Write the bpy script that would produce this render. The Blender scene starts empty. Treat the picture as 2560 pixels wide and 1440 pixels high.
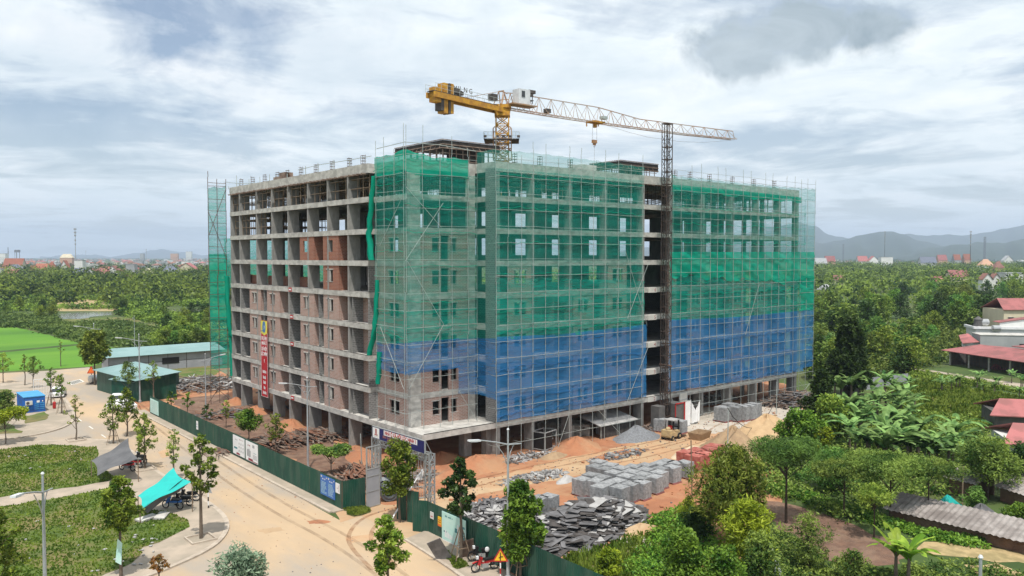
import bpy, math, random
import numpy as np
from mathutils import Vector, Matrix
R = math.radians
rnd = random.Random(7)
sc = bpy.context.scene
COL = sc.collection

# ---------------------------------------------------------------- camera, world, sun, exposure
# world axes: X runs along the long facade, Y along the short one, origin at the street corner of the block
F = 2020.0; TH = math.atan(78 / 2020.0); H = 20.5
CT, ST = math.cos(TH), math.sin(TH)
AL = math.atan(1680 / F * CT)
CX, CY = -42.01, -63.89
cam = bpy.data.cameras.new("camera"); camo = bpy.data.objects.new("camera", cam); COL.objects.link(camo)
cam.sensor_width = 36; cam.lens = 36 * F / 2560; cam.clip_start = 0.5; cam.clip_end = 40000
camo.location = (CX, CY, H)
camo.rotation_euler = (R(90) - TH, 0, -(R(90) - AL) + R(0))
sc.camera = camo
FWD = (math.sin(AL), math.cos(AL))           # forward in (X, Y)
RGT = (math.cos(AL), -math.sin(AL))
camo.rotation_euler = (R(90) - TH, 0, -math.atan2(FWD[0], FWD[1]))

def ray(x, y):
    r = (x - 1280) / F; u = -(y - 720) / F
    f = CT + u * ST
    return (RGT[0] * r + FWD[0] * f, RGT[1] * r + FWD[1] * f, -ST + u * CT)
def G(x, y, z=0.0):
    d = ray(x, y); t = (z - H) / d[2]
    return Vector((CX + d[0] * t, CY + d[1] * t, z))
def XA(px, a):      # X where the sight line of column px meets plane Y=a
    d = ray(px, 640); return CX + d[0] * (a - CY) / d[1]
def YB(px, b=0.0):  # Y where it meets plane X=b
    d = ray(px, 640); return CY + d[1] * (b - CX) / d[0]
def ZT(p, ypx):     # height at ground point p that shows at row ypx
    dx, dy = p[0] - CX, p[1] - CY
    f0 = dx * FWD[0] + dy * FWD[1]
    k = -(ypx - 720) / F      # u/f = k ; f = f0*CT - Z*ST ; u = f0*ST + Z*CT
    return H + f0 * (k * CT - ST) / (CT + k * ST)
def DIST(p): return (p[0] - CX) * FWD[0] + (p[1] - CY) * FWD[1]

SUN_EL, SUN_AZ_CAM = R(67), R(176)      # azimuth measured clockwise from the view direction
sa = math.atan2(FWD[0], FWD[1]) + SUN_AZ_CAM   # clockwise from +Y
sl = bpy.data.lights.new("sun", "SUN"); sl.energy = 3.6; sl.angle = R(1.5); sl.color = (1.0, 0.955, 0.88)
so = bpy.data.objects.new("sun", sl); COL.objects.link(so)
sd = Vector((math.sin(sa) * math.cos(SUN_EL), math.cos(sa) * math.cos(SUN_EL), math.sin(SUN_EL)))
so.rotation_euler = sd.to_track_quat('Z', 'Y').to_euler(); so.location = sd * 200

wd = bpy.data.worlds.new("World"); sc.world = wd; wd.use_nodes = True
def world_nodes():
    nt = wd.node_tree; nt.nodes.clear(); N = nt.nodes.new; L = nt.links.new
    out = N('ShaderNodeOutputWorld'); bg1 = N('ShaderNodeBackground'); bg2 = N('ShaderNodeBackground'); mx = N('ShaderNodeMixShader')
    sky = N('ShaderNodeTexSky'); sky.sky_type = 'NISHITA'; sky.sun_disc = False
    sky.sun_elevation = SUN_EL; sky.sun_rotation = sa; sky.altitude = 50; sky.air_density = 1.0; sky.dust_density = 2.0; sky.ozone_density = 1.5
    L(sky.outputs[0], bg1.inputs[0]); bg1.inputs[1].default_value = 0.10
    tc = N('ShaderNodeTexCoord'); sx = N('ShaderNodeSeparateXYZ'); L(tc.outputs['Generated'], sx.inputs[0])
    def M(op, a, b=None, c=None):
        m = N('ShaderNodeMath'); m.operation = op
        for i, v in enumerate((a, b, c)):
            if v is None: continue
            if isinstance(v, (int, float)): m.inputs[i].default_value = v
            else: L(v, m.inputs[i])
        return m.outputs[0]
    zc = M('ADD', M('MAXIMUM', sx.outputs[2], 0.0), 0.10)
    u = M('DIVIDE', sx.outputs[0], zc); v = M('DIVIDE', sx.outputs[1], zc)
    cb = N('ShaderNodeCombineXYZ'); L(u, cb.inputs[0]); L(v, cb.inputs[1])
    def noise(scale, det, rough, vec, dist=0.0, off=(0, 0, 0)):
        mp = N('ShaderNodeMapping'); mp.inputs['Location'].default_value = off; L(vec, mp.inputs[0])
        n = N('ShaderNodeTexNoise'); n.inputs['Scale'].default_value = scale; n.inputs['Detail'].default_value = det
        n.inputs['Roughness'].default_value = rough; n.inputs['Distortion'].default_value = dist; L(mp.outputs[0], n.inputs['Vector']); return n.outputs[0]
    def ramp(f, pts):
        r = N('ShaderNodeValToRGB'); L(f, r.inputs[0]); e = r.color_ramp.elements
        while len(e) < len(pts): e.new(0.5)
        for i, (p, c) in enumerate(pts): e[i].position = p; e[i].color = (*c, 1) if len(c) == 3 else c
        return r.outputs[0]
    n1 = noise(0.6, 12, 0.62, cb.outputs[0], 0.5, (3.1, 1.7, 0))
    n2 = noise(2.0, 10, 0.62, cb.outputs[0], 0.8, (9, 4, 0))
    n3 = noise(1.3, 10, 0.58, cb.outputs[0], 0.3, (-5, 2, 0))
    cover = ramp(M('ADD', M('MULTIPLY', n1, 0.72), M('MULTIPLY', n2, 0.28)), [(0.40, (0.30,) * 3), (0.52, (0.97,) * 3)])
    shade = ramp(M('ADD', M('MULTIPLY', n3, 0.6), M('MULTIPLY', n2, 0.4)), [(0.34, (0.64, 0.725, 0.765)), (0.50, (0.78, 0.84, 0.865)), (0.64, (0.93, 0.945, 0.94))])
    # one darker cloud to the upper right, with ragged borders, given by its direction
    def blob(px, py, rx, ry, lo, hi):
        d = Vector(ray(px, py)).normalized()
        rt = Vector((RGT[0], RGT[1], 0)); up = rt.cross(d)
        nn = N('ShaderNodeVectorMath'); nn.operation = 'NORMALIZE'; L(tc.outputs['Generated'], nn.inputs[0])
        def dot(vv):
            dd = N('ShaderNodeVectorMath'); dd.operation = 'DOT_PRODUCT'; L(nn.outputs[0], dd.inputs[0]); dd.inputs[1].default_value = vv; return dd.outputs['Value']
        a = M('DIVIDE', dot(rt - d * rt.dot(d)), rx); b = M('DIVIDE', dot(up), ry)
        a = M('SUBTRACT', a, float((rt - d * rt.dot(d)).dot(d) / rx))
        front = M('GREATER_THAN', dot(d), 0.5)
        nw = noise(13.0, 9, 0.62, nn.outputs[0], 0.3, (px * .01, 1, 2))
        r2 = M('SQRT', M('ADD', M('MULTIPLY', a, a), M('MULTIPLY', b, b)))
        r2 = M('ADD', r2, M('MULTIPLY', M('SUBTRACT', nw, 0.5), 2.2))
        mr = N('ShaderNodeMapRange'); mr.interpolation_type = 'SMOOTHSTEP'; L(r2, mr.inputs[0]); mr.inputs[1].default_value = hi; mr.inputs[2].default_value = lo
        return M('MULTIPLY', mr.outputs[0], front)
    b1 = M('MAXIMUM', M('MAXIMUM', blob(1985, 78, 0.105, 0.032, 0.45, 1.2), blob(1840, 140, 0.055, 0.032, 0.45, 1.2)), blob(2180, 62, 0.045, 0.024, 0.45, 1.2))
    b2 = blob(350, 150, 0.45, 0.075, 0.3, 1.3)     # bluer gap at the upper left
    cov2 = M('SUBTRACT', cover, M('MULTIPLY', b2, 0.20))
    dark = N('ShaderNodeMix'); dark.data_type = 'RGBA'; L(M('MULTIPLY', b1, M('ADD', M('MULTIPLY', n2, 1.5), 0.05), ), dark.inputs[0]); L(shade, dark.inputs[6]); dark.inputs[7].default_value = (0.25, 0.32, 0.365, 1)
    # thin veil near the horizon
    vr = N('ShaderNodeMapRange'); L(sx.outputs[2], vr.inputs[0]); vr.inputs[1].default_value = 0.0; vr.inputs[2].default_value = 0.16; vr.inputs[3].default_value = 0.75; vr.inputs[4].default_value = 0.0
    veil = N('ShaderNodeMix'); veil.data_type = 'RGBA'; L(vr.outputs[0], veil.inputs[0]); L(dark.outputs[2], veil.inputs[6]); veil.inputs[7].default_value = (0.68, 0.77, 0.83, 1)
    L(veil.outputs[2], bg2.inputs[0]); bg2.inputs[1].default_value = 1.0
    cf = M('MINIMUM', M('MAXIMUM', M('MAXIMUM', cov2, vr.outputs[0]), M('MULTIPLY', b1, 0.95)), 1.0)
    L(cf, mx.inputs[0]); L(bg1.outputs[0], mx.inputs[1]); L(bg2.outputs[0], mx.inputs[2]); L(mx.outputs[0], out.inputs[0])
world_nodes()
sc.view_settings.view_transform = 'Standard'; sc.view_settings.look = 'None'
sc.view_settings.exposure = 0.38; sc.view_settings.gamma = 1.0; sc.view_settings.use_curve_mapping = False
sc.render.engine = 'CYCLES'
sc.cycles.use_denoising = True
sc.cycles.max_bounces = 6; sc.cycles.diffuse_bounces = 2; sc.cycles.glossy_bounces = 2; sc.cycles.transmission_bounces = 3
sc.cycles.transparent_max_bounces = 24; sc.cycles.volume_bounces = 0
sc.cycles.caustics_reflective = False; sc.cycles.caustics_refractive = False

# ---------------------------------------------------------------- materials
def nodes(m):
    m.use_nodes = True; nt = m.node_tree; nt.nodes.clear(); return nt, nt.nodes.new, nt.links.new
def mat(name, c1, c2=None, scale=1.0, rough=0.85, metal=0.0, det=5, lo=0.35, hi=0.65, stretch=(1, 1, 1), c3=None, scale3=0.2, a3=0.5, bump=0.0, bscale=8.0, spec=0.3, space='obj'):
    m = bpy.data.materials.new(name); nt, N, L = nodes(m)
    o = N('ShaderNodeOutputMaterial'); p = N('ShaderNodeBsdfPrincipled'); L(p.outputs[0], o.inputs[0])
    p.inputs['Roughness'].default_value = rough; p.inputs['Metallic'].default_value = metal; p.inputs['Specular IOR Level'].default_value = spec
    p.inputs['Base Color'].default_value = (*c1, 1)
    if c2 is None: c2 = tuple(v * 0.82 for v in c1)
    tc = N('ShaderNodeTexCoord'); mp = N('ShaderNodeMapping'); mp.inputs['Scale'].default_value = stretch
    if space == 'obj': L(tc.outputs['Object'], mp.inputs[0])
    else:
        g = N('ShaderNodeNewGeometry'); L(g.outputs['Position'], mp.inputs[0])
    def noise(s, d, v):
        n = N('ShaderNodeTexNoise'); n.inputs['Scale'].default_value = s; n.inputs['Detail'].default_value = d; n.inputs['Roughness'].default_value = 0.62; L(v, n.inputs['Vector']); return n.outputs[0]
    mr = N('ShaderNodeMapRange'); mr.interpolation_type = 'SMOOTHSTEP'; L(noise(scale, det, mp.outputs[0]), mr.inputs[0]); mr.inputs[1].default_value = lo; mr.inputs[2].default_value = hi
    mx = N('ShaderNodeMix'); mx.data_type = 'RGBA'; L(mr.outputs[0], mx.inputs[0]); mx.inputs[6].default_value = (*c1, 1); mx.inputs[7].default_value = (*c2, 1)
    col = mx.outputs[2]
    if c3 is not None:
        m3 = N('ShaderNodeMapRange'); m3.interpolation_type = 'SMOOTHSTEP'; L(noise(scale3, 6, mp.outputs[0]), m3.inputs[0]); m3.inputs[1].default_value = 0.42; m3.inputs[2].default_value = 0.62; m3.inputs[4].default_value = a3
        x3 = N('ShaderNodeMix'); x3.data_type = 'RGBA'; L(m3.outputs[0], x3.inputs[0]); L(col, x3.inputs[6]); x3.inputs[7].default_value = (*c3, 1); col = x3.outputs[2]
    L(col, p.inputs['Base Color'])
    if bump > 0:
        b = N('ShaderNodeBump'); b.inputs['Strength'].default_value = bump; b.inputs['Distance'].default_value = 0.1
        L(noise(bscale, 6, mp.outputs[0]), b.inputs['Height']); L(b.outputs[0], p.inputs['Normal'])
    return m
def vary(m, a=.22):
    nt = m.node_tree; p = next(n for n in nt.nodes if n.type == 'BSDF_PRINCIPLED'); src = p.inputs['Base Color'].links[0].from_socket
    oi = nt.nodes.new('ShaderNodeObjectInfo'); mr = nt.nodes.new('ShaderNodeMapRange'); mr.inputs[3].default_value = 1 - a; mr.inputs[4].default_value = 1 + a; h = nt.nodes.new('ShaderNodeHueSaturation')
    nt.links.new(oi.outputs['Random'], mr.inputs[0]); nt.links.new(mr.outputs[0], h.inputs['Value']); nt.links.new(src, h.inputs['Color']); nt.links.new(h.outputs[0], p.inputs['Base Color'])
def brickmat(name, ca, cb_, cm, bw=0.44, bh=0.15, mort=0.02, dirt=(0.44, 0.37, 0.33)):
    m = bpy.data.materials.new(name); nt, N, L = nodes(m)
    o = N('ShaderNodeOutputMaterial'); p = N('ShaderNodeBsdfPrincipled'); L(p.outputs[0], o.inputs[0]); p.inputs['Roughness'].default_value = 0.92; p.inputs['Specular IOR Level'].default_value = 0.15
    g = N('ShaderNodeTexCoord'); s = N('ShaderNodeSeparateXYZ'); L(g.outputs['Object'], s.inputs[0])
    ad = N('ShaderNodeMath'); ad.operation = 'ADD'; L(s.outputs[0], ad.inputs[0]); L(s.outputs[1], ad.inputs[1])
    c = N('ShaderNodeCombineXYZ'); L(ad.outputs[0], c.inputs[0]); L(s.outputs[2], c.inputs[1])
    b = N('ShaderNodeTexBrick'); L(c.outputs[0], b.inputs['Vector']); b.inputs['Scale'].default_value = 1.0
    b.inputs['Brick Width'].default_value = bw; b.inputs['Row Height'].default_value = bh; b.inputs['Mortar Size'].default_value = mort; b.inputs['Bias'].default_value = 0.0
    b.inputs['Color1'].default_value = (*ca, 1); b.inputs['Color2'].default_value = (*cb_, 1); b.inputs['Mortar'].default_value = (*cm, 1)
    n = N('ShaderNodeTexNoise'); n.inputs['Scale'].default_value = 1.6; n.inputs['Detail'].default_value = 8; n.inputs['Roughness'].default_value = 0.7
    mp = N('ShaderNodeMapping'); mp.inputs['Scale'].default_value = (0.7, 0.7, 3.0); L(g.outputs['Object'], mp.inputs[0]); L(mp.outputs[0], n.inputs['Vector'])
    mr = N('ShaderNodeMapRange'); L(n.outputs[0], mr.inputs[0]); mr.inputs[1].default_value = 0.45; mr.inputs[2].default_value = 0.72; mr.inputs[4].default_value = 0.7
    x = N('ShaderNodeMix'); x.data_type = 'RGBA'; L(mr.outputs[0], x.inputs[0]); L(b.outputs[0], x.inputs[6]); x.inputs[7].default_value = (*dirt, 1)
    L(x.outputs[2], p.inputs['Base Color'])
    return m
def leafmat(name, dark, light, scale=0.9, trans=0.3, rv=0.25, hl=None):
    m = bpy.data.materials.new(name); nt, N, L = nodes(m)
    o = N('ShaderNodeOutputMaterial'); d = N('ShaderNodeBsdfDiffuse'); t = N('ShaderNodeBsdfTranslucent'); mx = N('ShaderNodeMixShader'); mx.inputs[0].default_value = trans
    g = N('ShaderNodeNewGeometry')
    n = N('ShaderNodeTexNoise'); n.inputs['Scale'].default_value = scale; n.inputs['Detail'].default_value = 4; L(g.outputs['Position'], n.inputs['Vector'])
    mr = N('ShaderNodeMapRange'); L(n.outputs[0], mr.inputs[0]); mr.inputs[1].default_value = 0.36; mr.inputs[2].default_value = 0.64
    oi = N('ShaderNodeObjectInfo')
    am = N('ShaderNodeMath'); am.operation = 'MULTIPLY_ADD'; L(g.outputs['Random Per Island'], am.inputs[0]); am.inputs[1].default_value = 0.7; am.inputs[2].default_value = -0.35
    a0 = N('ShaderNodeMath'); a0.operation = 'ADD'; at_ = N('ShaderNodeAttribute'); at_.attribute_name = 'tone'; L(at_.outputs['Fac'], a0.inputs[0]); L(am.outputs[0], a0.inputs[1])
    ad = N('ShaderNodeMath'); ad.operation = 'ADD'; ad.use_clamp = True; L(mr.outputs[0], ad.inputs[0]); L(a0.outputs[0], ad.inputs[1])
    c = N('ShaderNodeMix'); c.data_type = 'RGBA'; L(ad.outputs[0], c.inputs[0]); c.inputs[6].default_value = (*dark, 1); c.inputs[7].default_value = (*light, 1)
    h = N('ShaderNodeHueSaturation'); L(c.outputs[2], h.inputs['Color'])
    hv = N('ShaderNodeMapRange'); L(oi.outputs['Random'], hv.inputs[0]); hv.inputs[3].default_value = 1 - rv; hv.inputs[4].default_value = 1 + rv; L(hv.outputs[0], h.inputs['Value'])
    hh = N('ShaderNodeMapRange'); L(oi.outputs['Random'], hh.inputs[0]); hh.inputs[3].default_value = 0.49; hh.inputs[4].default_value = 0.51; L(hh.outputs[0], h.inputs['Hue'])
    L(h.outputs[0], d.inputs[0]); L(h.outputs[0], t.inputs[0]); L(d.outputs[0], mx.inputs[1]); L(t.outputs[0], mx.inputs[2])
    gl = N('ShaderNodeBsdfGlossy'); gl.inputs['Roughness'].default_value = 0.45; gl.inputs[0].default_value = (0.8, 0.85, 0.8, 1)
    m2 = N('ShaderNodeMixShader'); m2.inputs[0].default_value = 0.012; L(mx.outputs[0], m2.inputs[1]); L(gl.outputs[0], m2.inputs[2]); L(m2.outputs[0], o.inputs[0])
    return m
def netmat(name, c, alpha, var=0.18, streak=(0.25, 0.25, 2.0)):
    m = bpy.data.materials.new(name); nt, N, L = nodes(m)
    o = N('ShaderNodeOutputMaterial'); d = N('ShaderNodeBsdfDiffuse'); t = N('ShaderNodeBsdfTranslucent'); a = N('ShaderNodeMixShader'); a.inputs[0].default_value = 0.4
    tr = N('ShaderNodeBsdfTransparent'); mx = N('ShaderNodeMixShader')
    d.inputs[0].default_value = (*c, 1); t.inputs[0].default_value = (*c, 1)
    L(d.outputs[0], a.inputs[1]); L(t.outputs[0], a.inputs[2])
    tc = N('ShaderNodeTexCoord'); mp = N('ShaderNodeMapping'); mp.inputs['Scale'].default_value = streak; L(tc.outputs['Object'], mp.inputs[0])
    n = N('ShaderNodeTexNoise'); n.inputs['Scale'].default_value = 1.1; n.inputs['Detail'].default_value = 7; n.inputs['Roughness'].default_value = 0.65; n.inputs['Distortion'].default_value = 0.6; L(mp.outputs[0], n.inputs['Vector'])
    mr = N('ShaderNodeMapRange'); L(n.outputs[0], mr.inputs[0]); mr.inputs[1].default_value = 0.3; mr.inputs[2].default_value = 0.7; mr.inputs[3].default_value = max(0, alpha - var); mr.inputs[4].default_value = min(1, alpha + var)
    L(mr.outputs[0], mx.inputs[0]); L(tr.outputs[0], mx.inputs[1]); L(a.outputs[0], mx.inputs[2]); L(mx.outputs[0], o.inputs[0])
    return m
M = {}
M['concrete'] = mat('concrete', (0.56, 0.54, 0.50), (0.43, 0.415, 0.385), 1.2, c3=(0.21, 0.20, 0.185), scale3=0.9, a3=0.5, stretch=(1, 1, 1.6), lo=0.3, hi=0.7)
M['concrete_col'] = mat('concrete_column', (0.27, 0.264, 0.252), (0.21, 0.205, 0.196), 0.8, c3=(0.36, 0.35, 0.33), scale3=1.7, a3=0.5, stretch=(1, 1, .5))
M['pave'] = mat('pavement_concrete', (0.42, 0.345, 0.27), (0.34, 0.285, 0.225), 0.6, c3=(0.25, 0.22, 0.17), scale3=0.25, a3=0.6)
M['kerb'] = mat('kerb_concrete', (0.48, 0.41, 0.33), (0.37, 0.31, 0.25), 1.5)
M['asphalt'] = mat('dusty_road', (0.49, 0.355, 0.225), (0.41, 0.305, 0.20), 0.22, c3=(0.325, 0.285, 0.24), scale3=0.10, a3=0.95, stretch=(1, .38, 1), lo=0.3, hi=0.7, rough=0.95, det=9, bump=0.15, bscale=3)
M['orange'] = mat('orange_earth', (0.38, 0.165, 0.085), (0.30, 0.13, 0.07), 0.5, c3=(0.44, 0.27, 0.15), scale3=0.22, a3=0.55, rough=1, det=10, bump=1.0, bscale=1.5)
M['sandroad'] = mat('sandy_ground', (0.47, 0.335, 0.205), (0.40, 0.28, 0.17), 0.35, c3=(0.46, 0.235, 0.12), scale3=0.16, a3=0.55, rough=1, det=10, bump=.8, bscale=2)
M['palecon'] = mat('pale_dusty_concrete', (0.48, 0.43, 0.37), (0.40, 0.355, 0.295), 0.5, rough=0.95)
M['soil'] = mat('brown_soil', (0.19, 0.11, 0.075), (0.125, 0.075, 0.055), 1.3, c3=(0.25, 0.17, 0.12), scale3=0.6, a3=0.5, rough=1, det=10, bump=0.8, bscale=5)
M['straw'] = mat('dry_straw_ground', (0.44, 0.33, 0.17), (0.34, 0.25, 0.13), 1.0, c3=(0.13, 0.13, 0.05), scale3=0.5, a3=0.4, rough=1)
M['field'] = mat('ground_green', (0.065, 0.105, 0.026), (0.04, 0.07, 0.018), 0.15, c3=(0.12, 0.12, 0.045), scale3=0.04, a3=0.6, rough=1, bump=0.5, bscale=1)
M['lawn'] = mat('lawn', (0.10, 0.15, 0.028), (0.07, 0.11, 0.024), 0.35, c3=(0.20, 0.155, 0.07), scale3=0.22, a3=0.85, rough=1, bump=0.9, bscale=6)
M['paddy'] = mat('paddy_green', (0.085, 0.215, 0.014), (0.06, 0.16, 0.014), 0.05, c3=(0.12, 0.26, 0.02), scale3=0.03, a3=0.8, rough=0.95, stretch=(.3, 1, 1), bump=0.4, bscale=3)
M['water'] = mat('pond_water', (0.16, 0.15, 0.11), (0.13, 0.125, 0.10), 0.1, rough=0.12, spec=0.5)
M['brick'] = brickmat('brick_wall', (0.37, 0.205, 0.165), (0.30, 0.185, 0.155), (0.50, 0.42, 0.37))
M['brick_new'] = brickmat('fresh_brick_wall', (0.30, 0.10, 0.06), (0.22, 0.08, 0.055), (0.36, 0.24, 0.19), dirt=(0.34, 0.18, 0.12))
M['block'] = brickmat('grey_block_wall', (0.22, 0.215, 0.21), (0.15, 0.15, 0.147), (0.30, 0.295, 0.285), 0.4, 0.2, 0.03, dirt=(0.12, 0.12, 0.12))
M['dark'] = mat('dark_formwork', (0.05, 0.042, 0.038), (0.03, 0.027, 0.025), 2)
M['plank'] = mat('weathered_timber', (0.19, 0.13, 0.10), (0.11, 0.075, 0.06), 2.0, c3=(0.33, 0.27, 0.22), scale3=1.1, a3=0.5)
M['plank_red'] = mat('reddish_timber', (0.24, 0.115, 0.07), (0.15, 0.075, 0.05), 2.0)
M['ply'] = mat('grey_plywood', (0.185, 0.18, 0.185), (0.11, 0.108, 0.11), 1.5, c3=(0.09, 0.085, 0.085), scale3=0.8, a3=0.6)
M['ply_dark'] = mat('dark_plywood', (0.085, 0.075, 0.07), (0.05, 0.045, 0.042), 2.0)
M['ply_light'] = mat('pale_board', (0.42, 0.41, 0.40), (0.33, 0.32, 0.31), 1.5)
M['pipe'] = mat('galvanised_pipe', (0.44, 0.48, 0.46), (0.34, 0.38, 0.36), 3, rough=0.5, metal=0.2)
M['pipe_rust'] = mat('rusty_prop', (0.24, 0.20, 0.17), (0.15, 0.10, 0.075), 2, rough=0.8)
M['rebar'] = mat('rebar_steel', (0.10, 0.085, 0.075), (0.16, 0.09, 0.06), 4)
M['fence'] = mat('dark_green_sheet', (0.010, 0.072, 0.047), (0.008, 0.050, 0.036), 0.9, rough=0.5, stretch=(1, 1, .3), spec=0.3, c3=(0.055, 0.10, 0.075), scale3=1.1, a3=0.55)
M['lampgrey'] = mat('lamp_post_metal', (0.42, 0.45, 0.47), (0.36, 0.38, 0.4), 2, rough=0.4, metal=0.3)
M['lampwhite'] = mat('lamp_head', (0.7, 0.72, 0.74), rough=0.4)
M['glass'] = mat('dark_glass', (0.035, 0.04, 0.045), rough=0.15, spec=0.6)
M['yellow'] = mat('crane_yellow', (0.62, 0.33, 0.03), (0.46, 0.22, 0.03), 1.2, rough=0.6, c3=(0.28, 0.13, 0.04), scale3=1.4, a3=0.6)
M['yellow_dirty'] = mat('crane_lattice', (0.40, 0.22, 0.09), (0.28, 0.15, 0.08), 1.2, rough=0.7, c3=(0.36, 0.30, 0.24), scale3=0.5, a3=0.6)
M['cwgrey'] = mat('crane_dark_grey', (0.10, 0.09, 0.085), (0.07, 0.06, 0.055), 1.5)
M['jib'] = mat('crane_jib_paint', (0.42, 0.30, 0.22), (0.36, 0.20, 0.12), 0.8, rough=0.7, c3=(0.45, 0.40, 0.36), scale3=0.15, a3=0.8)
M['cabwhite'] = mat('cab_white', (0.66, 0.68, 0.7), rough=0.45)
M['limegreen'] = mat('lime_green', (0.30, 0.55, 0.08), rough=0.5)
M['hoist'] = mat('hoist_dark_steel', (0.045, 0.04, 0.038), (0.075, 0.05, 0.038), 1.5, rough=0.7)
M['red'] = mat('red_paint', (0.45, 0.03, 0.03), rough=0.5)
M['bannerred'] = mat('banner_red', (0.47, 0.02, 0.028), rough=0.7)
M['banneryel'] = mat('banner_yellow', (0.72, 0.66, 0.10), rough=0.7)
M['emblemblue'] = mat('emblem_blue', (0.06, 0.20, 0.42), rough=0.6)
M['navy'] = mat('sign_navy', (0.015, 0.018, 0.12), rough=0.5)
M['white'] = mat('white_paint', (0.78, 0.78, 0.78), (0.7, 0.7, 0.7), 1, rough=0.6)
M['offwhite'] = mat('off_white', (0.66, 0.64, 0.58), (0.56, 0.54, 0.5), 0.4, rough=0.8)
M['greyp'] = mat('printed_grey', (0.35, 0.36, 0.37), rough=0.6)
M['maroon'] = mat('printed_maroon', (0.30, 0.03, 0.05), rough=0.6)
M['boardblue'] = mat('board_blue', (0.035, 0.13, 0.42), (0.05, 0.16, 0.45), 3, rough=0.5)
M['mint'] = mat('poster_mint', (0.42, 0.68, 0.62), (0.55, 0.74, 0.68), 0.8, rough=0.5)
M['teal'] = mat('poster_teal', (0.06, 0.25, 0.27), rough=0.5)
M['orangep'] = mat('orange_paint', (0.78, 0.16, 0.03), rough=0.5)
M['signyel'] = mat('sign_yellow', (0.82, 0.50, 0.03), rough=0.5)
M['black'] = mat('black', (0.015, 0.015, 0.016), rough=0.5)
M['rubber'] = mat('rubber', (0.025, 0.025, 0.025), rough=0.85)
M['containerblue'] = mat('container_blue', (0.015, 0.14, 0.50), (0.02, 0.11, 0.40), 1.2, rough=0.5, c3=(0.05, 0.09, 0.20), scale3=1.3, a3=0.5)
M['containertop'] = mat('container_roof_blue', (0.07, 0.32, 0.60), (0.05, 0.25, 0.52), 1.2, rough=0.6)
M['acwhite'] = mat('ac_white', (0.62, 0.62, 0.58), rough=0.5)
M['tealcloth'] = mat('teal_cloth', (0.02, 0.42, 0.38), (0.02, 0.36, 0.33), 0.8, rough=0.8)
M['greycloth'] = mat('dark_grey_shade_cloth', (0.13, 0.13, 0.135), (0.09, 0.09, 0.095), 0.6, rough=0.8)
M['paleroof'] = mat('pale_green_sheet_roof', (0.22, 0.34, 0.335), (0.18, 0.295, 0.29), 0.3, rough=0.5)
M['greywall'] = mat('grey_sheet_wall', (0.33, 0.34, 0.37), (0.28, 0.29, 0.32), 0.4, rough=0.7)
M['redroof'] = mat('red_sheet_roof', (0.36, 0.13, 0.125), (0.30, 0.10, 0.10), 0.5, rough=0.7, c3=(0.20, 0.10, 0.085), scale3=0.5, a3=0.5)
M['orangetile'] = mat('orange_tile_roof', (0.33, 0.125, 0.075), (0.27, 0.10, 0.065), 0.5)
M['browntile'] = mat('brown_tile_roof', (0.25, 0.12, 0.09), (0.2, 0.1, 0.08), 0.5)
M['slateroof'] = mat('slate_blue_roof', (0.16, 0.18, 0.23), (0.13, 0.145, 0.19), 0.5)
M['greyroof'] = mat('grey_fibre_roof', (0.33, 0.30, 0.28), (0.22, 0.195, 0.18), 1.0, c3=(0.13, 0.11, 0.10), scale3=0.6, a3=0.6)
M['housewhite'] = mat('house_white', (0.66, 0.66, 0.64), (0.58, 0.58, 0.56), 0.3)
M['housecream'] = mat('house_cream', (0.62, 0.55, 0.40), (0.55, 0.48, 0.35), 0.3)
M['housegrey'] = mat('house_grey', (0.36, 0.37, 0.38), (0.3, 0.31, 0.32), 0.3)
M['housepink'] = mat('house_salmon', (0.55, 0.33, 0.22), (0.48, 0.29, 0.2), 0.3)
M['darkwall'] = mat('dark_plaster', (0.13, 0.125, 0.12), (0.085, 0.082, 0.08), 0.8)
M['steel'] = mat('steel_grey', (0.40, 0.42, 0.42), (0.33, 0.34, 0.34), 2, rough=0.45, metal=0.3)
M['tank'] = mat('tank_steel', (0.55, 0.55, 0.54), rough=0.3, metal=0.7)
M['wire'] = mat('wire_coil_steel', (0.09, 0.10, 0.11), (0.14, 0.15, 0.16), 6, rough=0.5, metal=0.4)
M['tan'] = mat('forklift_tan', (0.50, 0.38, 0.20), (0.38, 0.28, 0.16), 2, rough=0.7)
M['pallet'] = mat('grey_blocks', (0.33, 0.335, 0.34), (0.23, 0.235, 0.24), 3, c3=(0.15, 0.15, 0.15), scale3=5, a3=0.5)
M['redbrickp'] = mat('red_bricks_stack', (0.36, 0.10, 0.075), (0.28, 0.075, 0.06), 3, c3=(0.45, 0.22, 0.18), scale3=2, a3=0.5)
M['cement'] = mat('cement_bag', (0.36, 0.345, 0.31), (0.27, 0.26, 0.235), 4)
M['sandpile'] = mat('brown_sand', (0.36, 0.25, 0.15), (0.30, 0.205, 0.125), 1.5, rough=1, bump=0.8, bscale=4)
M['yellowsand'] = mat('yellow_sand', (0.50, 0.35, 0.20), (0.43, 0.29, 0.165), 1.0, rough=1, bump=0.8, bscale=4)
M['palesand'] = mat('pale_sand', (0.58, 0.46, 0.32), (0.52, 0.41, 0.28), 1.0, rough=1, bump=0.6, bscale=4)
M['gravel'] = mat('grey_gravel', (0.24, 0.25, 0.265), (0.17, 0.175, 0.185), 5, rough=1, bump=1, bscale=12)
M['bark'] = mat('bark', (0.16, 0.125, 0.095), (0.10, 0.08, 0.06), 4, stretch=(1, 1, .3))
M['barkdark'] = mat('bark_dark', (0.07, 0.05, 0.035), (0.05, 0.035, 0.025), 4)
M['stake'] = mat('wooden_stake', (0.26, 0.19, 0.13), (0.18, 0.13, 0.09), 3)
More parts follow.
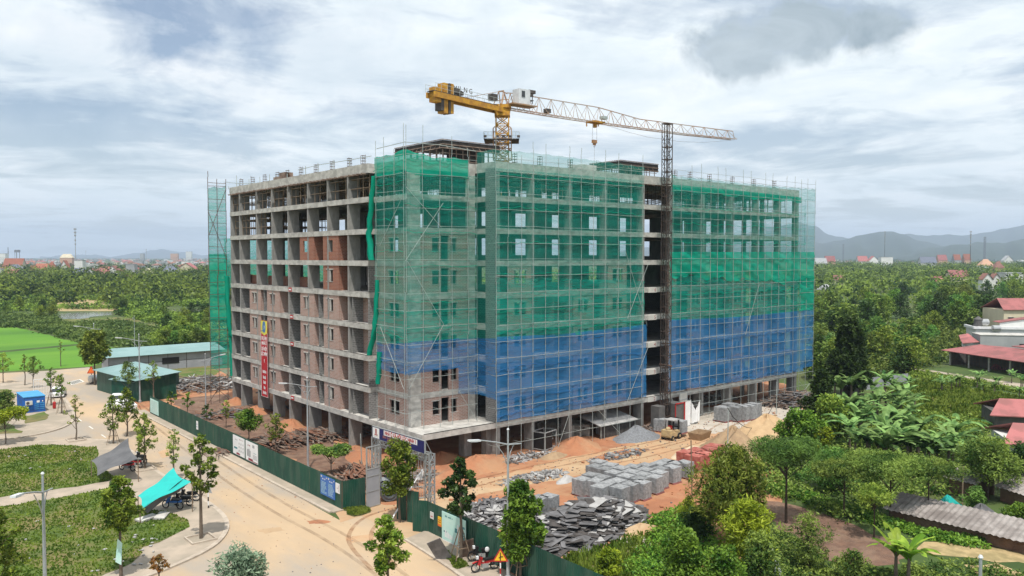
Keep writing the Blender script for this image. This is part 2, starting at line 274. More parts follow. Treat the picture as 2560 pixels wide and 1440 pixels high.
M['hill'] = mat('hill_forest', (0.03, 0.048, 0.035), (0.045, 0.065, 0.045), 0.003, c3=(0.025, 0.045, 0.025), scale3=0.012, a3=0.7, rough=1)
for k_ in ('pallet', 'redbrickp', 'cement', 'plank', 'housewhite', 'orangetile', 'redroof', 'fence'): vary(M[k_], .09 if k_ == 'fence' else .2)
LF = {}
LF['street'] = leafmat('leaf_street', (0.045, 0.105, 0.01), (0.27, 0.35, 0.045), 1.5)
LF['olive'] = leafmat('leaf_olive', (0.06, 0.115, 0.014), (0.31, 0.38, 0.06), 1.2)
LF['dark'] = leafmat('leaf_dark', (0.014, 0.04, 0.01), (0.075, 0.13, 0.028), 1.2)
LF['bright'] = leafmat('leaf_bright', (0.035, 0.105, 0.012), (0.2, 0.33, 0.04), 1.0)
LF['grey'] = leafmat('leaf_grey', (0.08, 0.14, 0.085), (0.32, 0.42, 0.28), 2.0)
LF['yellow'] = leafmat('leaf_yellow', (0.11, 0.165, 0.012), (0.35, 0.41, 0.03), 0.9)
LF['mid'] = leafmat('leaf_mid', (0.035, 0.085, 0.016), (0.25, 0.33, 0.065), 0.6)
LF['fresh'] = leafmat('leaf_fresh', (0.04, 0.115, 0.025), (0.19, 0.35, 0.07), 0.8)
LF['rust'] = leafmat('leaf_rust', (0.18, 0.13, 0.03), (0.42, 0.20, 0.05), 2.0)
LF['banana'] = leafmat('leaf_banana', (0.045, 0.11, 0.03), (0.27, 0.42, 0.13), 1.2, trans=0.35)
LF['bananalight'] = leafmat('leaf_banana_light', (0.12, 0.24, 0.02), (0.42, 0.58, 0.08), 1.2, trans=0.45)
LF['grass'] = leafmat('grass_blades', (0.07, 0.13, 0.016), (0.24, 0.31, 0.05), 0.5)
LF['reed'] = leafmat('reeds', (0.06, 0.12, 0.03), (0.19, 0.28, 0.07), 0.08)
LF['wood'] = leafmat('wood_leaves', (0.022, 0.058, 0.011), (0.21, 0.29, 0.045), 0.09)
LF['woodfar'] = leafmat('wood_leaves_far', (0.02, 0.05, 0.014), (0.1, 0.16, 0.03), 0.03)
LF['pink'] = leafmat('pink_flowers', (0.30, 0.05, 0.09), (0.55, 0.12, 0.18), 2)
NG = (0.025, 0.42, 0.33); NB = (0.05, 0.27, 0.60)
M['net1'] = netmat('green_net_thin', NG, 0.41, 0.17)
M['net2'] = netmat('green_net', NG, 0.57, 0.18)
M['net3'] = netmat('green_net_double', (0.012, 0.46, 0.31), 0.80, 0.12)
M['netfold'] = netmat('green_net_bundle', (0.012, 0.42, 0.28), 0.97, 0.03)
M['netsky'] = netmat('green_net_single', NG, 0.33, 0.10)
M['netb3'] = netmat('blue_net_seam', (0.05, 0.22, 0.50), 0.9, 0.05)
M['netb'] = netmat('blue_net', NB, 0.61, 0.16)
M['netb2'] = netmat('blue_net_thin', NB, 0.52, 0.18)

# ---------------------------------------------------------------- mesh helpers
class MB:
    def __init__(s): s.v = []; s.f = []; s.m = []; s.cur = 0
    def add(s, vs, fs):
        o = len(s.v); s.v.extend([tuple(p) for p in vs]); s.f.extend([tuple(i + o for i in f) for f in fs]); s.m.extend([s.cur] * len(fs)); return s
    def box(s, a, b, rz=0.0, c=None):
        x0, y0, z0 = a; x1, y1, z1 = b
        vs = [(x0, y0, z0), (x1, y0, z0), (x1, y1, z0), (x0, y1, z0), (x0, y0, z1), (x1, y0, z1), (x1, y1, z1), (x0, y1, z1)]
        if rz:
            cx, cy = c if c else ((x0 + x1) / 2, (y0 + y1) / 2); ca, sa_ = math.cos(rz), math.sin(rz)
            vs = [(cx + (x - cx) * ca - (y - cy) * sa_, cy + (x - cx) * sa_ + (y - cy) * ca, z) for x, y, z in vs]
        return s.add(vs, [(3, 2, 1, 0), (4, 5, 6, 7), (0, 1, 5, 4), (1, 2, 6, 5), (2, 3, 7, 6), (3, 0, 4, 7)])
    def obb(s, c, size, M3):
        h = [k / 2 for k in size]; vs = []
        for sx, sy, sz in ((-1, -1, -1), (1, -1, -1), (1, 1, -1), (-1, 1, -1), (-1, -1, 1), (1, -1, 1), (1, 1, 1), (-1, 1, 1)):
            vs.append(Vector(c) + M3 @ Vector((sx * h[0], sy * h[1], sz * h[2])))
        return s.add(vs, [(3, 2, 1, 0), (4, 5, 6, 7), (0, 1, 5, 4), (1, 2, 6, 5), (2, 3, 7, 6), (3, 0, 4, 7)])
    def tube(s, pts, r, n=5, r2=None, cap=True):
        P = [Vector(p) for p in pts]; k = len(P); vs = []; r2 = r if r2 is None else r2
        for i, p in enumerate(P):
            d = (P[min(i + 1, k - 1)] - P[max(i - 1, 0)])
            if d.length < 1e-9: d = Vector((0, 0, 1))
            d.normalize(); a = d.cross(Vector((0, 0, 1)) if abs(d.z) < 0.9 else Vector((1, 0, 0))).normalized(); b = d.cross(a)
            rr = r + (r2 - r) * i / max(1, k - 1)
            for j in range(n):
                t = 2 * math.pi * (j + .5) / n; vs.append(p + a * math.cos(t) * rr + b * math.sin(t) * rr)
        fs = [(i * n + j, i * n + (j + 1) % n, (i + 1) * n + (j + 1) % n, (i + 1) * n + j) for i in range(k - 1) for j in range(n)]
        if cap: fs += [tuple(range(n))[::-1], tuple(range((k - 1) * n, k * n))]
        return s.add(vs, fs)
    def lathe(s, prof, n=10, c=(0, 0, 0), axis='z'):
        vs = []
        for r, z in prof:
            for j in range(n):
                t = 2 * math.pi * j / n; p = (r * math.cos(t), r * math.sin(t), z)
                if axis == 'x': p = (p[2], p[0], p[1])
                if axis == 'y': p = (p[0], p[2], p[1])
                vs.append((p[0] + c[0], p[1] + c[1], p[2] + c[2]))
        k = len(prof)
        fs = [(i * n + j, i * n + (j + 1) % n, (i + 1) * n + (j + 1) % n, (i + 1) * n + j) for i in range(k - 1) for j in range(n)]
        fs += [tuple(range(n))[::-1], tuple(range((k - 1) * n, k * n))]
        return s.add(vs, fs)
    def mesh(s, name, mats):
        me = bpy.data.meshes.new(name); me.from_pydata(s.v, [], s.f); 
        for m in (mats if isinstance(mats, (list, tuple)) else [mats]): me.materials.append(m)
        if any(s.m): me.polygons.foreach_set('material_index', s.m)
        me.update(); return me
    def build(s, name, mats, parent=None, **kw): return link(name, s.mesh(name, mats), parent, **kw)
def link(name, data, parent=None, loc=None, rz=0.0, sc_=None):
    o = bpy.data.objects.new(name, data); COL.objects.link(o)
    if parent is not None: o.parent = parent
    if loc is not None: o.location = loc
    if rz: o.rotation_euler = (0, 0, rz)
    if sc_: o.scale = sc_ if isinstance(sc_, tuple) else (sc_,) * 3
    return o
def tag(o, label=None, cat=None, group=None, kind=None):
    if label: o['label'] = label
    if cat: o['category'] = cat
    if group: o['group'] = group
    if kind: o['kind'] = kind
    return o
def thing(name, label, cat, loc=(0, 0, 0), rz=0.0, group=None):
    o = bpy.data.objects.new(name, None); COL.objects.link(o); o.location = loc; o.rotation_euler = (0, 0, rz); o.empty_display_size = 0.2
    return tag(o, label, cat, group)
def copy_tree(o, parent=None):
    c = o.copy(); COL.objects.link(c)
    if parent is not None: c.parent = parent
    for ch in list(o.children): copy_tree(ch, c)
    return c
def place(o, loc, rz=0.0, s=1.0, label=None, group=None):
    o.location = loc; o.rotation_euler = (0, 0, rz); o.scale = (s, s, s) if not isinstance(s, tuple) else s
    if label: o['label'] = label
    if group: o['group'] = group
    return o
def text(body, size, m, parent, mtx, name='lettering', ext=0.004, align='CENTER', bold=0.0, sx=1.0):
    c = bpy.data.curves.new(name, 'FONT'); c.body = body; c.size = size; c.extrude = ext; c.align_x = align; c.align_y = 'CENTER'; c.offset = bold; c.resolution_u = 2
    c.materials.append(m); o = bpy.data.objects.new(name, c); COL.objects.link(o)
    me = bpy.data.meshes.new_from_object(o); bpy.data.objects.remove(o); o = bpy.data.objects.new(name, me); COL.objects.link(o)
    if parent is not None: o.parent = parent
    o.matrix_local = mtx @ Matrix.Diagonal((sx, 1, 1, 1)); return o

# ---------------------------------------------------------------- ground, roads, lots, water, hills
def dens(pts, step, jit, seed=1):
    r = random.Random(seed); out = []; n = len(pts)
    for i in range(n):
        a, b = Vector(pts[i][:2]), Vector(pts[(i + 1) % n][:2]); k = max(1, int((b - a).length / step))
        k = min(k, 60)
        for j in range(k):
            p = a.lerp(b, j / k); out.append((p.x + r.uniform(-jit, jit), p.y + r.uniform(-jit, jit)))
    return out
def patch(name, px, z, m, step=1.2, jit=0.0, seed=1, thick=0.0, world=False):
    pts = [tuple(p) for p in px] if world else [tuple(G(x, y, 0)[:2]) for x, y in px]
    if jit > 0: pts = dens(pts, step, jit, seed)
    if sum(pts[i][0] * pts[(i + 1) % len(pts)][1] - pts[(i + 1) % len(pts)][0] * pts[i][1] for i in range(len(pts))) < 0: pts = pts[::-1]
    n = len(pts); b = MB()
    vs = [(x, y, z) for x, y in pts]; fs = [tuple(range(n))]
    if thick: vs += [(x, y, z - thick) for x, y in pts]; fs += [(i, i + n, (i + 1) % n + n, (i + 1) % n) for i in range(n)]
    b.add(vs, fs); o = b.build(name, m); tag(o, kind='structure'); return o, pts
def inside(p, poly):
    c = False; n = len(poly); j = n - 1
    for i in range(n):
        if (poly[i][1] > p[1]) != (poly[j][1] > p[1]) and p[0] < (poly[j][0] - poly[i][0]) * (p[1] - poly[i][1]) / (poly[j][1] - poly[i][1]) + poly[i][0]: c = not c
        j = i
    return c
def tufts(name, polys, n, h, w, m, label, cat='grass', z=0.0, seed=3, holes=(), z2=None):
    r = random.Random(seed); b = MB()
    for poly in polys:
        x0, x1 = min(p[0] for p in poly), max(p[0] for p in poly); y0, y1 = min(p[1] for p in poly), max(p[1] for p in poly)
        k = 0; tries = 0
        while k < n and tries < n * 8:
            tries += 1; x, y = r.uniform(x0, x1), r.uniform(y0, y1)
            if not inside((x, y), poly) or any(inside((x, y), hh) for hh in holes): continue
            k += 1; a = r.uniform(0, 6.28); hh = h * r.uniform(.4, 1.3); ww = w * r.uniform(.6, 1.3)
            for q in range(2):
                t = a + q * 1.6; dx, dy = math.cos(t) * ww / 2, math.sin(t) * ww / 2; lx, ly = r.uniform(-.4, .4) * hh, r.uniform(-.4, .4) * hh
                b.add([(x - dx, y - dy, z), (x + dx, y + dy, z), (x + dx * .5 + lx, y + dy * .5 + ly, z + hh), (x - dx * .5 + lx, y - dy * .5 + ly, z + hh * .8)], [(0, 1, 2, 3)])
    return tag(b.build(name, m), label, cat, kind='stuff')

b = MB(); b.add([(-16000, -16000, 0), (16000, -16000, 0), (16000, 16000, 0), (-16000, 16000, 0)], [(0, 1, 2, 3)])
tag(b.build('ground', M['field']), kind='structure')
patch('road', [(-900, 931), (0, 933), (120, 927), (222, 918), (262, 935), (300, 962), (345, 985), (400, 1012), (420, 1060), (848, 1300), (905, 1283), (1008, 1330), (1080, 1380), (1160, 1440), (1330, 1560), (1500, 1800), (-1200, 1800), (-1200, 1350), (-900, 1100)], 0.004, M['asphalt'])
patch('paddy_field', [(-900, 812), (20, 816), (60, 822), (200, 858), (300, 872), (350, 879), (330, 890), (262, 905), (225, 917), (120, 922), (0, 930), (-900, 955)], 0.012, M['paddy'], 3, 0.4, 5)
patch('paddy_bund', [(-100, 882), (20, 876), (120, 867), (222, 857), (300, 862), (300, 865), (222, 861), (120, 871), (20, 880), (-100, 887)], 0.03, M['field'], 3, .3, 6)
patch('pond', [(150, 783), (240, 779), (300, 782), (288, 787), (240, 790), (205, 797), (160, 797), (140, 789)], 0.02, M['water'], 4, 1.0)
o, _ = patch('pond', [(405, 775), (460, 771), (560, 774), (520, 781), (430, 780)], 0.02, M['water'], 4, 1.0)
patch('pond', [(340, 806), (420, 803), (410, 808), (350, 812)], 0.02, M['water'], 4, .6)
patch('meadow', [(120, 748), (310, 748), (310, 778), (120, 778)], 0.012, M['straw'], 6, 2.5, 7)
patch('meadow', [(110, 795), (330, 793), (480, 790), (560, 800), (440, 818), (200, 812)], 0.012, M['lawn'], 5, 2, 8)
# site earth
SITE = [(-11.0, -5.4), (-11.0, 62), (5, 84), (40, 84), (75, 45), (75, 8), (70, 2), (62, -4), (46, -12), (33, -18), (20, -26), (6, -32), (-9.1, -33), (-9.1, -15)]
patch('earth', SITE, 0.008, M['orange'], 1.5, 0.3, 4, world=True)
patch('entrance_ground', [(838, 1284), (856, 1306), (905, 1290), (1012, 1342), (1085, 1345), (1068, 1285), (920, 1255), (850, 1276)], 0.010, M['sandroad'], 1, .15, 6)
_, SANDP = patch('sandy_track', [(1060, 1250), (1130, 1215), (1300, 1178), (1440, 1140), (1560, 1118), (1700, 1085), (1740, 1020), (1930, 1010), (1990, 1025), (1960, 1100), (1860, 1150), (1700, 1150), (1600, 1165), (1480, 1180), (1400, 1200), (1290, 1215), (1180, 1245), (1090, 1300), (1060, 1330), (1000, 1330), (925, 1275), (985, 1258)], 0.013, M['sandroad'], 1.2, 0.5, 8)
patch('concrete_slab', [(1700, 1048), (1760, 1018), (1900, 1012), (2010, 1022), (1960, 1052), (1850, 1075), (1780, 1085), (1710, 1078)], 0.018, M['palecon'], 1.2, 0.35, 9)
patch('debris_ground', [(1150, 1250), (1290, 1230), (1420, 1225), (1560, 1260), (1620, 1300), (1560, 1360), (1450, 1400), (1330, 1380), (1180, 1300)], 0.017, M['orange'], 1, .4, 4)
patch('soil', [(425, 1000), (560, 985), (640, 1015), (760, 1070), (900, 1130), (1000, 1180), (960, 1200), (925, 1190), (848, 1200), (640, 1110), (470, 1040)], 0.016, M['soil'], 1, .4, 11)
# dark dusty pale strips of concrete next to weeds
patch('concrete_patch', [(1535, 1335), (1590, 1325), (1640, 1350), (1700, 1405), (1660, 1408), (1600, 1380), (1550, 1360)], 0.05, M['palecon'], .7, .25, 3)
for pts in ([(765, 1303), (800, 1299), (830, 1304), (810, 1310), (775, 1309)], [(640, 1325), (700, 1318), (712, 1326), (660, 1334)], [(395, 1130), (420, 1122), (430, 1140), (405, 1146)], [(330, 985), (372, 1000), (362, 1040), (336, 1012)], [(860, 1345), (930, 1335), (940, 1350), (880, 1358)]):
    patch('earth_stain', pts, 0.007, M['orange' if pts[0][0] in (765, 330) else 'sandroad'], .25, .12, 6)
def trackmat(name, c, a):
    m = netmat(name, c, a, .34, (1.2, .5, 1)); return m
M['track'] = trackmat('tyre_track', (0.36, 0.28, 0.20), .10); M['track2'] = trackmat('mud_track', (0.40, 0.23, 0.135), .28)
def track(pts, m, w=.32):
    P = [Vector(G(*p)[:2]) for p in pts]; Q = []
    for i in range(len(P) - 1):
        p0, p1, p2, p3 = P[max(i - 1, 0)], P[i], P[i + 1], P[min(i + 2, len(P) - 1)]
        for k in range(10): t = k / 10; Q.append(.5 * (2 * p1 + (p2 - p0) * t + (2 * p0 - 5 * p1 + 4 * p2 - p3) * t * t + (3 * p1 - p0 - 3 * p2 + p3) * t ** 3))
    b = MB()
    for off in (-.8, .8):
        vs = []
        for i, q in enumerate(Q):
            d = (Q[min(i + 1, len(Q) - 1)] - Q[max(i - 1, 0)]).normalized(); n = Vector((-d.y, d.x)); a, c = q + n * (off - w / 2), q + n * (off + w / 2); vs += [(a.x, a.y, .022 + .002 * m), (c.x, c.y, .022 + .002 * m)]
        k = len(Q); b.add(vs, [(2 * i, 2 * i + 1, 2 * i + 3, 2 * i + 2) for i in range(k - 1)])
    tag(b.build('tyre_tracks', M['track' if m == 0 else 'track2']), kind='structure')
track([(300, 985), (420, 1075), (560, 1180), (700, 1270), (840, 1345), (980, 1440), (1080, 1540)], 0)
track([(960, 1420), (900, 1350), (930, 1300), (1010, 1272), (1100, 1235), (1260, 1190), (1440, 1150), (1600, 1118), (1720, 1090)], 1); track([(1500, 1160), (1640, 1130), (1760, 1095), (1820, 1060), (1900, 1035)], 1)
def bits(name, label, polys, n, s0, s1, mats, z=.02, seed=1):
    r = random.Random(seed); b = MB()
    for P in polys:
        x0, x1 = min(p[0] for p in P), max(p[0] for p in P); y0, y1 = min(p[1] for p in P), max(p[1] for p in P); k = 0
        while k < n:
            x, y = r.uniform(x0, x1), r.uniform(y0, y1)
            if not inside((x, y), P): continue
            k += 1; q = r.uniform(s0, s1) * (2.2 if r.random() < .06 else 1); b.cur = r.randrange(len(mats)); b.obb((x, y, z + q * .2), (q, q * r.uniform(.4, .9), q * .5), Matrix.Rotation(r.uniform(0, 3), 3, 'Z') @ Matrix.Rotation(r.uniform(-.5, .5), 3, 'X'))
    return tag(b.build(name, mats), label, 'stones', kind='stuff')
SW = [(q[0], q[1]) for q in SITE]
bits('earth_clods', 'clods and stones strewn over the orange earth of the site', [SW], 2600, .05, .16, [M['orange'], M['sandroad'], M['orange'], M['ply']])
bits('earth_clods', 'small clods dropped on the sandy track', [SANDP], 700, .05, .16, [M['orange'], M['sandroad'], M['ply']], seed=2)
bits('road_dirt', 'crumbs of dirt lying on the dusty road', [[tuple(G(x, y)[:2]) for x, y in ((300, 975), (420, 1060), (848, 1295), (1000, 1340), (1130, 1440), (560, 1440), (590, 1320), (420, 1180), (320, 1090))]], 300, .03, .075, [M['orange'], M['ply'], M['sandroad']], .01, 3)
# lots on the left with kerbs
LOT2 = [(-300, 1122), (0, 1112), (110, 1104), (225, 1099), (300, 1103), (340, 1135), (376, 1164), (425, 1199), (480, 1232), (525, 1256), (560, 1284), (574, 1305), (573, 1330), (550, 1360), (512, 1384), (470, 1404), (405, 1432), (330, 1460), (200, 1520), (-300, 1640)]
LOT1 = [(-300, 962), (40, 958), (120, 962), (158, 985), (188, 1030), (190, 1052), (160, 1072), (90, 1090), (0, 1102), (-300, 1112)]
def lot(px, seed):
    P = [G(x, y)[:2] for x, y in px]
    c = Vector((sum(p[0] for p in P) / len(P), sum(p[1] for p in P) / len(P)))
    def sm(Q):
        out = []
        for i in range(len(Q)):
            a, b_ = Vector(Q[i]), Vector(Q[(i + 1) % len(Q)]); out += [tuple(a.lerp(b_, .25)), tuple(a.lerp(b_, .75))]
        return out
    P = sm(sm(P)); patch('kerb', P, 0.13, M['kerb'], thick=0.15, world=True)
    # inner pavement inset
    n = len(P); Q = []
    ar = sum(P[i][0] * P[(i + 1) % n][1] - P[(i + 1) % n][0] * P[i][1] for i in range(n)); sg = 1 if ar > 0 else -1
    for i in range(n):
        d = (Vector(P[(i + 1) % n]) - Vector(P[i - 1])).normalized(); Q.append((P[i][0] - d.y * 0.35 * sg, P[i][1] + d.x * 0.35 * sg))
    patch('pavement', Q, 0.134, M['pave'], world=True); return Q
lot(LOT2, 1); lot(LOT1, 2)
_, GR1 = patch('lawn', [(-300, 1135), (0, 1126), (100, 1115), (160, 1116), (235, 1120), (252, 1150), (258, 1180), (290, 1197), (275, 1206), (160, 1225), (0, 1247), (-300, 1285)], 0.15, M['lawn'], 1, .25, 21)
_, GR2 = patch('lawn', [(-300, 1310), (0, 1272), (80, 1258), (200, 1240), (268, 1225), (300, 1235), (360, 1275), (440, 1290), (470, 1305), (472, 1322), (440, 1345), (360, 1375), (330, 1410), (260, 1440), (200, 1480), (-300, 1620)], 0.15, M['lawn'], 1, .25, 22)
_, GR3 = patch('lawn', [(58, 1045), (110, 1032), (126, 1040), (115, 1052), (60, 1062)], 0.15, M['lawn'], 1, .2, 23)
patch('lawn', [(-200, 985), (20, 975), (40, 990), (20, 1060), (60, 1085), (-200, 1100)], 0.15, M['lawn'], 1, .25, 25)
patch('lawn', [(450, 905), (530, 905), (545, 935), (500, 950), (430, 945), (410, 925)], 0.02, M['lawn'], 1, .4, 26)
tufts('lawn_grass', [GR1, GR2], 11000, 0.12, 0.14, LF['grass'], 'rough green grass covering the lot beside the shade cloths', z=0.15)
# strip in front of the right hand fence
STR = [(1012, 1352), (1075, 1390), (1140, 1430), (1260, 1520), (1700, 1800), (1900, 1800), (1480, 1530), (1300, 1450), (1068, 1328)]
_, SP = patch('kerb', [(1000, 1345), (1062, 1384), (1128, 1428), (1250, 1522), (1690, 1800), (1700, 1800), (1262, 1520), (1142, 1430), (1077, 1388), (1014, 1350)], 0.13, M['kerb'], thick=0.15)
_, SP = patch('pavement', STR, 0.12, M['pave'], thick=0.1)
_, GS = patch('lawn', [(1085, 1360), (1130, 1385), (1170, 1420), (1150, 1430), (1100, 1395)], 0.13, M['lawn'], .8, .25, 31)
_, GS2 = patch('pavement', [(860, 1275), (920, 1270), (925, 1283), (880, 1292)], 0.03, M['lawn'], .6, .2, 32)
tufts('kerb_grass', [GS, GS2], 700, 0.13, 0.1, LF['grass'], 'patchy weeds growing along the kerb before the green fence', z=0.13)
# long pavement strip and kerb along the street fence
b = MB(); b.box((-12.45, -5.4, 0), (-12.2, 50, 0.13)); tag(b.build('kerb', M['kerb']), kind='structure')
b = MB(); b.box((-12.2, -5.6, 0), (-11.2, 50, 0.11)); tag(b.build('pavement', M['pave']), kind='structure')
b = MB()
for k in range(9):
    y = -3.5 + k * 6 + 3; b.add([(-19.4, y, .009), (-19.25, y, .009), (-19.25, y + 2, .009), (-19.4, y + 2, .009)], [(0, 1, 2, 3)])
for k in range(7):
    g = G(178 + k * 4.2, 962 - k * 1.2); b.add([(g.x, g.y, .009), (g.x + .5, g.y, .009), (g.x + .5, g.y + 3.2, .009), (g.x, g.y + 3.2, .009)], [(0, 1, 2, 3)])
tag(b.build('road_marking', M['offwhite']), kind='structure')
# right hand side gardens
_, PS = patch('garden_soil', [(1905, 1250), (1960, 1255), (2070, 1290), (2170, 1330), (2260, 1360), (2300, 1390), (2200, 1420), (2080, 1400), (1990, 1340), (1900, 1290)], 0.01, M['soil'], 1.2, .5, 41)
patch('straw_ground', [(2295, 1352), (2400, 1350), (2480, 1365), (2650, 1395), (2650, 1420), (2480, 1400), (2380, 1395), (2300, 1385)], 0.01, M['straw'], 1, .4, 42)
patch('straw_ground', [(2420, 1410), (2500, 1412), (2580, 1440), (2500, 1445), (2430, 1430)], 0.014, M['straw'], 1, .4, 43)
patch('lane', [(2262, 919), (2330, 926), (2440, 943), (2620, 968), (2620, 980), (2420, 956), (2320, 936), (2255, 925)], 0.012, M['pave'])
_, GL = patch('meadow', [(2200, 955), (2280, 948), (2420, 968), (2560, 995), (2700, 1010), (2700, 1045), (2440, 1050), (2300, 1035), (2240, 1000)], 0.01, M['lawn'], 2, .6, 44)
_, GM = patch('meadow', [(1330, 1450), (1420, 1395), (1560, 1350), (1640, 1290), (1700, 1330), (1760, 1500), (1600, 1560), (1500, 1560)], 0.02, M['lawn'], 1, .5, 45)
tufts('meadow_grass', [GM], 5000, 0.35, 0.16, LF['grass'], 'tall weeds growing behind the green sheet fence')
tufts('meadow_grass', [GL], 5000, 0.45, 0.3, LF['grass'], 'rough grass on the meadow below the red roofed shed')

def ridge(name, az0, az1, dist, prof, m, depth=2500, seed=1):
    # prof: list of (px, top row) ; built as a real ridge with a slope towards the viewer
    r = random.Random(seed); b = MB(); pts = []; nx = 220; ny = 16
    def top(px):
        for (x0, y0), (x1, y1) in zip(prof, prof[1:]):
            if x0 <= px <= x1:
                t = (px - x0) / (x1 - x0); t = t * t * (3 - 2 * t) * .5 + t * .5; return y0 + (y1 - y0) * t
        return prof[-1][1]
    ph = [r.uniform(0, 6.28) for _ in range(12)]
    for j in range(ny):
        tj = j / (ny - 1)
        for i in range(nx):
            px = az0 + (az1 - az0) * i / (nx - 1); d = ray(px, 642)
            dd = dist - depth * (1 - tj)
            g = (CX + d[0] * dd, CY + d[1] * dd)
            zt = H + (642 - top(px)) / F * dist
            zt += sum(math.sin(px * .02 * (k + 1) * 1.37 + ph[k]) * 9 / (k + 1) for k in range(8)) * dist / 8000
            hgt = zt * (tj ** 1.3) * (1 - .12 * math.sin(tj * 3.14) * math.sin(px * .045 + tj * 7 + ph[3]) - .1 * math.sin(px * .11 + tj * 3) * math.sin(tj * 3.14))
            b.v.append((g[0], g[1], max(hgt, 0) - (2 if j == 0 else 0)))
    for j in range(ny - 1):
        for i in range(nx - 1): b.f.append((j * nx + i, j * nx + i + 1, (j + 1) * nx + i + 1, (j + 1) * nx + i)); b.m.append(0)
    o = b.build(name, m); tag(o, kind='structure')
    for p in o.data.polygons: p.use_smooth = True
    return o
ridge('hills', 1500, 2900, 8500, [(1500, 630), (1800, 600), (1960, 560), (2000, 556), (2035, 568), (2070, 588), (2120, 596), (2200, 592), (2260, 588), (2300, 590), (2400, 586), (2440, 583), (2500, 577), (2560, 563), (2650, 545), (2900, 600)], M['hill'], 2500, 3)
ridge('hills', 1700, 2900, 6000, [(1700, 640), (1900, 610), (2040, 606), (2100, 600), (2160, 586), (2215, 580), (2260, 588), (2320, 604), (2370, 618), (2400, 622), (2900, 636)], M['hill'], 2000, 5)
ridge('hills', 2250, 2900, 4600, [(2250, 640), (2340, 620), (2390, 609), (2450, 606), (2520, 608), (2560, 600), (2700, 590), (2900, 600)], M['hill'], 1500, 8)
ridge('hills', 100, 900, 13000, [(100, 641), (300, 637), (360, 630), (400, 624), (440, 631), (520, 634), (620, 633), (900, 636)], M['hill'], 2500, 9)

# ---------------------------------------------------------------- the unfinished block
def Z(k): return 3.6 + 3.3 * (k - 2)         # top of slab k (10 = roof)
SLAB = 0.16
blk = thing('apartment_block', 'unfinished nine storey concrete and brick apartment block wrapped in green and blue nets', 'building')
LX, LY, RX = 17.0, 48.3, 65.3
cs = 3.5
# slabs with edge beams
for k in range(2, 11):
    z = Z(k); b = MB(); bd = 0.56 if k < 10 else 0.85
    zt = z if k < 10 else z + .12
    if k == 2: foot = [(0, 0), (RX, 0), (RX, LX), (LX, LX), (LX, LY), (0, LY)]
    else: foot = [(0, 9.9), (1.0, 9.9), (1.0, cs), (9.0, cs), (9.0, 0), (RX, 0), (RX, LX), (LX, LX), (LX, LY), (0, LY)]
    n = len(foot)
    b.add([(x, y, z) for x, y in foot] + [(x, y, z - SLAB) for x, y in foot], [tuple(range(n)), tuple(range(n, 2 * n))[::-1]])
    for i in range(n):          # edge beams stand 3 mm proud
        p, q = Vector(foot[i]), Vector(foot[(i + 1) % n]); d = (q - p).normalized(); nn = Vector((d.y, -d.x)); e = .004 * (1 + (i % 2))
        c0, c1 = p + nn * e, q + nn * e; c2, c3 = q - nn * .28 , p - nn * .28
        b.add([(c.x, c.y, zt + .003 * (i % 3)) for c in (c0, c1, c2, c3)] + [(c.x, c.y, z - bd - .003 * (i % 3)) for c in (c0, c1, c2, c3)], [(0, 1, 2, 3), (7, 6, 5, 4), (0, 4, 5, 1), (1, 5, 6, 2), (2, 6, 7, 3), (3, 7, 4, 0)])
    sl_ = b.build('floor_slab', M['concrete'], blk)
    if k < 10:
        c = MB()
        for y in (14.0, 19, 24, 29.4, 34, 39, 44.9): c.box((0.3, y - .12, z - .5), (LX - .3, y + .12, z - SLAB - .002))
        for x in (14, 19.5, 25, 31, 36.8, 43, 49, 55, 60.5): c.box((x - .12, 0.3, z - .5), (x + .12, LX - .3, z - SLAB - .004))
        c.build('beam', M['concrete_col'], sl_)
# columns
YC = [48.1, 44.9, 39.1, 34.2, 29.4, 24.0, 19.0, 14.3]
XC = [9.3, 14, 19.5, 25, 31.4, 36.8, 43, 49, 55, 60.5, 65.1]
def column(x0, y0, x1, y1, z0, z1, m='concrete_col', nm='column'):
    b = MB(); b.box((x0, y0, z0), (x1, y1, z1)); return b.build(nm, M[m], blk)
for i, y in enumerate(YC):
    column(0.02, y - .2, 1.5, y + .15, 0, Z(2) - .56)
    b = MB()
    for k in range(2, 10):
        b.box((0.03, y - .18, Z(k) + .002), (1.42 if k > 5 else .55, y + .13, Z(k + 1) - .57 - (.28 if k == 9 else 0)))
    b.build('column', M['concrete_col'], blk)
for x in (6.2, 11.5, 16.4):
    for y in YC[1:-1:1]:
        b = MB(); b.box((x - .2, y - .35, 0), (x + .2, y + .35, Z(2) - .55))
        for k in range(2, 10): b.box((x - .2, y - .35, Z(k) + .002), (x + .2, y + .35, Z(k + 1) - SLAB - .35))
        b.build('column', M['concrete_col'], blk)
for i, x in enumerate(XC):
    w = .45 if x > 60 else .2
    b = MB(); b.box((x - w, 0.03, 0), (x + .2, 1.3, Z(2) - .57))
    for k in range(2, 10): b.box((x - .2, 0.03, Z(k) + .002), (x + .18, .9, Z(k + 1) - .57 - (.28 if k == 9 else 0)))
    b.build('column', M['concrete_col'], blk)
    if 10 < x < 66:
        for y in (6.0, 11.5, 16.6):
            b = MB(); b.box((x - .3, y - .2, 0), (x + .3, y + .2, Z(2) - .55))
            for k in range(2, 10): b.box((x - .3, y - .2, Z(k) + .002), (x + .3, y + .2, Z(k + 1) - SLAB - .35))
            b.build('column', M['concrete_col'], blk)
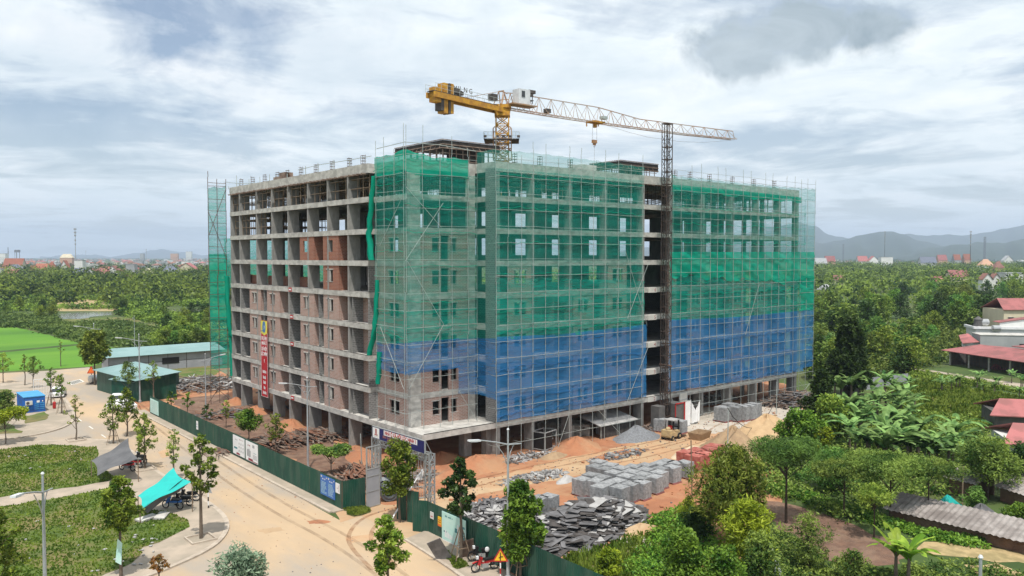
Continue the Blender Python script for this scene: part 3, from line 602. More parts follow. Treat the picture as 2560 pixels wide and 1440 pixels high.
# corner block columns
c0 = XA(1025, cs); c1 = XA(1051, cs); c2 = XA(1171, cs)
for (x0, x1) in ((1.0, c1), (c2, 8.98)):
    b = MB(); b.box((x0, cs - .02, Z(2) + .002), (x1, cs + .5, Z(10) - .5)); b.build('column', M['concrete'], blk)
for (x0, y0, x1, y1) in ((.6, 3.2, 1.2, 4.2), (XA(1160, 2.4), 2.4, XA(1178, 2.4), 3.4), (XA(1215, 1.0), 1.0, XA(1234, 1.0), 1.8), (4.0, 6, 4.5, 7)):
    column(x0, y0, x1, y1, 0, Z(2) - .5)
column(8.96, .02, 9.3, 1.7, Z(2), Z(10) - .5, 'block', 'side_wall')
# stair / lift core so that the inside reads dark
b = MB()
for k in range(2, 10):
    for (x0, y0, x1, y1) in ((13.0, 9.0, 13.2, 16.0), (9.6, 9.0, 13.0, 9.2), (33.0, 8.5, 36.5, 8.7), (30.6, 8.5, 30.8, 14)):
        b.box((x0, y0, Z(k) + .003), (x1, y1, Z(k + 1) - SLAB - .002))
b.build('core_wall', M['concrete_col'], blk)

def wall_x(name, X, y0, y1, k, win=(), m='brick', t=.2, lint=True, ztop=None, door=()):
    """wall in plane X (thickness to +X), from y0 to y1, with openings [(ya, yb, za, zb)] relative to the slab"""
    return wall_(name, 'x', X, y0, y1, k, win, m, t, ztop)
def wall_(name, ax, P, u0, u1, k, win, m, t=.2, ztop=None, zoff=0.003):
    z0 = Z(k) + zoff; z1 = Z(k + 1) - (.56 if k < 9 else .84) - .003 if ztop is None else z0 + ztop
    us = sorted({u0, u1, *[v for w in win for v in w[:2]]}); b = MB()
    def bx(a, c, e, f):
        if c - a < 1e-3 or f - e < 1e-3: return
        if ax == 'x': b.box((P, a, e), (P + t, c, f))
        else: b.box((a, P, e), (c, P + t, f))
    for a, c in zip(us, us[1:]):
        ws = [w for w in win if w[0] <= a + 1e-6 and w[1] >= c - 1e-6]
        if not ws: bx(a, c, z0, z1)
        else:
            w = ws[0]; bx(a, c, z0, Z(k) + w[2]); bx(a, c, min(Z(k) + w[3], z1), z1)
    return b.build(name, M[m], blk)
def winparts(ax, P, w, k, double=True):
    """pale concrete surround, mullion and sill of an opening"""
    a, c, e, f = w; b = MB(); z0, z1 = Z(k) + e, Z(k) + f; q = .12
    def bx(u0, u1, s0, s1, d=.03):
        if ax == 'x': b.box((P - d, u0, s0), (P + .12, u1, s1))
        else: b.box((u0, P - d, s0), (u1, P + .12, s1))
    bx(a - q, c + q, z1, z1 + .12); bx(a - q * .5, c + q * .5, z0 - .06, z0)
    if double: mid = (a + c) / 2; bx(mid - .10, mid + .10, z0 + .002, z1 - .002, .005)
    b.build('window_surround', M['concrete'], blk)
# short facade: brick panels, recesses with block party walls
PAN = [(38.0, 41.7), (32.1, 36.0), (22.5, 26.2), (16.5, 20.2)]
DEP = 1.3
for k in range(2, 8):
    for i, (y0, y1) in enumerate(PAN):
        if k == 6 and i != 3: continue
        if k == 7 and i < 2: continue
        m = 'brick' if k < 6 else 'brick_new'
        mid = (y0 + y1) / 2 + .25; w = (mid - .72, mid + .72, .95, 2.25)
        wall_('brick_wall', 'x', 0.06, y0, y1, k, [w], m)
        if k < 7: winparts('x', 0.06, w, k)
        if k > 5 or True:
            wall_('return_wall', 'y', y0, 0.261, DEP, k, [], m, .2)
    if k < 6:
        for y in (44.9, 37.0, 29.4, 21.4, 13.5):
            wall_('block_wall', 'y', y - .1 if y not in (44.9, 29.4) else y - .32, 0.05, 2.2, k, [], 'block', .11)
        wall_('block_wall', 'y', 48.0, 0.05, 2.2, k, [], 'block', .12)
        for (y0, y1) in ((9.9, 13.4), (13.62, 16.5), (20.2, 21.3), (21.5, 22.5), (26.2, 29.1), (29.3, 32.1), (36, 36.9), (37.1, 38), (41.7, 44.5), (44.95, 48.0)):
            op = [(y0 + .15, y0 + .95, 0, 2.2)] if y1 - y0 > 1.6 else []
            wall_('recess_wall', 'x', DEP + .02, y0, y1, k, op, 'brick' if y0 > 9 and y1 < 17 else 'block', .1)
    else:
        pass
# closing wall beside the corner block
for k in range(2, 7):
    wall_('block_wall', 'y', 9.9 + .02, 0.02, 1.25, k, [], 'block', .14)
# corner block, left plane (X=1.0) and front plane (Y=cs)
for k in range(2, 8):
    y1 = 9.9; y0 = cs + .5
    yw = (YB(972, 1.0), YB(996, 1.0)); w = (min(yw), max(yw), .95, 2.3)
    wall_('brick_wall', 'x', 1.02, y0, y1, k, [w], 'brick'); winparts('x', 1.02, w, k, True)
    wl = (XA(1081, cs), XA(1098, cs), .95, 2.3); wd_ = (XA(1103, cs), XA(1122, cs), 0.0, 2.55); wr = (XA(1128, cs), XA(1142, cs), .95, 2.3)
    wall_('brick_wall', 'y', cs + .04, c1 + .002, c2 - .002, k, [wl, wd_, wr], 'brick'); winparts('y', cs + .04, wl, k, False); winparts('y', cs + .04, wr, k, False)
# long facade panels
PX = [((1272, 1331), (1287, 1317)), ((1435, 1485), (1447, 1472)), ((1521, 1568), (1533, 1558)), ((1672, 1693), None), ((1722, 1761), (1733, 1750)), ((1826, 1862), (1838, 1854)), ((1889, 1921), (1897, 1910))]
for k in range(2, 7):
    for (a, c), w in PX:
        x0, x1 = XA(a, 0), XA(c, 0); ww = []
        if k == 6 and a in (1435, 1722): continue
        if w: ww = [(XA(w[0], 0), XA(w[1], 0), .95, 2.3)]
        wall_('brick_wall', 'y', 0.06, x0, x1, k, ww, 'brick')
        if ww: winparts('y', 0.06, ww[0], k)
        if k < 6: wall_('return_wall', 'x', x1 - .2, .262, 1.5, k, [], 'brick', .2)
    if k < 6:
        for a, c in ((1245, 1272), (1331, 1383), (1386, 1435), (1485, 1521), (1568, 1612), (1693, 1722), (1761, 1794), (1797, 1826), (1862, 1889), (1921, 1950), (1953, 1990)):
            x0, x1 = XA(a, 0), XA(c, 0); wall_('recess_wall', 'y', 1.5, x0, x1, k, [(x0 + .5, x0 + 1.4, 0, 2.2)] if x1 - x0 > 1.9 else [], 'block', .1)
        for a in (1384, 1796, 1951): x0 = XA(a, 0); wall_('block_wall', 'x', x0, .04, 1.5, k, [], 'block', .12)
# some inner partitions that block the view through
for k in range(2, 6):
    wall_('inner_wall', 'y', 8.6, 9.5, 64.5, k, [(x, x + .9, 0, 2.2) for x in range(12, 62, 7)], 'block', .1)
    wall_('inner_wall', 'x', 8.6, 10.0, 47.5, k, [(x, x + .9, 0, 2.2) for x in range(13, 46, 7)], 'block', .1)
    wall_('back_wall', 'y', 16.7, 17.5, 64.5, k, [(x, x + 1.6, .9, 2.3) for x in range(20, 63, 5)], 'brick', .2)
    wall_('back_wall', 'x', 16.7, 17.5, 47.5, k, [(x, x + 1.6, .9, 2.3) for x in range(20, 45, 5)], 'brick', .2)
for k in (6, 7, 8):
    wall_('inner_wall', 'x', 8.6, 9.9, 29.0 if k > 6 else 33, k, [(x, x + 1.8, 0, 2.4) for x in range(12, 32, 6)], 'concrete_col', .12)
    wall_('inner_wall', 'y', 8.6, 9.5, 36, k, [(x, x + 2.4, .6, 2.5) for x in range(12, 36, 6)], 'concrete_col', .12)
    if k == 6: wall_('inner_wall', 'y', 8.6, 37, 52, k, [(x, x + 2.4, .6, 2.5) for x in range(38, 50, 6)], 'concrete_col', .12)
    wall_('inner_wall', 'y', 12.9, 38, 64, k, [(x, x + 2.6, .5, 2.6) for x in range(40, 63, 5)], 'concrete_col', .12)
# floor numbers on the slab edge by the hoist
for k, s in ((2, '2'), (3, '3'), (4, '4'), (5, '5'), (6, '6')):
    b = MB(); x0, x1 = XA(1622, -.05), XA(1643, -.05); b.box((x0, -.05, Z(k) - .6), (x1, -.012, Z(k) + .01)); pl = b.build('number_board', M['offwhite'], blk)
    text(s, .62, M['maroon'], pl, Matrix.Translation(((x0 + x1) / 2 + .45, -.058, Z(k) - .3)) @ Matrix.Rotation(R(90), 4, 'X'), 'number')
# small red floor tags on the short facade
for k, px in ((6, 725), (5, 728), (4, 728.5), (2, 728)):
    y = YB(px, 0); b = MB(); b.box((-.05, y - .42, Z(k) - .52), (-.012, y + .42, Z(k) - .04)); pl = b.build('floor_tag', M['red'], blk)
    b = MB(); b.box((-.062, y - .3, Z(k) - .36), (-.052, y + .3, Z(k) - .2)); b.build('tag_lettering', M['white'], pl)
# shoring props on the top floors
def props(name, x0, x1, y0, y1, k, sx, sy, m='pipe_rust', seed=0, r=.035):
    rr = random.Random(seed); b = MB(); z0, z1 = Z(k) + .004, Z(k + 1) - SLAB - .3
    xs = np.arange(x0, x1, sx); ys = np.arange(y0, y1, sy)
    for x in xs:
        for y in ys:
            if rr.random() < .1: continue
            dx, dy = rr.uniform(-.12, .12), rr.uniform(-.12, .12); b.tube([(x, y, z0), (x + dx, y + dy, z1)], r, 4, cap=False)
    for zz in (1.0, 2.0):
        for x in xs: b.tube([(x, y0, Z(k) + zz + rr.uniform(-.1, .1)), (x, ys[-1], Z(k) + zz + rr.uniform(-.1, .1))], r * .9, 4, cap=False)
        for y in ys: b.tube([(x0, y, Z(k) + zz), (xs[-1], y, Z(k) + zz + .05)], r * .9, 4, cap=False)
    return b.build(name, M[m], blk)
props('shoring_props', .35, 9, 10.2, 48, 9, 1.7, 1.25, 'stake', 1, .045)
props('shoring_props', .35, 9, 34.5, 48, 8, 1.7, 1.25, 'stake', 2, .045)
props('shoring_props', 9.6, 30, .5, 8, 9, 1.5, 1.9, 'pipe_rust', 3, .04)
props('shoring_props', 37, 64, .5, 12, 9, 1.5, 1.9, 'pipe_rust', 4, .04)
props('shoring_props', 1.5, 8.6, cs + .7, 9.5, 9, 1.4, 1.4, 'pipe_rust', 6, .04)
# timber joists sticking out under the roof beam, short facade
b = MB(); rr = random.Random(5)
for y in np.arange(10.3, 48, .85): b.box((-.38 - rr.uniform(0, .25), y, Z(10) - .98), (.6, y + .14, Z(10) - .86))
b.build('joist_ends', M['plank'], blk)
b = MB()
for x in np.arange(9.5, 65, .9): b.box((x, -.3, Z(10) - .97), (x + .12, .6, Z(10) - .87))
b.build('joist_ends', M['plank'], blk)
# starter bars on the roof
b = MB(); rr = random.Random(9)
for (x, y) in [(0.6, y) for y in (12, 15, 19, 23, 27)] + [(.7, y) for y in (31, 34, 38, 42, 46)] + [(x, .7) for x in (12, 15.5, 20, 24.5, 29, 38, 41, 45, 50, 55, 60)] + [(7, 20), (7, 30), (20, 8)]:
    for q in range(4): 
        px_, py_ = x + (q % 2) * .35, y + (q // 2) * .35; b.tube([(px_, py_, Z(10)), (px_ + rr.uniform(-.05, .05), py_, Z(10) + rr.uniform(1.0, 1.35))], .022, 4, cap=False)
    for zz in (.3, .6, .9, 1.15): b.box((x - .04, y - .04, Z(10) + zz), (x + .39, y + .39, Z(10) + zz + .03))
b.build('starter_bars', M['rebar'], blk)
# stair-head formwork roofs on top
def headroom(x0, x1, y0, y1, h, seed):
    rr = random.Random(seed); z = Z(10) + .15; b = MB()
    b.box((x0, y0, z + h), (x1, y1, z + h + .14))
    b.box((x0 - .19, y0 - .185, z + h - .8), (x1, y0 - .1, z + h + .13)); b.box((x0 - .185, y0 - .09, z + h - .8), (x0 - .1, y1, z + h + .13))
    w = b.build('stair_head_roof', M['dark'], blk)
    b = MB()
    for k in range(int((x1 - x0) / .9)): b.tube([(x0 + k * .9, y0 - .05, z + h + .05), (x0 + k * .9 + .5, y0 - .25, z + h - .75)], .05, 4)
    for k in range(int((y1 - y0) / .9)): b.tube([(x0 - .05, y0 + k * .9, z + h + .05), (x0 - .25, y0 + k * .9 + .4, z + h - .75)], .05, 4)
    for zz in (-.75, -.35, .15): b.box((x0 - .27, y0 - .28, z + h + zz), (x1, y0 - .2, z + h + zz + .08)); b.box((x0 - .28, y0 - .19, z + h + zz), (x0 - .2, y1, z + h + zz + .08))
    b.build('edge_timber', M['plank'], w)
    b = MB()
    for x in np.arange(x0 + .1, x1, .9):
        for y in np.arange(y0 + .1, y1, 1.3): b.tube([(x, y, z - .1), (x + rr.uniform(-.1, .1), y, z + h)], .045, 4, cap=False)
    for zz in (.8, 1.6): 
        b.box((x0, y0 + .05, z + zz), (x1, y0 + .11, z + zz + .06)); b.box((x0 + .05, y0, z + zz), (x0 + .11, y1, z + zz + .06))
    b.build('prop', M['pipe_rust'], w)
    b = MB(); b.box((x0 + 2, y0 + 2.0, z - .1), (x1 - .5, y0 + 2.15, z + h - .02)); b.build('panel', M['dark'], w)
hx0 = XA(1108, 8.5); headroom(hx0, XA(1247, 8.5), 8.5, YB(992, hx0), ZT((hx0, 8.5), 350) - Z(10) - .29, 1)
headroom(30.5, 37.3, 3.0, 8, 1.75, 3)
b = MB(); b.box((26.0, 5.0, Z(10)), (28.6, 7.2, Z(10) + 1.5)); b.build('roof_box', M['concrete'], blk)
b = MB(); yb = YB(706, .8); b.box((.5, yb - 1.6, Z(10) + .12), (2.0, yb + 1.8, Z(10) + .55)); b.box((.6, yb - 1.4, Z(10) + .56), (1.7, yb + .2, Z(10) + 1.0)); tag(b.build('brick_stack', M['plank']), 'low brown stack of timber on the roof edge above the banner', 'stack')
tag(bpy.data.objects['brick_stack'], group=None)
# brick and rubble stacks on floor 6 behind the short facade
stack_px = [(595, 612), (628, 645), (667, 680), (703, 715), (742, 765)]
for i, (a, c) in enumerate(stack_px):
    y0, y1 = sorted((YB(a, 1.6), YB(c, 1.6))); b = MB(); rr = random.Random(i)
    for q in range(5): b.box((1.7 + rr.uniform(-.05, .05), y0 + rr.uniform(-.06, .06), Z(6) + .01 + q * .24), (2.7 + rr.uniform(-.05, .05), y1 + rr.uniform(-.06, .06), Z(6) + q * .24 + .245))
    o = b.build('brick_stack', M['brick_new']); tag(o, ['leftmost red brick stack on the open sixth floor', 'second red brick stack from the left on the open sixth floor', 'middle red brick stack on the open sixth floor', 'small red brick stack between two columns of the open sixth floor', 'widest red brick stack on the open sixth floor, beside the brick bay'][i], 'brick stack', 'brick stacks on the open sixth floor')

# rubble heap helper: many random boards / chunks, nobody could count them
def debris(name, c, rx, ry, h, n, sizes, mats, label, cat, seed=1, kind='stuff', tilt=.35, rz0=None, zb=0.0, core=None):
    r = random.Random(seed); b = MB()
    for i in range(n):
        a = r.uniform(0, 6.283); q = math.sqrt(r.random()); x, y = math.cos(a) * q * rx, math.sin(a) * q * ry
        z = h * max(0, 1 - q ** 1.6) * r.uniform(.55, 1.0) + .03
        s = r.choice(sizes); s = [v * r.uniform(.6, 1.25) for v in s]
        rz = r.uniform(0, 6.28) if rz0 is None else rz0 + r.gauss(0, .35)
        E_ = Matrix.Rotation(rz, 3, 'Z') @ Matrix.Rotation(r.uniform(-tilt, tilt), 3, 'Y') @ Matrix.Rotation(r.uniform(-tilt, tilt), 3, 'X')
        b.cur = r.randrange(len(mats)); b.obb((x, y, z), s, E_)
    o = b.build(name, mats); o.location = (c[0], c[1], zb); tag(o, label, cat, kind=kind); return o
def heap(name, c, rx, ry, h, m, label, seed=1, rz=0, cat='pile', p=1.0, kind=None, noise_=.12):
    r = random.Random(seed); b = MB(); nr, nt = 12, 36; ph = [r.uniform(0, 6.28) for _ in range(6)]
    for i in range(nr + 1):
        q = i / nr
        for j in range(nt):
            t = 2 * math.pi * j / nt; e = 1 + noise_ * (math.sin(2 * t + ph[0]) + .6 * math.sin(3 * t + ph[1]) + .4 * math.sin(7 * t + ph[2]))
            zz = h * (1 - (q * q + .012) ** (p / 2)) * (1 + .10 * math.sin(5 * t + ph[3] + q * 4)) + r.uniform(-.03, .03) * h
            if i == nr: zz = -.03
            b.v.append((rx * q * e * math.cos(t), ry * q * e * math.sin(t), max(zz, -.03)))
    for i in range(nr):
        for j in range(nt): b.f.append((i * nt + j, i * nt + (j + 1) % nt, (i + 1) * nt + (j + 1) % nt, (i + 1) * nt + j)); b.m.append(0)
    o = b.build(name, m); o.location = (c[0], c[1], 0); o.rotation_euler = (0, 0, rz)
    for pl in o.data.polygons: pl.use_smooth = True
    tag(o, label, cat, kind=kind); return o

# ---------------------------------------------------------------- nets and scaffolds round the block
def interp(pts, x):
    if x <= pts[0][0]: return pts[0][1]
    for (a, b_), (c, d) in zip(pts, pts[1:]):
        if x <= c: return b_ + (d - b_) * (x - a) / (c - a)
    return pts[-1][1]
def net(name, label, ax, P, px0, px1, top, bot, m, seed=1, sag=0.0, amp=.06, rag=0.0, step=.45, group='safety nets hung on the block'):
    """net in plane ax=P, between picture columns px0..px1; top/bot list (column, row) outlines turned into heights on that plane"""
    r = random.Random(seed); conv = (lambda q: XA(q, P)) if ax == 'y' else (lambda q: YB(q, P))
    u0, u1 = conv(px0), conv(px1)
    def pt(u): return (u, P) if ax == 'y' else (P, u)
    def zrow(lst): return sorted([(conv(q), ZT(pt(conv(q)), row)) for q, row in lst])
    T, B = zrow(top), zrow(bot); n = max(4, int(abs(u1 - u0) / step)); ph = [r.uniform(0, 6.28) for _ in range(8)]
    nz = 14; b = MB()
    for i in range(n + 1):
        u = u0 + (u1 - u0) * i / n; zt = interp(T, u) - sag * abs(math.sin(u * 1.7)) ; zb = interp(B, u) + rag * (math.sin(u * 1.1 + ph[0]) + .5 * math.sin(u * 2.9 + ph[1]))
        for j in range(nz + 1):
            z = zt + (zb - zt) * j / nz
            d = amp * (math.sin(z * 1.9 + u * .6 + ph[2]) * .6 + math.sin(u * 3.46) * .5 + .4 * math.sin(z * 5 + u * 2.1 + ph[3]) + r.uniform(-.15, .15))
            b.v.append((u, P + d, z) if ax == 'y' else (P + d, u, z))
    for i in range(n):
        for j in range(nz): b.f.append((i * (nz + 1) + j, (i + 1) * (nz + 1) + j, (i + 1) * (nz + 1) + j + 1, i * (nz + 1) + j + 1)); b.m.append(0)
    o = b.build(name, M[m])
    for p in o.data.polygons: p.use_smooth = True
    tag(o, label, 'safety net', group)
    if abs(u1 - u0) > 3 and m != 'netsky':
        zlo, zhi = min(q[1] for q in B), min(q[1] for q in T); z = zlo + r.uniform(.3, 1.5)
        while z < zhi - .3:
            b = MB(); q = []; off = r.uniform(0, 6)
            for i in range(n + 1):
                u = u0 + (u1 - u0) * i / n; zz = z + .10 * math.sin(u * .9 + off) - .10 * abs(math.sin(u * 1.7)) + .05 * math.sin(u * 3.3 + off); q.append((u, P - .1, zz) if ax == 'y' else (P - .1, u, zz))
            b.tube(q, .028, 4, cap=False); b.build('seam', M['netfold' if 'blue' not in name else 'netb3'], o); z += r.uniform(1.6, 3.6)
    return o
A = -1.32; XS = XA(1238, A); CA = cs - 1.35; CXL = -.42
net('green_net', 'thin green net rising above the roof edge in the middle of the long facade', 'y', A, 1238, 1609, [(1238, 372), (1320, 379), (1420, 391), (1520, 404), (1609, 417)], [(1238, 425), (1609, 458)], 'netsky', 1, .12)
net('green_net', 'see-through green net over the upper floors left of the hoist tower', 'y', A + .01, 1239, 1608, [(1238, 420), (1609, 452)], [(1238, 690), (1440, 705), (1609, 700)], 'net1', 2, 0, rag=.1)
net('green_net', 'denser green net just above the blue net left of the hoist tower', 'y', A - .02, 1240, 1611, [(1240, 693), (1609, 702)], [(1245, 849), (1400, 842), (1611, 818)], 'net2', 3, 0, amp=.09)
net('blue_net', 'wide blue net over the lower floors left of the hoist tower', 'y', A - .06, 1242, 1617, [(1245, 842), (1400, 836), (1617, 811)], [(1246, 1054), (1400, 1030), (1617, 992)], 'netb', 4, 0, amp=.08, rag=.04)
net('green_net', 'thick green strip of net along the roof edge right of the hoist tower', 'y', A, 1677, 2003, [(1677, 461), (1800, 472), (1900, 482), (2003, 494)], [(1677, 476), (1800, 487), (1900, 498), (1960, 503), (2003, 506)], 'net3', 5, 0, rag=.12)
net('green_net', 'thin green net rising above the roof edge right of the hoist tower', 'y', A - .03, 1676, 2037, [(1676, 432), (1690, 440), (1760, 446), (1850, 456), (1950, 466), (2037, 473)], [(1676, 474), (2037, 502)], 'net1', 6, .12)
net('green_net', 'see-through green net over the upper floors right of the hoist tower', 'y', A + .01, 1676, 2012, [(1676, 470), (2012, 500)], [(1676, 634), (2012, 634)], 'net1', 7, 0)
net('green_net', 'see-through green net wrapping the far right end of the upper floors', 'y', A + .03, 2010, 2037, [(2010, 498), (2037, 500)], [(2010, 640), (2037, 640)], 'netsky', 8, 0)
net('green_net', 'thick bright green net band halfway up the right part', 'y', A - .05, 1676, 2036, [(1676, 630), (2036, 630)], [(1676, 690), (1850, 700), (1990, 708), (2036, 716)], 'net3', 9, 0, amp=.1, rag=.25)
net('green_net', 'green net just above the blue net right of the hoist tower', 'y', A, 1676, 2036, [(1676, 686), (1850, 696), (2036, 700)], [(1676, 802), (1850, 795), (2036, 775)], 'net2', 10, 0, amp=.08)
net('green_net', 'opaque green net on the last scaffold bay above the blue net', 'y', A - .08, 1998, 2036, [(1998, 690), (2036, 690)], [(1998, 778), (2036, 775)], 'net3', 11, 0, amp=.12)
net('blue_net', 'wide blue net over the lower floors right of the hoist tower', 'y', A - .06, 1674, 2012, [(1674, 800), (1850, 792), (2012, 776)], [(1674, 980), (1850, 953), (2012, 927)], 'netb', 12, 0, amp=.08, rag=.05)
net('blue_net', 'deep blue net around the far right end of the lower floors', 'y', A - .03, 2008, 2036, [(2008, 776), (2036, 772)], [(2008, 922), (2036, 914)], 'netb', 13, 0, amp=.12)
yr = YB(1214, XS)
net('green_net', 'narrow green net on the side of the long scaffold in the slot', 'x', XS, 1193, 1238, [(1193, 382), (1238, 372)], [(1193, 845), (1238, 848)], 'netsky', 14)
net('blue_net', 'narrow blue net on the side of the long scaffold in the slot', 'x', XS, 1196, 1240, [(1196, 846), (1240, 846)], [(1196, 985), (1240, 1000)], 'netb2', 15)
# corner block
net('green_net', 'thick green net strip round the roof edge of the corner, long side', 'y', CA, 1010, 1172, [(1010, 371), (1050, 381), (1090, 393), (1130, 391), (1172, 399)], [(1010, 430), (1060, 440), (1100, 438), (1172, 446)], 'net3', 16, .15, rag=.1)
net('green_net', 'see-through green net over the corner block, long side', 'y', CA + .01, 1010, 1192, [(1010, 428), (1172, 440), (1192, 440)], [(1010, 785), (1192, 775)], 'net1', 17)
net('green_net', 'denser green net above the blue skirt of the corner, long side', 'y', CA - .02, 1011, 1193, [(1010, 778), (1192, 770)], [(1012, 858), (1100, 852), (1193, 846)], 'net2', 18)
net('blue_net', 'hanging blue skirt of net on the corner, long side', 'y', CA - .05, 1012, 1148, [(1012, 856), (1148, 846)], [(1012, 937), (1060, 930), (1100, 928), (1148, 918)], 'netb2', 19, 0, rag=.08)
net('blue_net', 'blue net piece between the corner skirt and the slot', 'y', CA - .03, 1146, 1196, [(1146, 847), (1196, 843)], [(1146, 984), (1196, 986)], 'netb2', 20)
net('green_net', 'thick green net strip round the roof edge of the corner, short side', 'x', CXL, 937, 1010, [(937, 393), (960, 388), (985, 385), (1000, 374), (1010, 371)], [(937, 443), (970, 440), (1010, 431)], 'net3', 21, .1, rag=.08)
net('green_net', 'see-through green net over the corner block, short side', 'x', CXL + .01, 937, 1010, [(937, 440), (1010, 428)], [(937, 785), (1010, 785)], 'net1', 22)
net('green_net', 'denser green net above the blue skirt of the corner, short side', 'x', CXL - .02, 937, 1011, [(937, 780), (1010, 778)], [(938, 860), (1011, 858)], 'net2', 23)
net('blue_net', 'hanging blue skirt of net on the corner, short side', 'x', CXL - .05, 939, 1012, [(939, 850), (960, 862), (975, 858), (1012, 857)], [(939, 915), (960, 925), (985, 934), (1012, 937)], 'netb2', 24, 0, rag=.05)
# net on the far end of the short facade
YF = 48.95; XF0, XF1 = XA(521, YF), XA(566, YF)
net('green_net', 'tall thin green net at the far left end of the block, upper part', 'y', YF, 521, 566, [(521, 469), (540, 466), (555, 469), (566, 463)], [(521, 640), (566, 640)], 'net2', 31, .1)
net('green_net', 'tall opaque green net at the far left end of the block, middle part', 'y', YF - .03, 521, 568, [(521, 636), (568, 636)], [(524, 800), (568, 800)], 'net3', 32)
net('green_net', 'tall green net at the far left end of the block, lowest part', 'y', YF, 523, 577, [(523, 796), (577, 796)], [(532, 925), (555, 935), (577, 946)], 'net2', 33, 0, amp=.12, rag=.2)
net('green_net', 'green net hanging on the far side of the short wing', 'x', LX + 1.3, 560, 860, [(560, 596), (860, 590)], [(560, 720), (860, 730)], 'net2', 34)
def bundle(label, ax, P, pts, r0, r1, m='netfold'):
    b = MB(); cv = []
    for px, row in pts:
        u = XA(px, P) if ax == 'y' else YB(px, P); p = (u, P) if ax == 'y' else (P, u); cv.append((p[0], p[1], ZT(p, row)))
    P2 = []
    for a, c in zip(cv, cv[1:]):
        for t in range(5): P2.append(Vector(a).lerp(Vector(c), t / 5))
    P2.append(Vector(cv[-1])); k = len(P2); vs = []; n = 9
    for i, p in enumerate(P2):
        for j in range(n):
            t = 2 * math.pi * j / n; rr_ = (r0 + (r1 - r0) * i / k) * (1 + .3 * math.sin(i * 1.3 + j * 2.2)); vs.append((p.x + math.cos(t) * rr_, p.y + math.sin(t) * rr_, p.z))
    b.add(vs, [(i * n + j, i * n + (j + 1) % n, (i + 1) * n + (j + 1) % n, (i + 1) * n + j) for i in range(k - 1) for j in range(n)])
    o = b.build('net_bundle', M[m])
    for p in o.data.polygons: p.use_smooth = True
    return tag(o, label, 'net bundle', 'gathered green net bundles')
bundle('gathered green net curtain hanging left of the corner, upper floors', 'x', -.6, [(936, 440), (930, 500), (925, 560), (923, 590), (929, 650)], .22, .32)
bundle('long gathered green net swinging left of the corner, middle floors', 'x', -.6, [(943, 700), (940, 760), (936, 820), (922, 888)], .2, .28)
bundle('short green net end hanging beside the corner below the blue skirt', 'x', -.55, [(948, 880), (946, 920), (943, 960)], .28, .22)
bundle('V shaped green net loop hanging at the far left end', 'y', YF - .5, [(566, 690), (568, 760), (572, 820), (577, 842), (583, 830), (590, 790), (594, 772)], .3, .3)
bundle('green net rope hanging straight down the far left end', 'y', YF - .3, [(573, 842), (576, 880), (576, 940)], .2, .22)
def mk_scaffold(label, ax, P, us, z0, rows, tops, side=None, m='pipe', r=.025, brk=(), seed=1, inner=None, hasputlog=True):
    t = thing('scaffold', label, 'scaffold', (us[0] if ax == 'y' else P, P if ax == 'y' else us[0], 0), 0, 'tube scaffolds round the block')
    O = Vector(t.location); rr = random.Random(seed)
    def W_(u, z, d=0): return (Vector((u, P + d, z)) if ax == 'y' else Vector((P + d, u, z))) - O
    for u, tp in zip(us, tops):
        b = MB(); zb = z0; zz = zb; dx = 0
        while zz < tp - .01:
            z2 = min(zz + 4.5, tp); b.tube([W_(u + dx, zz), W_(u + dx + rr.uniform(-.05, .05), z2)], r, 4, cap=False); zz = z2; dx = rr.uniform(-.05, .05)
        b.build('upright', M[m], t)
    for z in rows:
        b = MB(); b.tube([W_(u, z + rr.uniform(-.05, .05), -.05 ) for u in (us[0], *us[1:-1:2], us[-1])], r * .9, 4, cap=False)
        b.build('ledger', M[m], t)
    for (ua, za, ub, zb) in brk:
        b = MB(); b.tube([W_(ua, za, -.12), W_(ub, zb, -.12)], r, 4, cap=False); b.build('brace', M[m], t)
    if hasputlog:
        b = MB()
        for z in rows[::2]:
            for u in us: b.tube([W_(u, z - .05, -.1), W_(u, z - .05, 1.3)], r * .8, 4, cap=False)
        b.build('putlogs', M[m], t)
    return t
rowsM = [Z(k) + q for k in range(2, 10) for q in (.15, 1.8)] + [Z(10) + .3]
usL = [XA(p, A - .1) for p in (1240, 1270, 1303, 1332, 1364, 1396, 1424, 1453, 1483, 1513, 1545, 1577, 1606)]
rr = random.Random(3)
def T_(px, a, row): return ZT((XA(px, a), a), row)
topsL = [T_(1240, A, 372 - 35), T_(1270, A, 383), T_(1303, A, 388), T_(1340, A, 356), T_(1374, A, 361), T_(1396, A, 396), T_(1438, A, 368), T_(1468, A, 372), T_(1483, A, 406), T_(1526, A, 377), T_(1552, A, 384), T_(1577, A, 412), T_(1606, A, 388)]
scL = mk_scaffold('long tube scaffold over the facade left of the hoist tower', 'y', A - .12, usL, 0, [1.6] + rowsM, topsL, brk=[(XA(1488, A), Z(2) + .2, XA(1556, A), 0), (XA(1420, A), Z(2), XA(1390, A), 0), (XA(1566, A), Z(2) + .3, XA(1620, A), Z(4)), (XA(1566, A), Z(5), XA(1620, A), Z(7)), (XA(1560, A), Z(7) + 1, XA(1615, A), Z(5) - 1)], seed=2)
usR = [XA(p, A - .1) for p in (1677, 1702, 1728, 1752, 1776, 1793, 1813, 1833, 1856, 1875, 1895, 1912, 1930, 1947, 1965, 1985, 2001, 2017, 2036)]
topsR = [T_(p, A, rw) for p, rw in ((1677, 403), (1702, 440), (1728, 414), (1745, 409), (1776, 452), (1793, 417), (1813, 420), (1833, 458), (1857, 425), (1876, 428), (1895, 464), (1914, 432), (1931, 434), (1947, 470), (1966, 440), (1985, 441), (2002, 449), (2017, 447), (2037, 451))]
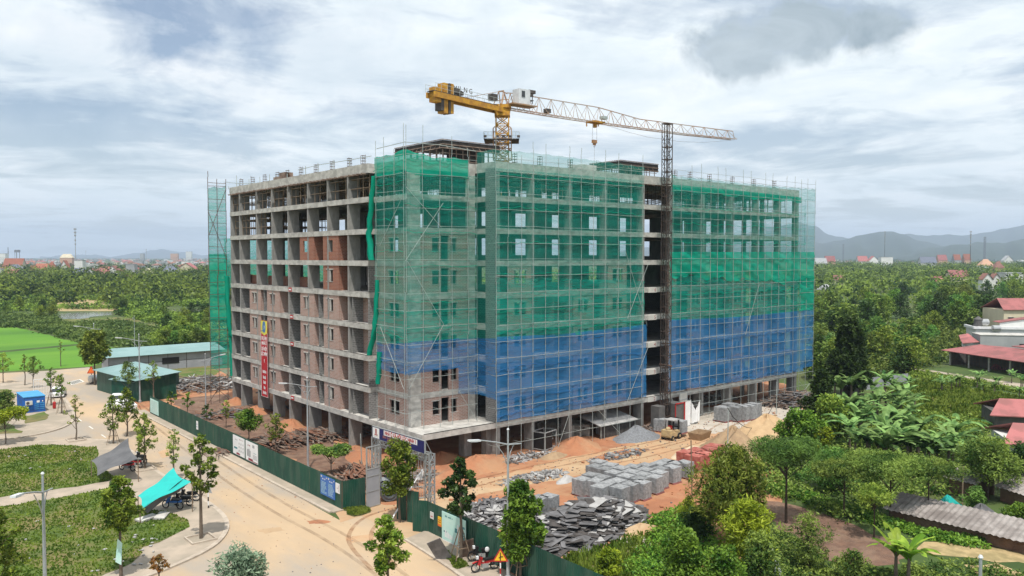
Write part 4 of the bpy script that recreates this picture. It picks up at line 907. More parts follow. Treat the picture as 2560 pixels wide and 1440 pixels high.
scR = mk_scaffold('long tube scaffold over the facade right of the hoist tower', 'y', A - .12, usR, 0, [.7, 2.0] + rowsM + [T_(1677, A, 424)], topsR, brk=[(XA(1678, A), Z(2) - .2, XA(1705, A), 0), (XA(1895, A), Z(6), XA(1862, A), Z(4)), (XA(1995, A), 2.9, XA(2030, A), 0), (XA(2030, A), 2.4, XA(1998, A), .3)], seed=4)
usC = [XA(p, CA - .1) for p in (1015, 1057, 1099, 1130, 1170, 1192)]
scC = mk_scaffold('tube scaffold on the corner block standing on the canopy, long side', 'y', CA - .12, usC, Z(2), rowsM[1:], [ZT((XA(1012, CA), CA), 311), T_(1050, CA, 312), T_(1095, CA, 382), T_(1128, CA, 341), T_(1172, CA, 370), T_(1192, CA, 420)], brk=[(XA(1018, CA), Z(3) + .9, XA(1105, CA), Z(5) + .3), (XA(1105, CA), Z(5) + .3, XA(1015, CA), Z(7)), (XA(1010, CA), Z(7), XA(1105, CA), Z(8) + 2.4), (XA(1140, CA), Z(3) + .3, XA(1193, CA), Z(2) - .3), (XA(1100, CA), Z(8), XA(1012, CA), Z(9) + .5)], seed=6)
usD = [YB(p, CXL - .1) for p in (1010, 986, 961, 941)]
scD = mk_scaffold('tube scaffold on the corner block standing on the canopy, short side', 'x', CXL - .12, usD, Z(2), rowsM[1:], [Z(10) + 3.2, Z(10) + .9, ZT((CXL, usD[2]), 343), ZT((CXL, usD[3]), 352)], brk=[(YB(1013, CXL), Z(3) + .9, YB(955, CXL), Z(5)), (YB(955, CXL), Z(7) + 1.5, YB(1013, CXL), Z(9) - .4)], seed=7)
usF = [XF0 + .03, XF0 + (XF1 - XF0) * .5, XF1 - .05]
scF = mk_scaffold('narrow tube scaffold at the far left end behind the green net', 'y', YF - .12, usF, 0, rowsM + [Z(10) + .7], [ZT((XF0, YF), 428), ZT((XF0, YF), 446), ZT((XF1, YF), 448)], m='rebar', brk=[(XF0, Z(8), XF1, Z(10)), (XF0, Z(9), XF1, Z(7)), (XF0 - .5, 0, XF1, Z(2) + .6), (XF1 + .5, 0, XF0, 3)], seed=8, hasputlog=False, r=.045)
# guard rails on the roof edge
def railing(label, pts, posts, m='pipe'):
    t = thing('roof_railing', label, 'railing', pts[0], 0, 'pole railings on the roof edge'); O = Vector(pts[0])
    b = MB(); b.tube([Vector(p) - O for p in pts], .04, 4); b.build('rail', M[m], t)
    for p, h0, h1 in posts:
        b = MB(); b.tube([Vector((p[0], p[1], h0)) - O, Vector((p[0], p[1], h1)) - O], .04, 4); b.build('post', M[m], t)
def onx(px, row): y = YB(px, .3); return (.3, y, ZT((.3, y), row))
railing('grey pole railing along the roof edge of the short facade, near the corner', [onx(747, 425), onx(800, 412), onx(870, 401), onx(930, 390)], [(onx(p, 400), Z(10), onx(p, rw)[2]) for p, rw in ((766, 415), (797, 408), (835, 400), (876, 399))])
railing('thin pole railing along the roof edge at the far left end', [onx(562, 455), onx(600, 459), onx(640, 458)], [(onx(p, 400), Z(10), onx(p, rw)[2]) for p, rw in ((567, 450), (574, 466), (594, 439), (600, 458), (625, 448), (652, 442), (676, 436), (720, 434))])
railing('pole railing rising over the corner of the block', [(CXL, usD[3], ZT((CXL, usD[3]), 372)), (CXL, CA, ZT((CXL, CA), 355)), (XA(1100, CA), CA, T_(1100, CA, 362)), (XA(1190, CA), CA, T_(1190, CA, 378))], [])

# ---------------------------------------------------------------- vertical banner on the short facade
by0, by1 = YB(650, -.2), YB(666.5, -.2)
zt_ = ZT((-.2, by0), 800); zb_ = ZT((-.2, by0), 989); bw = by0 - by1; bh = zt_ - zb_
bn = thing('banner', 'tall red vertical banner with a yellow top hanging on the short facade', 'banner', (-.2, by0, zb_), R(-90))
def quad(b, x0, z0, x1, z1, y): b.add([(x0, y, z0), (x1, y, z0), (x1, y, z1), (x0, y, z1)], [(0, 1, 2, 3)])
b = MB(); b.box((0, -.02, 0), (bw, 0.0, bh)); b.build('cloth', M['bannerred'], bn)
b = MB(); quad(b, .05, bh * .835, bw - .05, bh - .04, -.024); b.add([(.05, -.024, bh * .835), (bw * .5, -.024, bh * .805), (bw - .05, -.024, bh * .835)], [(0, 1, 2)]); yt = b.build('yellow_top', M['banneryel'], bn)
b = MB(); b.add([(bw / 2 + math.cos(t) * bw * .24, -.028, bh * .915 + math.sin(t) * bw * .36) for t in [k * 2 * math.pi / 24 for k in range(24)]], [tuple(range(24))]); em = b.build('round_emblem', M['emblemblue'], yt)
b = MB(); b.add([(bw / 2 + x, -.031, bh * .915 + z) for x, z in ((-.05, -.35), (.06, -.3), (.16, .0), (.1, .34), (.0, .1), (.03, -.1))], [tuple(range(6))]); b.build('emblem_mark', M['white'], em)
b = MB()
for i in range(7): quad(b, .2 + i * .16, bh * .853, .31 + i * .16, bh * .872, -.03)
b.build('print', M['emblemblue'], yt)
b = MB(); quad(b, 0, 0, .07, bh * .84, -.023); quad(b, bw - .07, 0, bw, bh * .84, -.023); b.build('white_border', M['white'], bn)
for s, f in (('DỰ ÁN', .765), ('NHÀ Ở', .70), ('XÃ HỘI', .625), ('LỘC NINH', .56), ('1', .47)):
    text(s, .62, M['white'], bn, Matrix.Translation((bw / 2, -.026, bh * f)) @ Matrix.Rotation(R(90), 4, 'X'), sx=.62 if len(s) > 6 else (.78 if len(s) > 1 else 1), bold=.02)
for f, n_ in ((.33, 6), (.255, 5), (.19, 4), (.12, 3), (.055, 6)):      # lower words, unreadable in the photograph
    b = MB()
    for i in range(n_): x = bw / 2 + (i - n_ / 2) * .19; quad(b, x, bh * f - .2, x + .13 + .03 * (i % 2), bh * f + .2 - .05 * (i % 3), -.026)
    b.build('print', M['white'], bn)
b = MB(); b.tube([(-.08, -.02, 0), (bw + .08, -.02, -.02)], .03, 5); b.build('bottom_rod', M['pipe'], bn)
b = MB(); b.tube([(bw / 2, -.02, bh), (bw / 2, .02, bh + 1.2)], .015, 4); b.build('cord', M['pipe'], bn)

# ---------------------------------------------------------------- tower crane
TCD = 122.0                                   # metres ahead of the camera, behind the block
def at(px, row, dist):
    d = ray(px, row); f = (d[0] * FWD[0] + d[1] * FWD[1]); t = dist / f
    return Vector((CX + d[0] * t, CY + d[1] * t, H + d[2] * t))
cb0 = at(1256, 640, TCD)
pxm = F / TCD
cr = thing('tower_crane', 'yellow flat top tower crane rising behind the block', 'crane', (cb0.x, cb0.y, 0), -math.atan2(FWD[0], FWD[1]))
# local frame: x = picture right, y = away, z up
def cl(px, row): return ((px - 1256) / pxm, H + (642 - row) / pxm)
zt0 = cl(0, 282)[1]
def lattice(b, p0, p1, w, n, r, brace=True, cross=False):
    """square mast from p0 to p1 (vertical)"""
    x, y = p0[0], p0[1]; h = w / 2; cs_ = [(-h, -h), (h, -h), (h, h), (-h, h)]
    for cx_, cy_ in cs_: b.tube([(x + cx_, y + cy_, p0[2]), (x + cx_, y + cy_, p1[2])], r * 1.5, 4)
    for i in range(n):
        za, zb = p0[2] + (p1[2] - p0[2]) * i / n, p0[2] + (p1[2] - p0[2]) * (i + 1) / n
        for q in range(4):
            a, c = cs_[q], cs_[(q + 1) % 4]
            b.tube([(x + a[0], y + a[1], za), (x + c[0], y + c[1], za)], r, 4, cap=False)
            b.tube([(x + a[0], y + a[1], za), (x + c[0], y + c[1], zb)], r, 4, cap=False)
            if cross: b.tube([(x + c[0], y + c[1], za), (x + a[0], y + a[1], zb)], r, 4, cap=False)
b = MB(); lattice(b, (0, 0, 0), (0, 0, zt0 - .6), 1.9, 30, .085, cross=True); b.build('mast', M['yellow'], cr)
b = MB(); lattice(b, (0, 0, cl(0, 400)[1]), (0, 0, cl(0, 327)[1]), 2.7, 3, .07)
for q in (-1.35, 1.35): b.tube([(q, -1.35, cl(0, 327)[1]), (q * .8, -1.2, cl(0, 322)[1])], .09, 4)
cg = b.build('climbing_frame', M['yellow_dirty'], cr)
zp = cl(0, 356)[1]; b = MB()
for x0, x1 in ((-2.7, -1.4), (1.4, 2.5)): b.box((x0, -2.2, zp), (x1, 2.2, zp + .12))
b.box((-2.7, -2.4, zp), (2.5, -1.45, zp + .13)); b.box((-2.7, 1.45, zp), (2.5, 2.4, zp + .13))
pf = b.build('work_platform', M['cwgrey'], cr); b = MB()
for x in (-2.7, -2.1, -1.5, 1.5, 2.0, 2.5): b.tube([(x, -2.4, zp), (x, -2.4, zp + 1.1)], .035, 4)
for z in (.6, 1.1): b.tube([(-2.7, -2.4, zp + z), (-1.3, -2.4, zp + z)], .035, 4); b.tube([(1.4, -2.4, zp + z), (2.5, -2.4, zp + z)], .035, 4); b.tube([(-2.7, -2.4, zp + z), (-2.7, 2.4, zp + z)], .035, 4); b.tube([(2.5, -2.4, zp + z), (2.5, 2.4, zp + z)], .035, 4)
b.build('railing', M['pipe'], pf)
for x in (-2.5, -.7, .2, 1.2, 2.4):
    b = MB(); b.box((x - .22, -2.75, zp + .25), (x + .22, -2.42, zp + .55)); b.box((x - .18, -2.77, zp + .28), (x + .18, -2.752, zp + .52)); b.build('floodlight', M['cwgrey'], pf)
b = MB(); b.box((-1.15, -1.15, zt0 - .75), (1.15, 1.15, zt0 - .1)); b.lathe([(1.2, zt0 - .1), (1.2, zt0 + .4)], 16); b.box((-1.3, -1.3, zt0 + .4), (1.3, 1.3, zt0 + .9)); b.build('slewing_ring', M['yellow'], cr)
# counter jib: from x=1230 row 265 to x=1078 row 240 ; the jib heads right and away
def seg(px, row, dist):    # local point of a picture position at distance 'dist' from camera plane
    p = at(px, row, dist) - Vector((cb0.x, cb0.y, 0)); a = math.atan2(FWD[0], FWD[1]); ca, sa_ = math.cos(a), math.sin(a)
    return Vector((p.x * ca - p.y * sa_, p.x * sa_ + p.y * ca, p.z))
def D_(px): return TCD + (px - 1256) * 0.062      # the whole jib line recedes to the right
def J(px, row): return seg(px, row, D_(px))
cj0, cj1 = J(1250, 268), J(1078, 237)
dj = (cj1 - cj0); dj.z = 0; dj.normalize(); nj = Vector((-dj.y, dj.x, 0))
zc = zt0 + .9
hj = Vector((0, 0, zc + .35)); cjl = (cj1 - cj0).length
b = MB(); e = Vector((cj0.x, cj0.y, zc)) + dj * (cjl)
def beam(b, p, q, w, h, off=0):
    d = (q - p); L_ = d.length; d.normalize(); s = Vector((-d.y, d.x, 0)).normalized(); up = s.cross(d) * -1; up = d.cross(s)
    M3 = Matrix((d, s, d.cross(s))).transposed(); b.obb((p + q) / 2 + s * off, (L_, w, h), M3)
P0 = J(1262, 279); P1 = J(1076, 236)
P0.z += 0; b.cur = 0
for off in (-.75, .75): beam(b, P0, P1, .28, .75, off)
for k in range(9): q = P0.lerp(P1, k / 8.2); b.obb(q, (.15, 1.3, .2), Matrix((dj, nj, Vector((0, 0, 1)))).transposed())
cjo = b.build('counter_jib', M['yellow'], cr)
up = Vector((0, 0, 1)); s_ = nj
b = MB(); q0, q1 = P0.lerp(P1, .15), P1
b.obb((q0 + q1) / 2 + up * .5, ((q1 - q0).length, 1.4, .06), Matrix(((P1 - P0).normalized(), nj, (P1 - P0).normalized().cross(nj))).transposed()); wk = b.build('walkway', M['cwgrey'], cjo)
b = MB()
for off in (-.95, .95):
    for k in range(12): p = q0.lerp(q1, k / 11) + s_ * off + up * .4; b.tube([p, p + up * 1.1], .03, 4)
    for z in (.9, 1.45): b.tube([q0 + s_ * off + up * z, q1 + s_ * off + up * z], .03, 4)
b.build('railing', M['pipe'], cjo)
for px, t0, t1, w, cmat in ((1088, 219, 256, 1.1, 'yellow'), (1099, 232, 277, .55, 'cwgrey'), (1107, 209, 284, .8, 'yellow'), (1117, 210, 286, .32, 'cwgrey'), (1123, 211, 285, .55, 'yellow')):
    p = J(px, 240); za, zb = J(px, t0).z, J(px, t1).z; b = MB()
    b.obb(Vector((p.x, p.y, (za + zb) / 2)), (w, 1.25, za - zb), Matrix((dj, nj, up)).transposed()); b.build('counterweight', M[cmat], cr)
# winch and cabinets
for px, row, w, h in ((1138, 232, 1.0, .7), (1232, 247, 1.1, .9), (1150, 238, .5, .5)):
    p = J(px, row); b = MB(); b.obb(p + up * .2, (w, 1.0, h), Matrix((dj, nj, up)).transposed()); b.build('cabinet', M['cwgrey'], cjo)
# letters standing on the railing
for s, px, row in (('M', 1138, 221), ('I', 1146, 222), ('L', 1152, 223), ('N', 1164, 226), ('G', 1177, 229)):
    p = J(px, row); a = math.atan2(-dj.y, -dj.x)
    text(s, 1.0, M['cwgrey'], cr, Matrix.Translation(p) @ Matrix.Rotation(a, 4, 'Z') @ Matrix.Rotation(R(90), 4, 'X'), 'letter', .02)
# A-frame head and jib
b = MB(); tp = J(1253, 228)
for px, row in ((1243, 262), (1262, 268)):
    for off in (-.8, .8): b.tube([J(px, row) + s_ * off, tp + s_ * off * .6], .09, 4)
b.tube([tp + s_ * .5, tp - s_ * .5], .12, 4); b.tube([J(1243, 250) + s_ * .7, J(1262, 250) + s_ * .7], .07, 4); b.tube([J(1243, 250) - s_ * .7, J(1262, 250) - s_ * .7], .07, 4)
for off in (-.5, .5): b.tube([tp + s_ * off, J(1170, 243) + s_ * off], .05, 4)
b.tube([tp, J(1268, 234)], .08, 4)
for off in (-.6, .6): b.tube([J(1268, 234) + s_ * off, J(1262, 262) + s_ * off], .07, 4); b.tube([J(1268, 234) + s_ * off, J(1275, 262) + s_ * off], .07, 4)
b.build('head_frame', M['yellow_dirty'], cr)
top = [(1275, 232), (1385, 250), (1494, 268), (1600, 298), (1716, 313), (1831, 328)]
bot = [(1262, 271), (1385, 291), (1484, 306), (1600, 322), (1716, 337), (1836, 349)]
PT = [1268 + (1832 - 1268) * ((k / 38) ** .97) for k in range(39)]
DJ = Vector((J(1830, 345) - J(1262, 271))); dh = Vector((DJ.x, DJ.y, 0)).normalized(); sh = Vector((-dh.y, dh.x, 0))
b = MB(); pl_t, pl_a, pl_b = [], [], []
for k, px in enumerate(PT):
    ptp = J(px, interp(top, px)); pbt = J(px + 2, interp(bot, px)); pl_t.append(ptp); pl_a.append(pbt + sh * .7); pl_b.append(pbt - sh * .7)
b.tube(pl_t, .085, 5); b.tube(pl_a, .075, 5); b.tube(pl_b, .075, 5)
for k in range(len(PT) - 1):
    for bb in (pl_a, pl_b):
        if k % 2 == 0: b.tube([bb[k], pl_t[k + 1]], .04, 4, cap=False)
        else: b.tube([pl_t[k], bb[k + 1]], .04, 4, cap=False); b.tube([pl_t[k], bb[k]], .03, 4, cap=False)
    b.tube([pl_a[k], pl_b[k + 1]], .035, 4, cap=False); b.tube([pl_a[k], pl_b[k]], .035, 4, cap=False)
tip = J(1836, 349)
b.tube([pl_t[-1], tip], .06, 4)
b.build('jib', M['jib'], cr)
# cab
c0_, c1_ = J(1283, 250), J(1302, 250)
def obx(b, px0, px1, r0, r1, off, dep):
    p, q = J(px0, r0), J(px1, r0); zz0, zz1 = J((px0 + px1) / 2, r1).z, J((px0 + px1) / 2, r0).z
    c = (p + q) / 2; b.obb((c.x + sh.x * off, c.y + sh.y * off, (zz0 + zz1) / 2), (abs((q - p).length), dep, abs(zz1 - zz0)), Matrix((dh, sh, up)).transposed())
b = MB(); obx(b, 1271, 1296, 230, 268, -1.9, 1.5); cabo = b.build('cab', M['cabwhite'], cr)
b = MB(); obx(b, 1277, 1284, 234, 249, -2.67, .04); b.build('cab_window', M['glass'], cabo)
b = MB(); obx(b, 1287, 1292, 231, 261, -2.67, .05); b.build('green_stripe', M['limegreen'], cabo)
b = MB(); obx(b, 1296, 1311, 232, 240, -1.9, 1.4); obx(b, 1298, 1306, 241, 247, -1.9, 1.3); obx(b, 1298, 1300, 247, 266, -2.4, .1); obx(b, 1305, 1306, 247, 266, -2.4, .1); obx(b, 1296, 1307, 256, 258, -1.9, 1.2); b.build('cab_front', M['cwgrey'], cabo)
b = MB(); obx(b, 1255, 1309, 267, 270, -1.9, 2.0); b.build('cab_platform', M['yellow_dirty'], cabo)
# trolley, hook, ropes
b = MB(); obx(b, 1474, 1504, 304, 308, 0, 1.7); obx(b, 1482, 1492, 302, 306, 0, 1.2); obx(b, 1485, 1490, 306, 319, 0, .5); obx(b, 1472, 1474, 300, 315, .6, .1); obx(b, 1501, 1503, 302, 315, .6, .1); b.build('trolley', M['yellow'], cr)
b = MB(); obx(b, 1494, 1505, 293, 300, -.9, .9); b.build('service_cage', M['pipe'], cr)
b = MB(); obx(b, 1361, 1371, 273, 283, -.2, .8); b.build('hoist_motor', M['cwgrey'], cr)
b = MB(); obx(b, 1481, 1491, 350, 358, 0, .35); obx(b, 1483, 1489, 358, 363, 0, .2); hk = b.build('hook_block', M['yellow_dirty'], cr)
pH = J(1486, 362); b = MB(); b.tube([pH, pH + Vector((.12, 0, -.2)), pH + Vector((.05, 0, -.4)), pH + Vector((-.15, 0, -.3))], .05, 5); b.build('hook', M['rebar'], hk)
b = MB()
for px in (1481, 1492): b.tube([J(px, 308), J(px, 350)], .022, 4)
b.tube([J(1486, 364), J(1486, 432)], .018, 4)
cat = [J(1512, 312), J(1570, 330), J(1620, 343), J(1700, 354), J(1760, 356), J(1836, 350)]; b.tube(cat, .022, 4)
b.build('wire_rope', M['rebar'], cr)

# ---------------------------------------------------------------- builders' hoist in front of the open bay
hx, hy = XA(1661, -1.6), -1.9
ho = thing('hoist_tower', 'dark steel lattice hoist tower standing before the open bay', 'hoist', (hx, hy, 0))
ztop_h = ZT((hx, hy), 311); hw = 1.05
b = MB()
for sx in (-hw / 2, -.06, hw / 2):
    for sy in (-.35, .35): b.tube([(sx, sy, 0), (sx, sy, ztop_h)], .05, 4)
nn = int(ztop_h / 1.45)
for i in range(nn):
    z = i * 1.45
    for sy in (-.35, .35): b.box((-hw / 2, sy - .03, z), (hw / 2, sy + .03, z + .10)); b.tube([(-hw / 2, sy, z), (-.06, sy, z + .72), (-hw / 2, sy, z + 1.45)], .028, 4, cap=False); b.tube([(hw / 2, sy, z), (-.06, sy, z + .72), (hw / 2, sy, z + 1.45)], .028, 4, cap=False)
    for sx in (-hw / 2, hw / 2): b.tube([(sx, -.35, z), (sx, .35, z + .7), (sx, -.35, z + 1.45)], .025, 4, cap=False); b.box((sx - .03, -.35, z), (sx + .03, .35, z + .08))
b.build('lattice', M['hoist'], ho)
b = MB(); b.box((-hw / 2 - .05, -.4, ztop_h), (hw / 2 + .05, .4, ztop_h + .12)); b.build('head_beam', M['hoist'], ho)
b = MB(); b.box((.65, -1.0, .3), (2.3, .7, 3.0)); cg = b.build('cage', M['darkwall'], ho); b = MB()
for (x0, z0, x1, z1) in ((.6, .3, .7, 3.05), (2.25, .3, 2.35, 3.05), (.6, 2.95, 2.35, 3.07)): b.box((x0, -1.06, z0), (x1, -.98, z1))
b.build('cage_frame', M['red'], cg)
b = MB(); b.box((-1.9, -.6, 0), (-.75, .6, 2.9)); b.build('housing', M['darkwall'], ho)
b = MB(); b.lathe([(.12, -.9), (.12, .9)], 8, (0, 0, 7.6), 'y'); b.build('pulley', M['rebar'], ho)

# ---------------------------------------------------------------- fences, gate, posters
def dirbox(p0, p1): d = Vector(p1[:2]) - Vector(p0[:2]); return d.length, math.atan2(d.y, d.x)
def sheet_fence(name, label, p0, p1, h, m='fence', rib=.2, cat='fence', post='rebar', ph=None, seg=3.0):
    """corrugated sheet; local x runs from p0 to p1, local -y faces the viewer"""
    L_, rz = dirbox(p0, p1); t = thing(name, label, cat, (p0[0], p0[1], 0), rz)
    ns = max(1, round(L_ / seg)); sl = L_ / ns
    for i in range(ns):
        b = MB(); n = int(sl / rib); vs = []
        for k in range(n + 1):
            x = i * sl + sl * k / n
            for dx, dy in ((0, 0), (.35 * rib, 0), (.45 * rib, -.028), (.9 * rib, -.028)):
                if k == n and dx > 0: break
                vs.append((x + dx, dy - .004 * (i % 2)))
        k = len(vs); hh = h + (0.015 * ((i * 7) % 3 - 1))
        b.add([(x, y, .02) for x, y in vs] + [(x, y, hh) for x, y in vs], [(q, q + 1, k + q + 1, k + q) for q in range(k - 1)])
        b.build('sheet', M[m], t)
    for i in range(ns + 1):
        b = MB(); b.box((i * sl - .03, .03, 0), (i * sl + .03, .09, (ph or h) - .05)); b.build('post', M[post], t)
    b = MB(); b.box((0, .035, h * .3), (L_, .065, h * .3 + .05)); b.box((0, .035, h * .85), (L_, .065, h * .85 + .05)); b.build('rail', M[post], t)
    return t
FX = -11.3
sheet_fence('sheet_fence', 'long dark green corrugated fence along the street beside the block', (FX, 47.2), (FX, -5.4), 2.4, seg=6)
sheet_fence('sheet_fence', 'short dark green corrugated fence turning in from the street corner to the gate', (FX, -5.42), (-9.2, -5.5), 2.4)
sheet_fence('sheet_fence', 'dark green corrugated fence right of the gate leading to the lower edge', (-8.9, -14.3), (-9.1, -37), 2.4, seg=5)
def board(name, label, cat, p0, p1, z0, z1, m, d=.04, off=0.0, group=None):
    L_, rz = dirbox(p0, p1); t = thing(name, label, cat, (p0[0], p0[1], z0), rz, group)
    b = MB(); b.box((0, -d - off, 0), (L_, -off, z1 - z0)); b.build('panel', M[m], t); return t, L_, z1 - z0
def q_(t, nm, m, rects, y, parent=None):
    b = MB()
    for (x0, z0, x1, z1) in rects: b.add([(x0, y, z0), (x1, y, z0), (x1, y, z1), (x0, y, z1)], [(0, 1, 2, 3)])
    return b.build(nm, M[m], parent or t)
def tx(t, s, x, z, size, m, y, sx=1.0, align='CENTER', bold=0.0):
    if 'XÃ HỘI' not in s:      # print too small to read in the photograph: rows of letter-sized strokes
        w_ = .52 * size * sx; x0 = x - (len(s) * w_ / 2 if align == 'CENTER' else 0); rr_ = random.Random(len(s))
        return q_(t, 'print', m, [(x0 + i * w_, z - .33 * size, x0 + i * w_ + w_ * rr_.choice((.55, .75, .8)), z + (.36 if rr_.random() < .8 else .2) * size) for i, ch in enumerate(s) if ch != ' '], y)
    return text(s, size, M[m], t, Matrix.Translation((x, y, z)) @ Matrix.Rotation(R(90), 4, 'X'), sx=sx, align=align, bold=bold)
YF1 = [YB(p, FX) for p in (578, 606.5, 610, 640, 798, 834, 836, 846, 486, 490)]
t, w, h = board('poster', 'left white poster with teal and grey print on the street fence', 'poster', (FX - .04, YF1[0]), (FX - .04, YF1[1]), .35, 2.25, 'white')
q_(t, 'red_swoosh', 'maroon', [(w * .3, .06, w * .62, .2), (w * .36, .2, w * .56, .26)], -.044); q_(t, 'teal_block', 'teal', [(w * .1, h * .3, w * .4, h * .4)], -.044)
q_(t, 'small_pictures', 'greyp', [(w * (.52 + .17 * i), h * (.22 + .19 * j), w * (.58 + .17 * i), h * (.32 + .19 * j)) for i in range(3) for j in range(3)], -.044)
tx(t, 'CĂN HỘ', w * .3, h * .8, .2, 'greyp', -.045); tx(t, 'LOẠI A - B - C', w * .72, h * .87, .13, 'maroon', -.045)
t, w, h = board('poster', 'right white poster with a grey tower picture and red swoosh on the street fence', 'poster', (FX - .04, YF1[2]), (FX - .04, YF1[3]), .35, 2.25, 'white')
q_(t, 'red_swoosh', 'maroon', [(w * .22, .05, w * .6, .28), (w * .6, .04, w * .98, .12)], -.044)
q_(t, 'tower_picture', 'greyp', [(w * .12, h * .22, w * .24, h * .58), (w * .25, h * .2, w * .33, h * .62), (w * .34, h * .22, w * .42, h * .55)], -.045); q_(t, 'grey_square', 'greyp', [(w * .57, h * .75, w * .74, h * .9)], -.045)
tx(t, 'MỞ BÁN', w * .28, h * .8, .2, 'maroon', -.045); tx(t, 'LỘC NINH 1', w * .78, h * .5, .12, 'teal', -.045); q_(t, 'print_lines', 'greyp', [(w * .62, h * (.18 + .05 * i), w * .95, h * (.2 + .05 * i)) for i in range(5)], -.045)
t, w, h = board('notice_board', 'blue site notice board with white lettering in two columns on the street fence', 'sign', (FX - .04, YF1[4]), (FX - .04, YF1[5]), .6, 2.25, 'boardblue')
tx(t, 'NỘI QUY', w * .25, h * .82, .16, 'white', -.045); tx(t, 'AN TOÀN', w * .75, h * .82, .16, 'white', -.045); q_(t, 'header_logos', 'offwhite', [(w * .04, h * .88, w * .12, h * .97), (w * .54, h * .88, w * .62, h * .97), (w * .4, h * .88, w * .46, h * .95), (w * .92, h * .88, w * .97, h * .95)], -.044)
r_ = random.Random(2); q_(t, 'text_lines', 'mint', [(w * (.05 + .5 * c), h * (.1 + i * .062), w * (.05 + .5 * c + r_.uniform(.25, .4)), h * (.1 + i * .062) + .03) for c in range(2) for i in range(10)], -.0435)
t, w, h = board('notice', 'small white notice right of the blue notice board', 'sign', (FX - .04, YF1[6]), (FX - .04, YF1[7]), 1.3, 2.1, 'white')
tx(t, 'CẤM', w * .5, h * .5, .14, 'greyp', -.045); q_(t, 'red_line', 'maroon', [(w * .78, h * .15, w * .84, h * .8)], -.045)
t, w, h = board('notice', 'small white and grey notice halfway along the street fence', 'sign', (FX - .04, YF1[8]), (FX - .04, YF1[9]), .95, 1.9, 'white')
q_(t, 'grey_bands', 'boardblue', [(.06, h * .3, w - .06, h * .36), (.06, h * .62, w - .06, h * .68)], -.045)
ye = YB(384, FX)
t, w, h = board('notice_board', 'pale blue notice board at the far end of the street fence', 'sign', (FX - .05, 46.7), (FX - .05, YB(391, FX)), .3, 2.1, 'mint')
q_(t, 'text_lines', 'greyp', [(w * .1, h * (.08 + i * .08), w * .9, h * (.08 + i * .08) + .03) for i in range(11)], -.045)
RFX = -9.0
def yR(p): return YB(p, RFX)
t, w, h = board('poster', 'mint green poster with a white figure and pale building on the right fence', 'poster', (-9.05, yR(1105)), (-9.07, yR(1166)), .12, 2.2, 'mint')
q_(t, 'white_border', 'white', [(0, 0, w, .07), (w * .66, h * .3, w * .7, h * .75)], -.045); q_(t, 'teal_shapes', 'teal', [(w * .08, h * .3, w * .2, h * .36), (w * .55, h * .45, w * .66, h * .6), (w * .74, h * .68, w * .96, h * .76), (w * .74, h * .12, w * .96, h * .58)], -.044)
q_(t, 'white_building', 'white', [(w * (.13 + .07 * i), h * .14, w * (.18 + .07 * i), h * (.38 - .03 * i)) for i in range(5)], -.046); tx(t, 'CHÀO MỪNG', w * .83, h * .62, .16, 'mint', -.046); tx(t, 'LỘC NINH 1', w * .3, h * .87, .18, 'teal', -.046)
q_(t, 'text_lines', 'mint', [(w * .76, h * (.16 + .08 * i), w * .94, h * (.18 + .08 * i)) for i in range(5)], -.047)
t, w, h = board('notice', 'small pale pink notice next to the gate leaf on the right fence', 'sign', (-8.98, yR(1073)), (-8.99, yR(1082)), 1.25, 1.75, 'housewhite'); q_(t, 'pink_print', 'bannerred', [(w * .2, h * .3, w * .8, h * .42)], -.045)
t, w, h = board('notice', 'small yellow and orange notice on the right fence before the mint poster', 'sign', (-8.99, yR(1093)), (-9.0, yR(1102)), .95, 1.65, 'signyel'); q_(t, 'red_print', 'red', [(w * .12, h * .4, w * .88, h * .5), (w * .12, h * .62, w * .88, h * .7)], -.045); q_(t, 'orange_foot', 'orangep', [(0.01, 0.01, w - .01, h * .25)], -.045)
# entrance gate with overhead sign
PL = G(932, 1065, 6.0); PR = G(1062, 1103, 6.0)
L_, rz = dirbox(PL, PR)
gt = thing('entrance_gate', 'grey steel lattice gate frame carrying the navy blue sign', 'gate', (PL.x, PL.y, 0), rz)
def lat_post(x): 
    b = MB(); lattice(b, (x, .4, 0), (x, .4, 5.0), .55, 6, .035); return b.build('lattice_post', M['steel'], gt)
lat_post(-.1); lat_post(L_ + .1)
b = MB()
for zz in (4.35, 4.95):
    for y in (.15, .65): b.tube([(-.3, y, zz), (L_ + .3, y, zz)], .045, 4)
nq = 12
for i in range(nq):
    x0, x1 = L_ * i / nq, L_ * (i + 1) / nq
    for y in (.15, .65): b.tube([(x0, y, 4.35), (x1, y, 4.95)], .03, 4, cap=False); b.tube([(x1, y, 4.35), (x1, y, 4.95)], .03, 4, cap=False)
    b.tube([(x1, .15, 4.35), (x1, .65, 4.35)], .03, 4, cap=False); b.tube([(x1, .15, 4.95), (x1, .65, 4.95)], .03, 4, cap=False)
for x in (0, L_): b.tube([(x, .65, 4.95), (x, .1, 5.95)], .03, 4)
b.build('truss', M['steel'], gt)
t = thing('gate_sign', 'navy blue sign reading NHÀ Ở XÃ HỘI LỘC NINH 1 over the gate', 'sign', (PL.x, PL.y, 5.02), rz); w, h = L_, .98
b = MB(); b.box((0, -.05, 0), (w, .05, h)); b.build('panel', M['navy'], t)
b = MB()
for (x0, z0, x1, z1) in ((-.04, -.03, w + .04, 0), (-.04, h, w + .04, h + .04), (-.04, 0, 0, h), (w, 0, w + .04, h)): b.box((x0, -.06, z0), (x1, .06, z1))
b.build('frame', M['steel'], t)
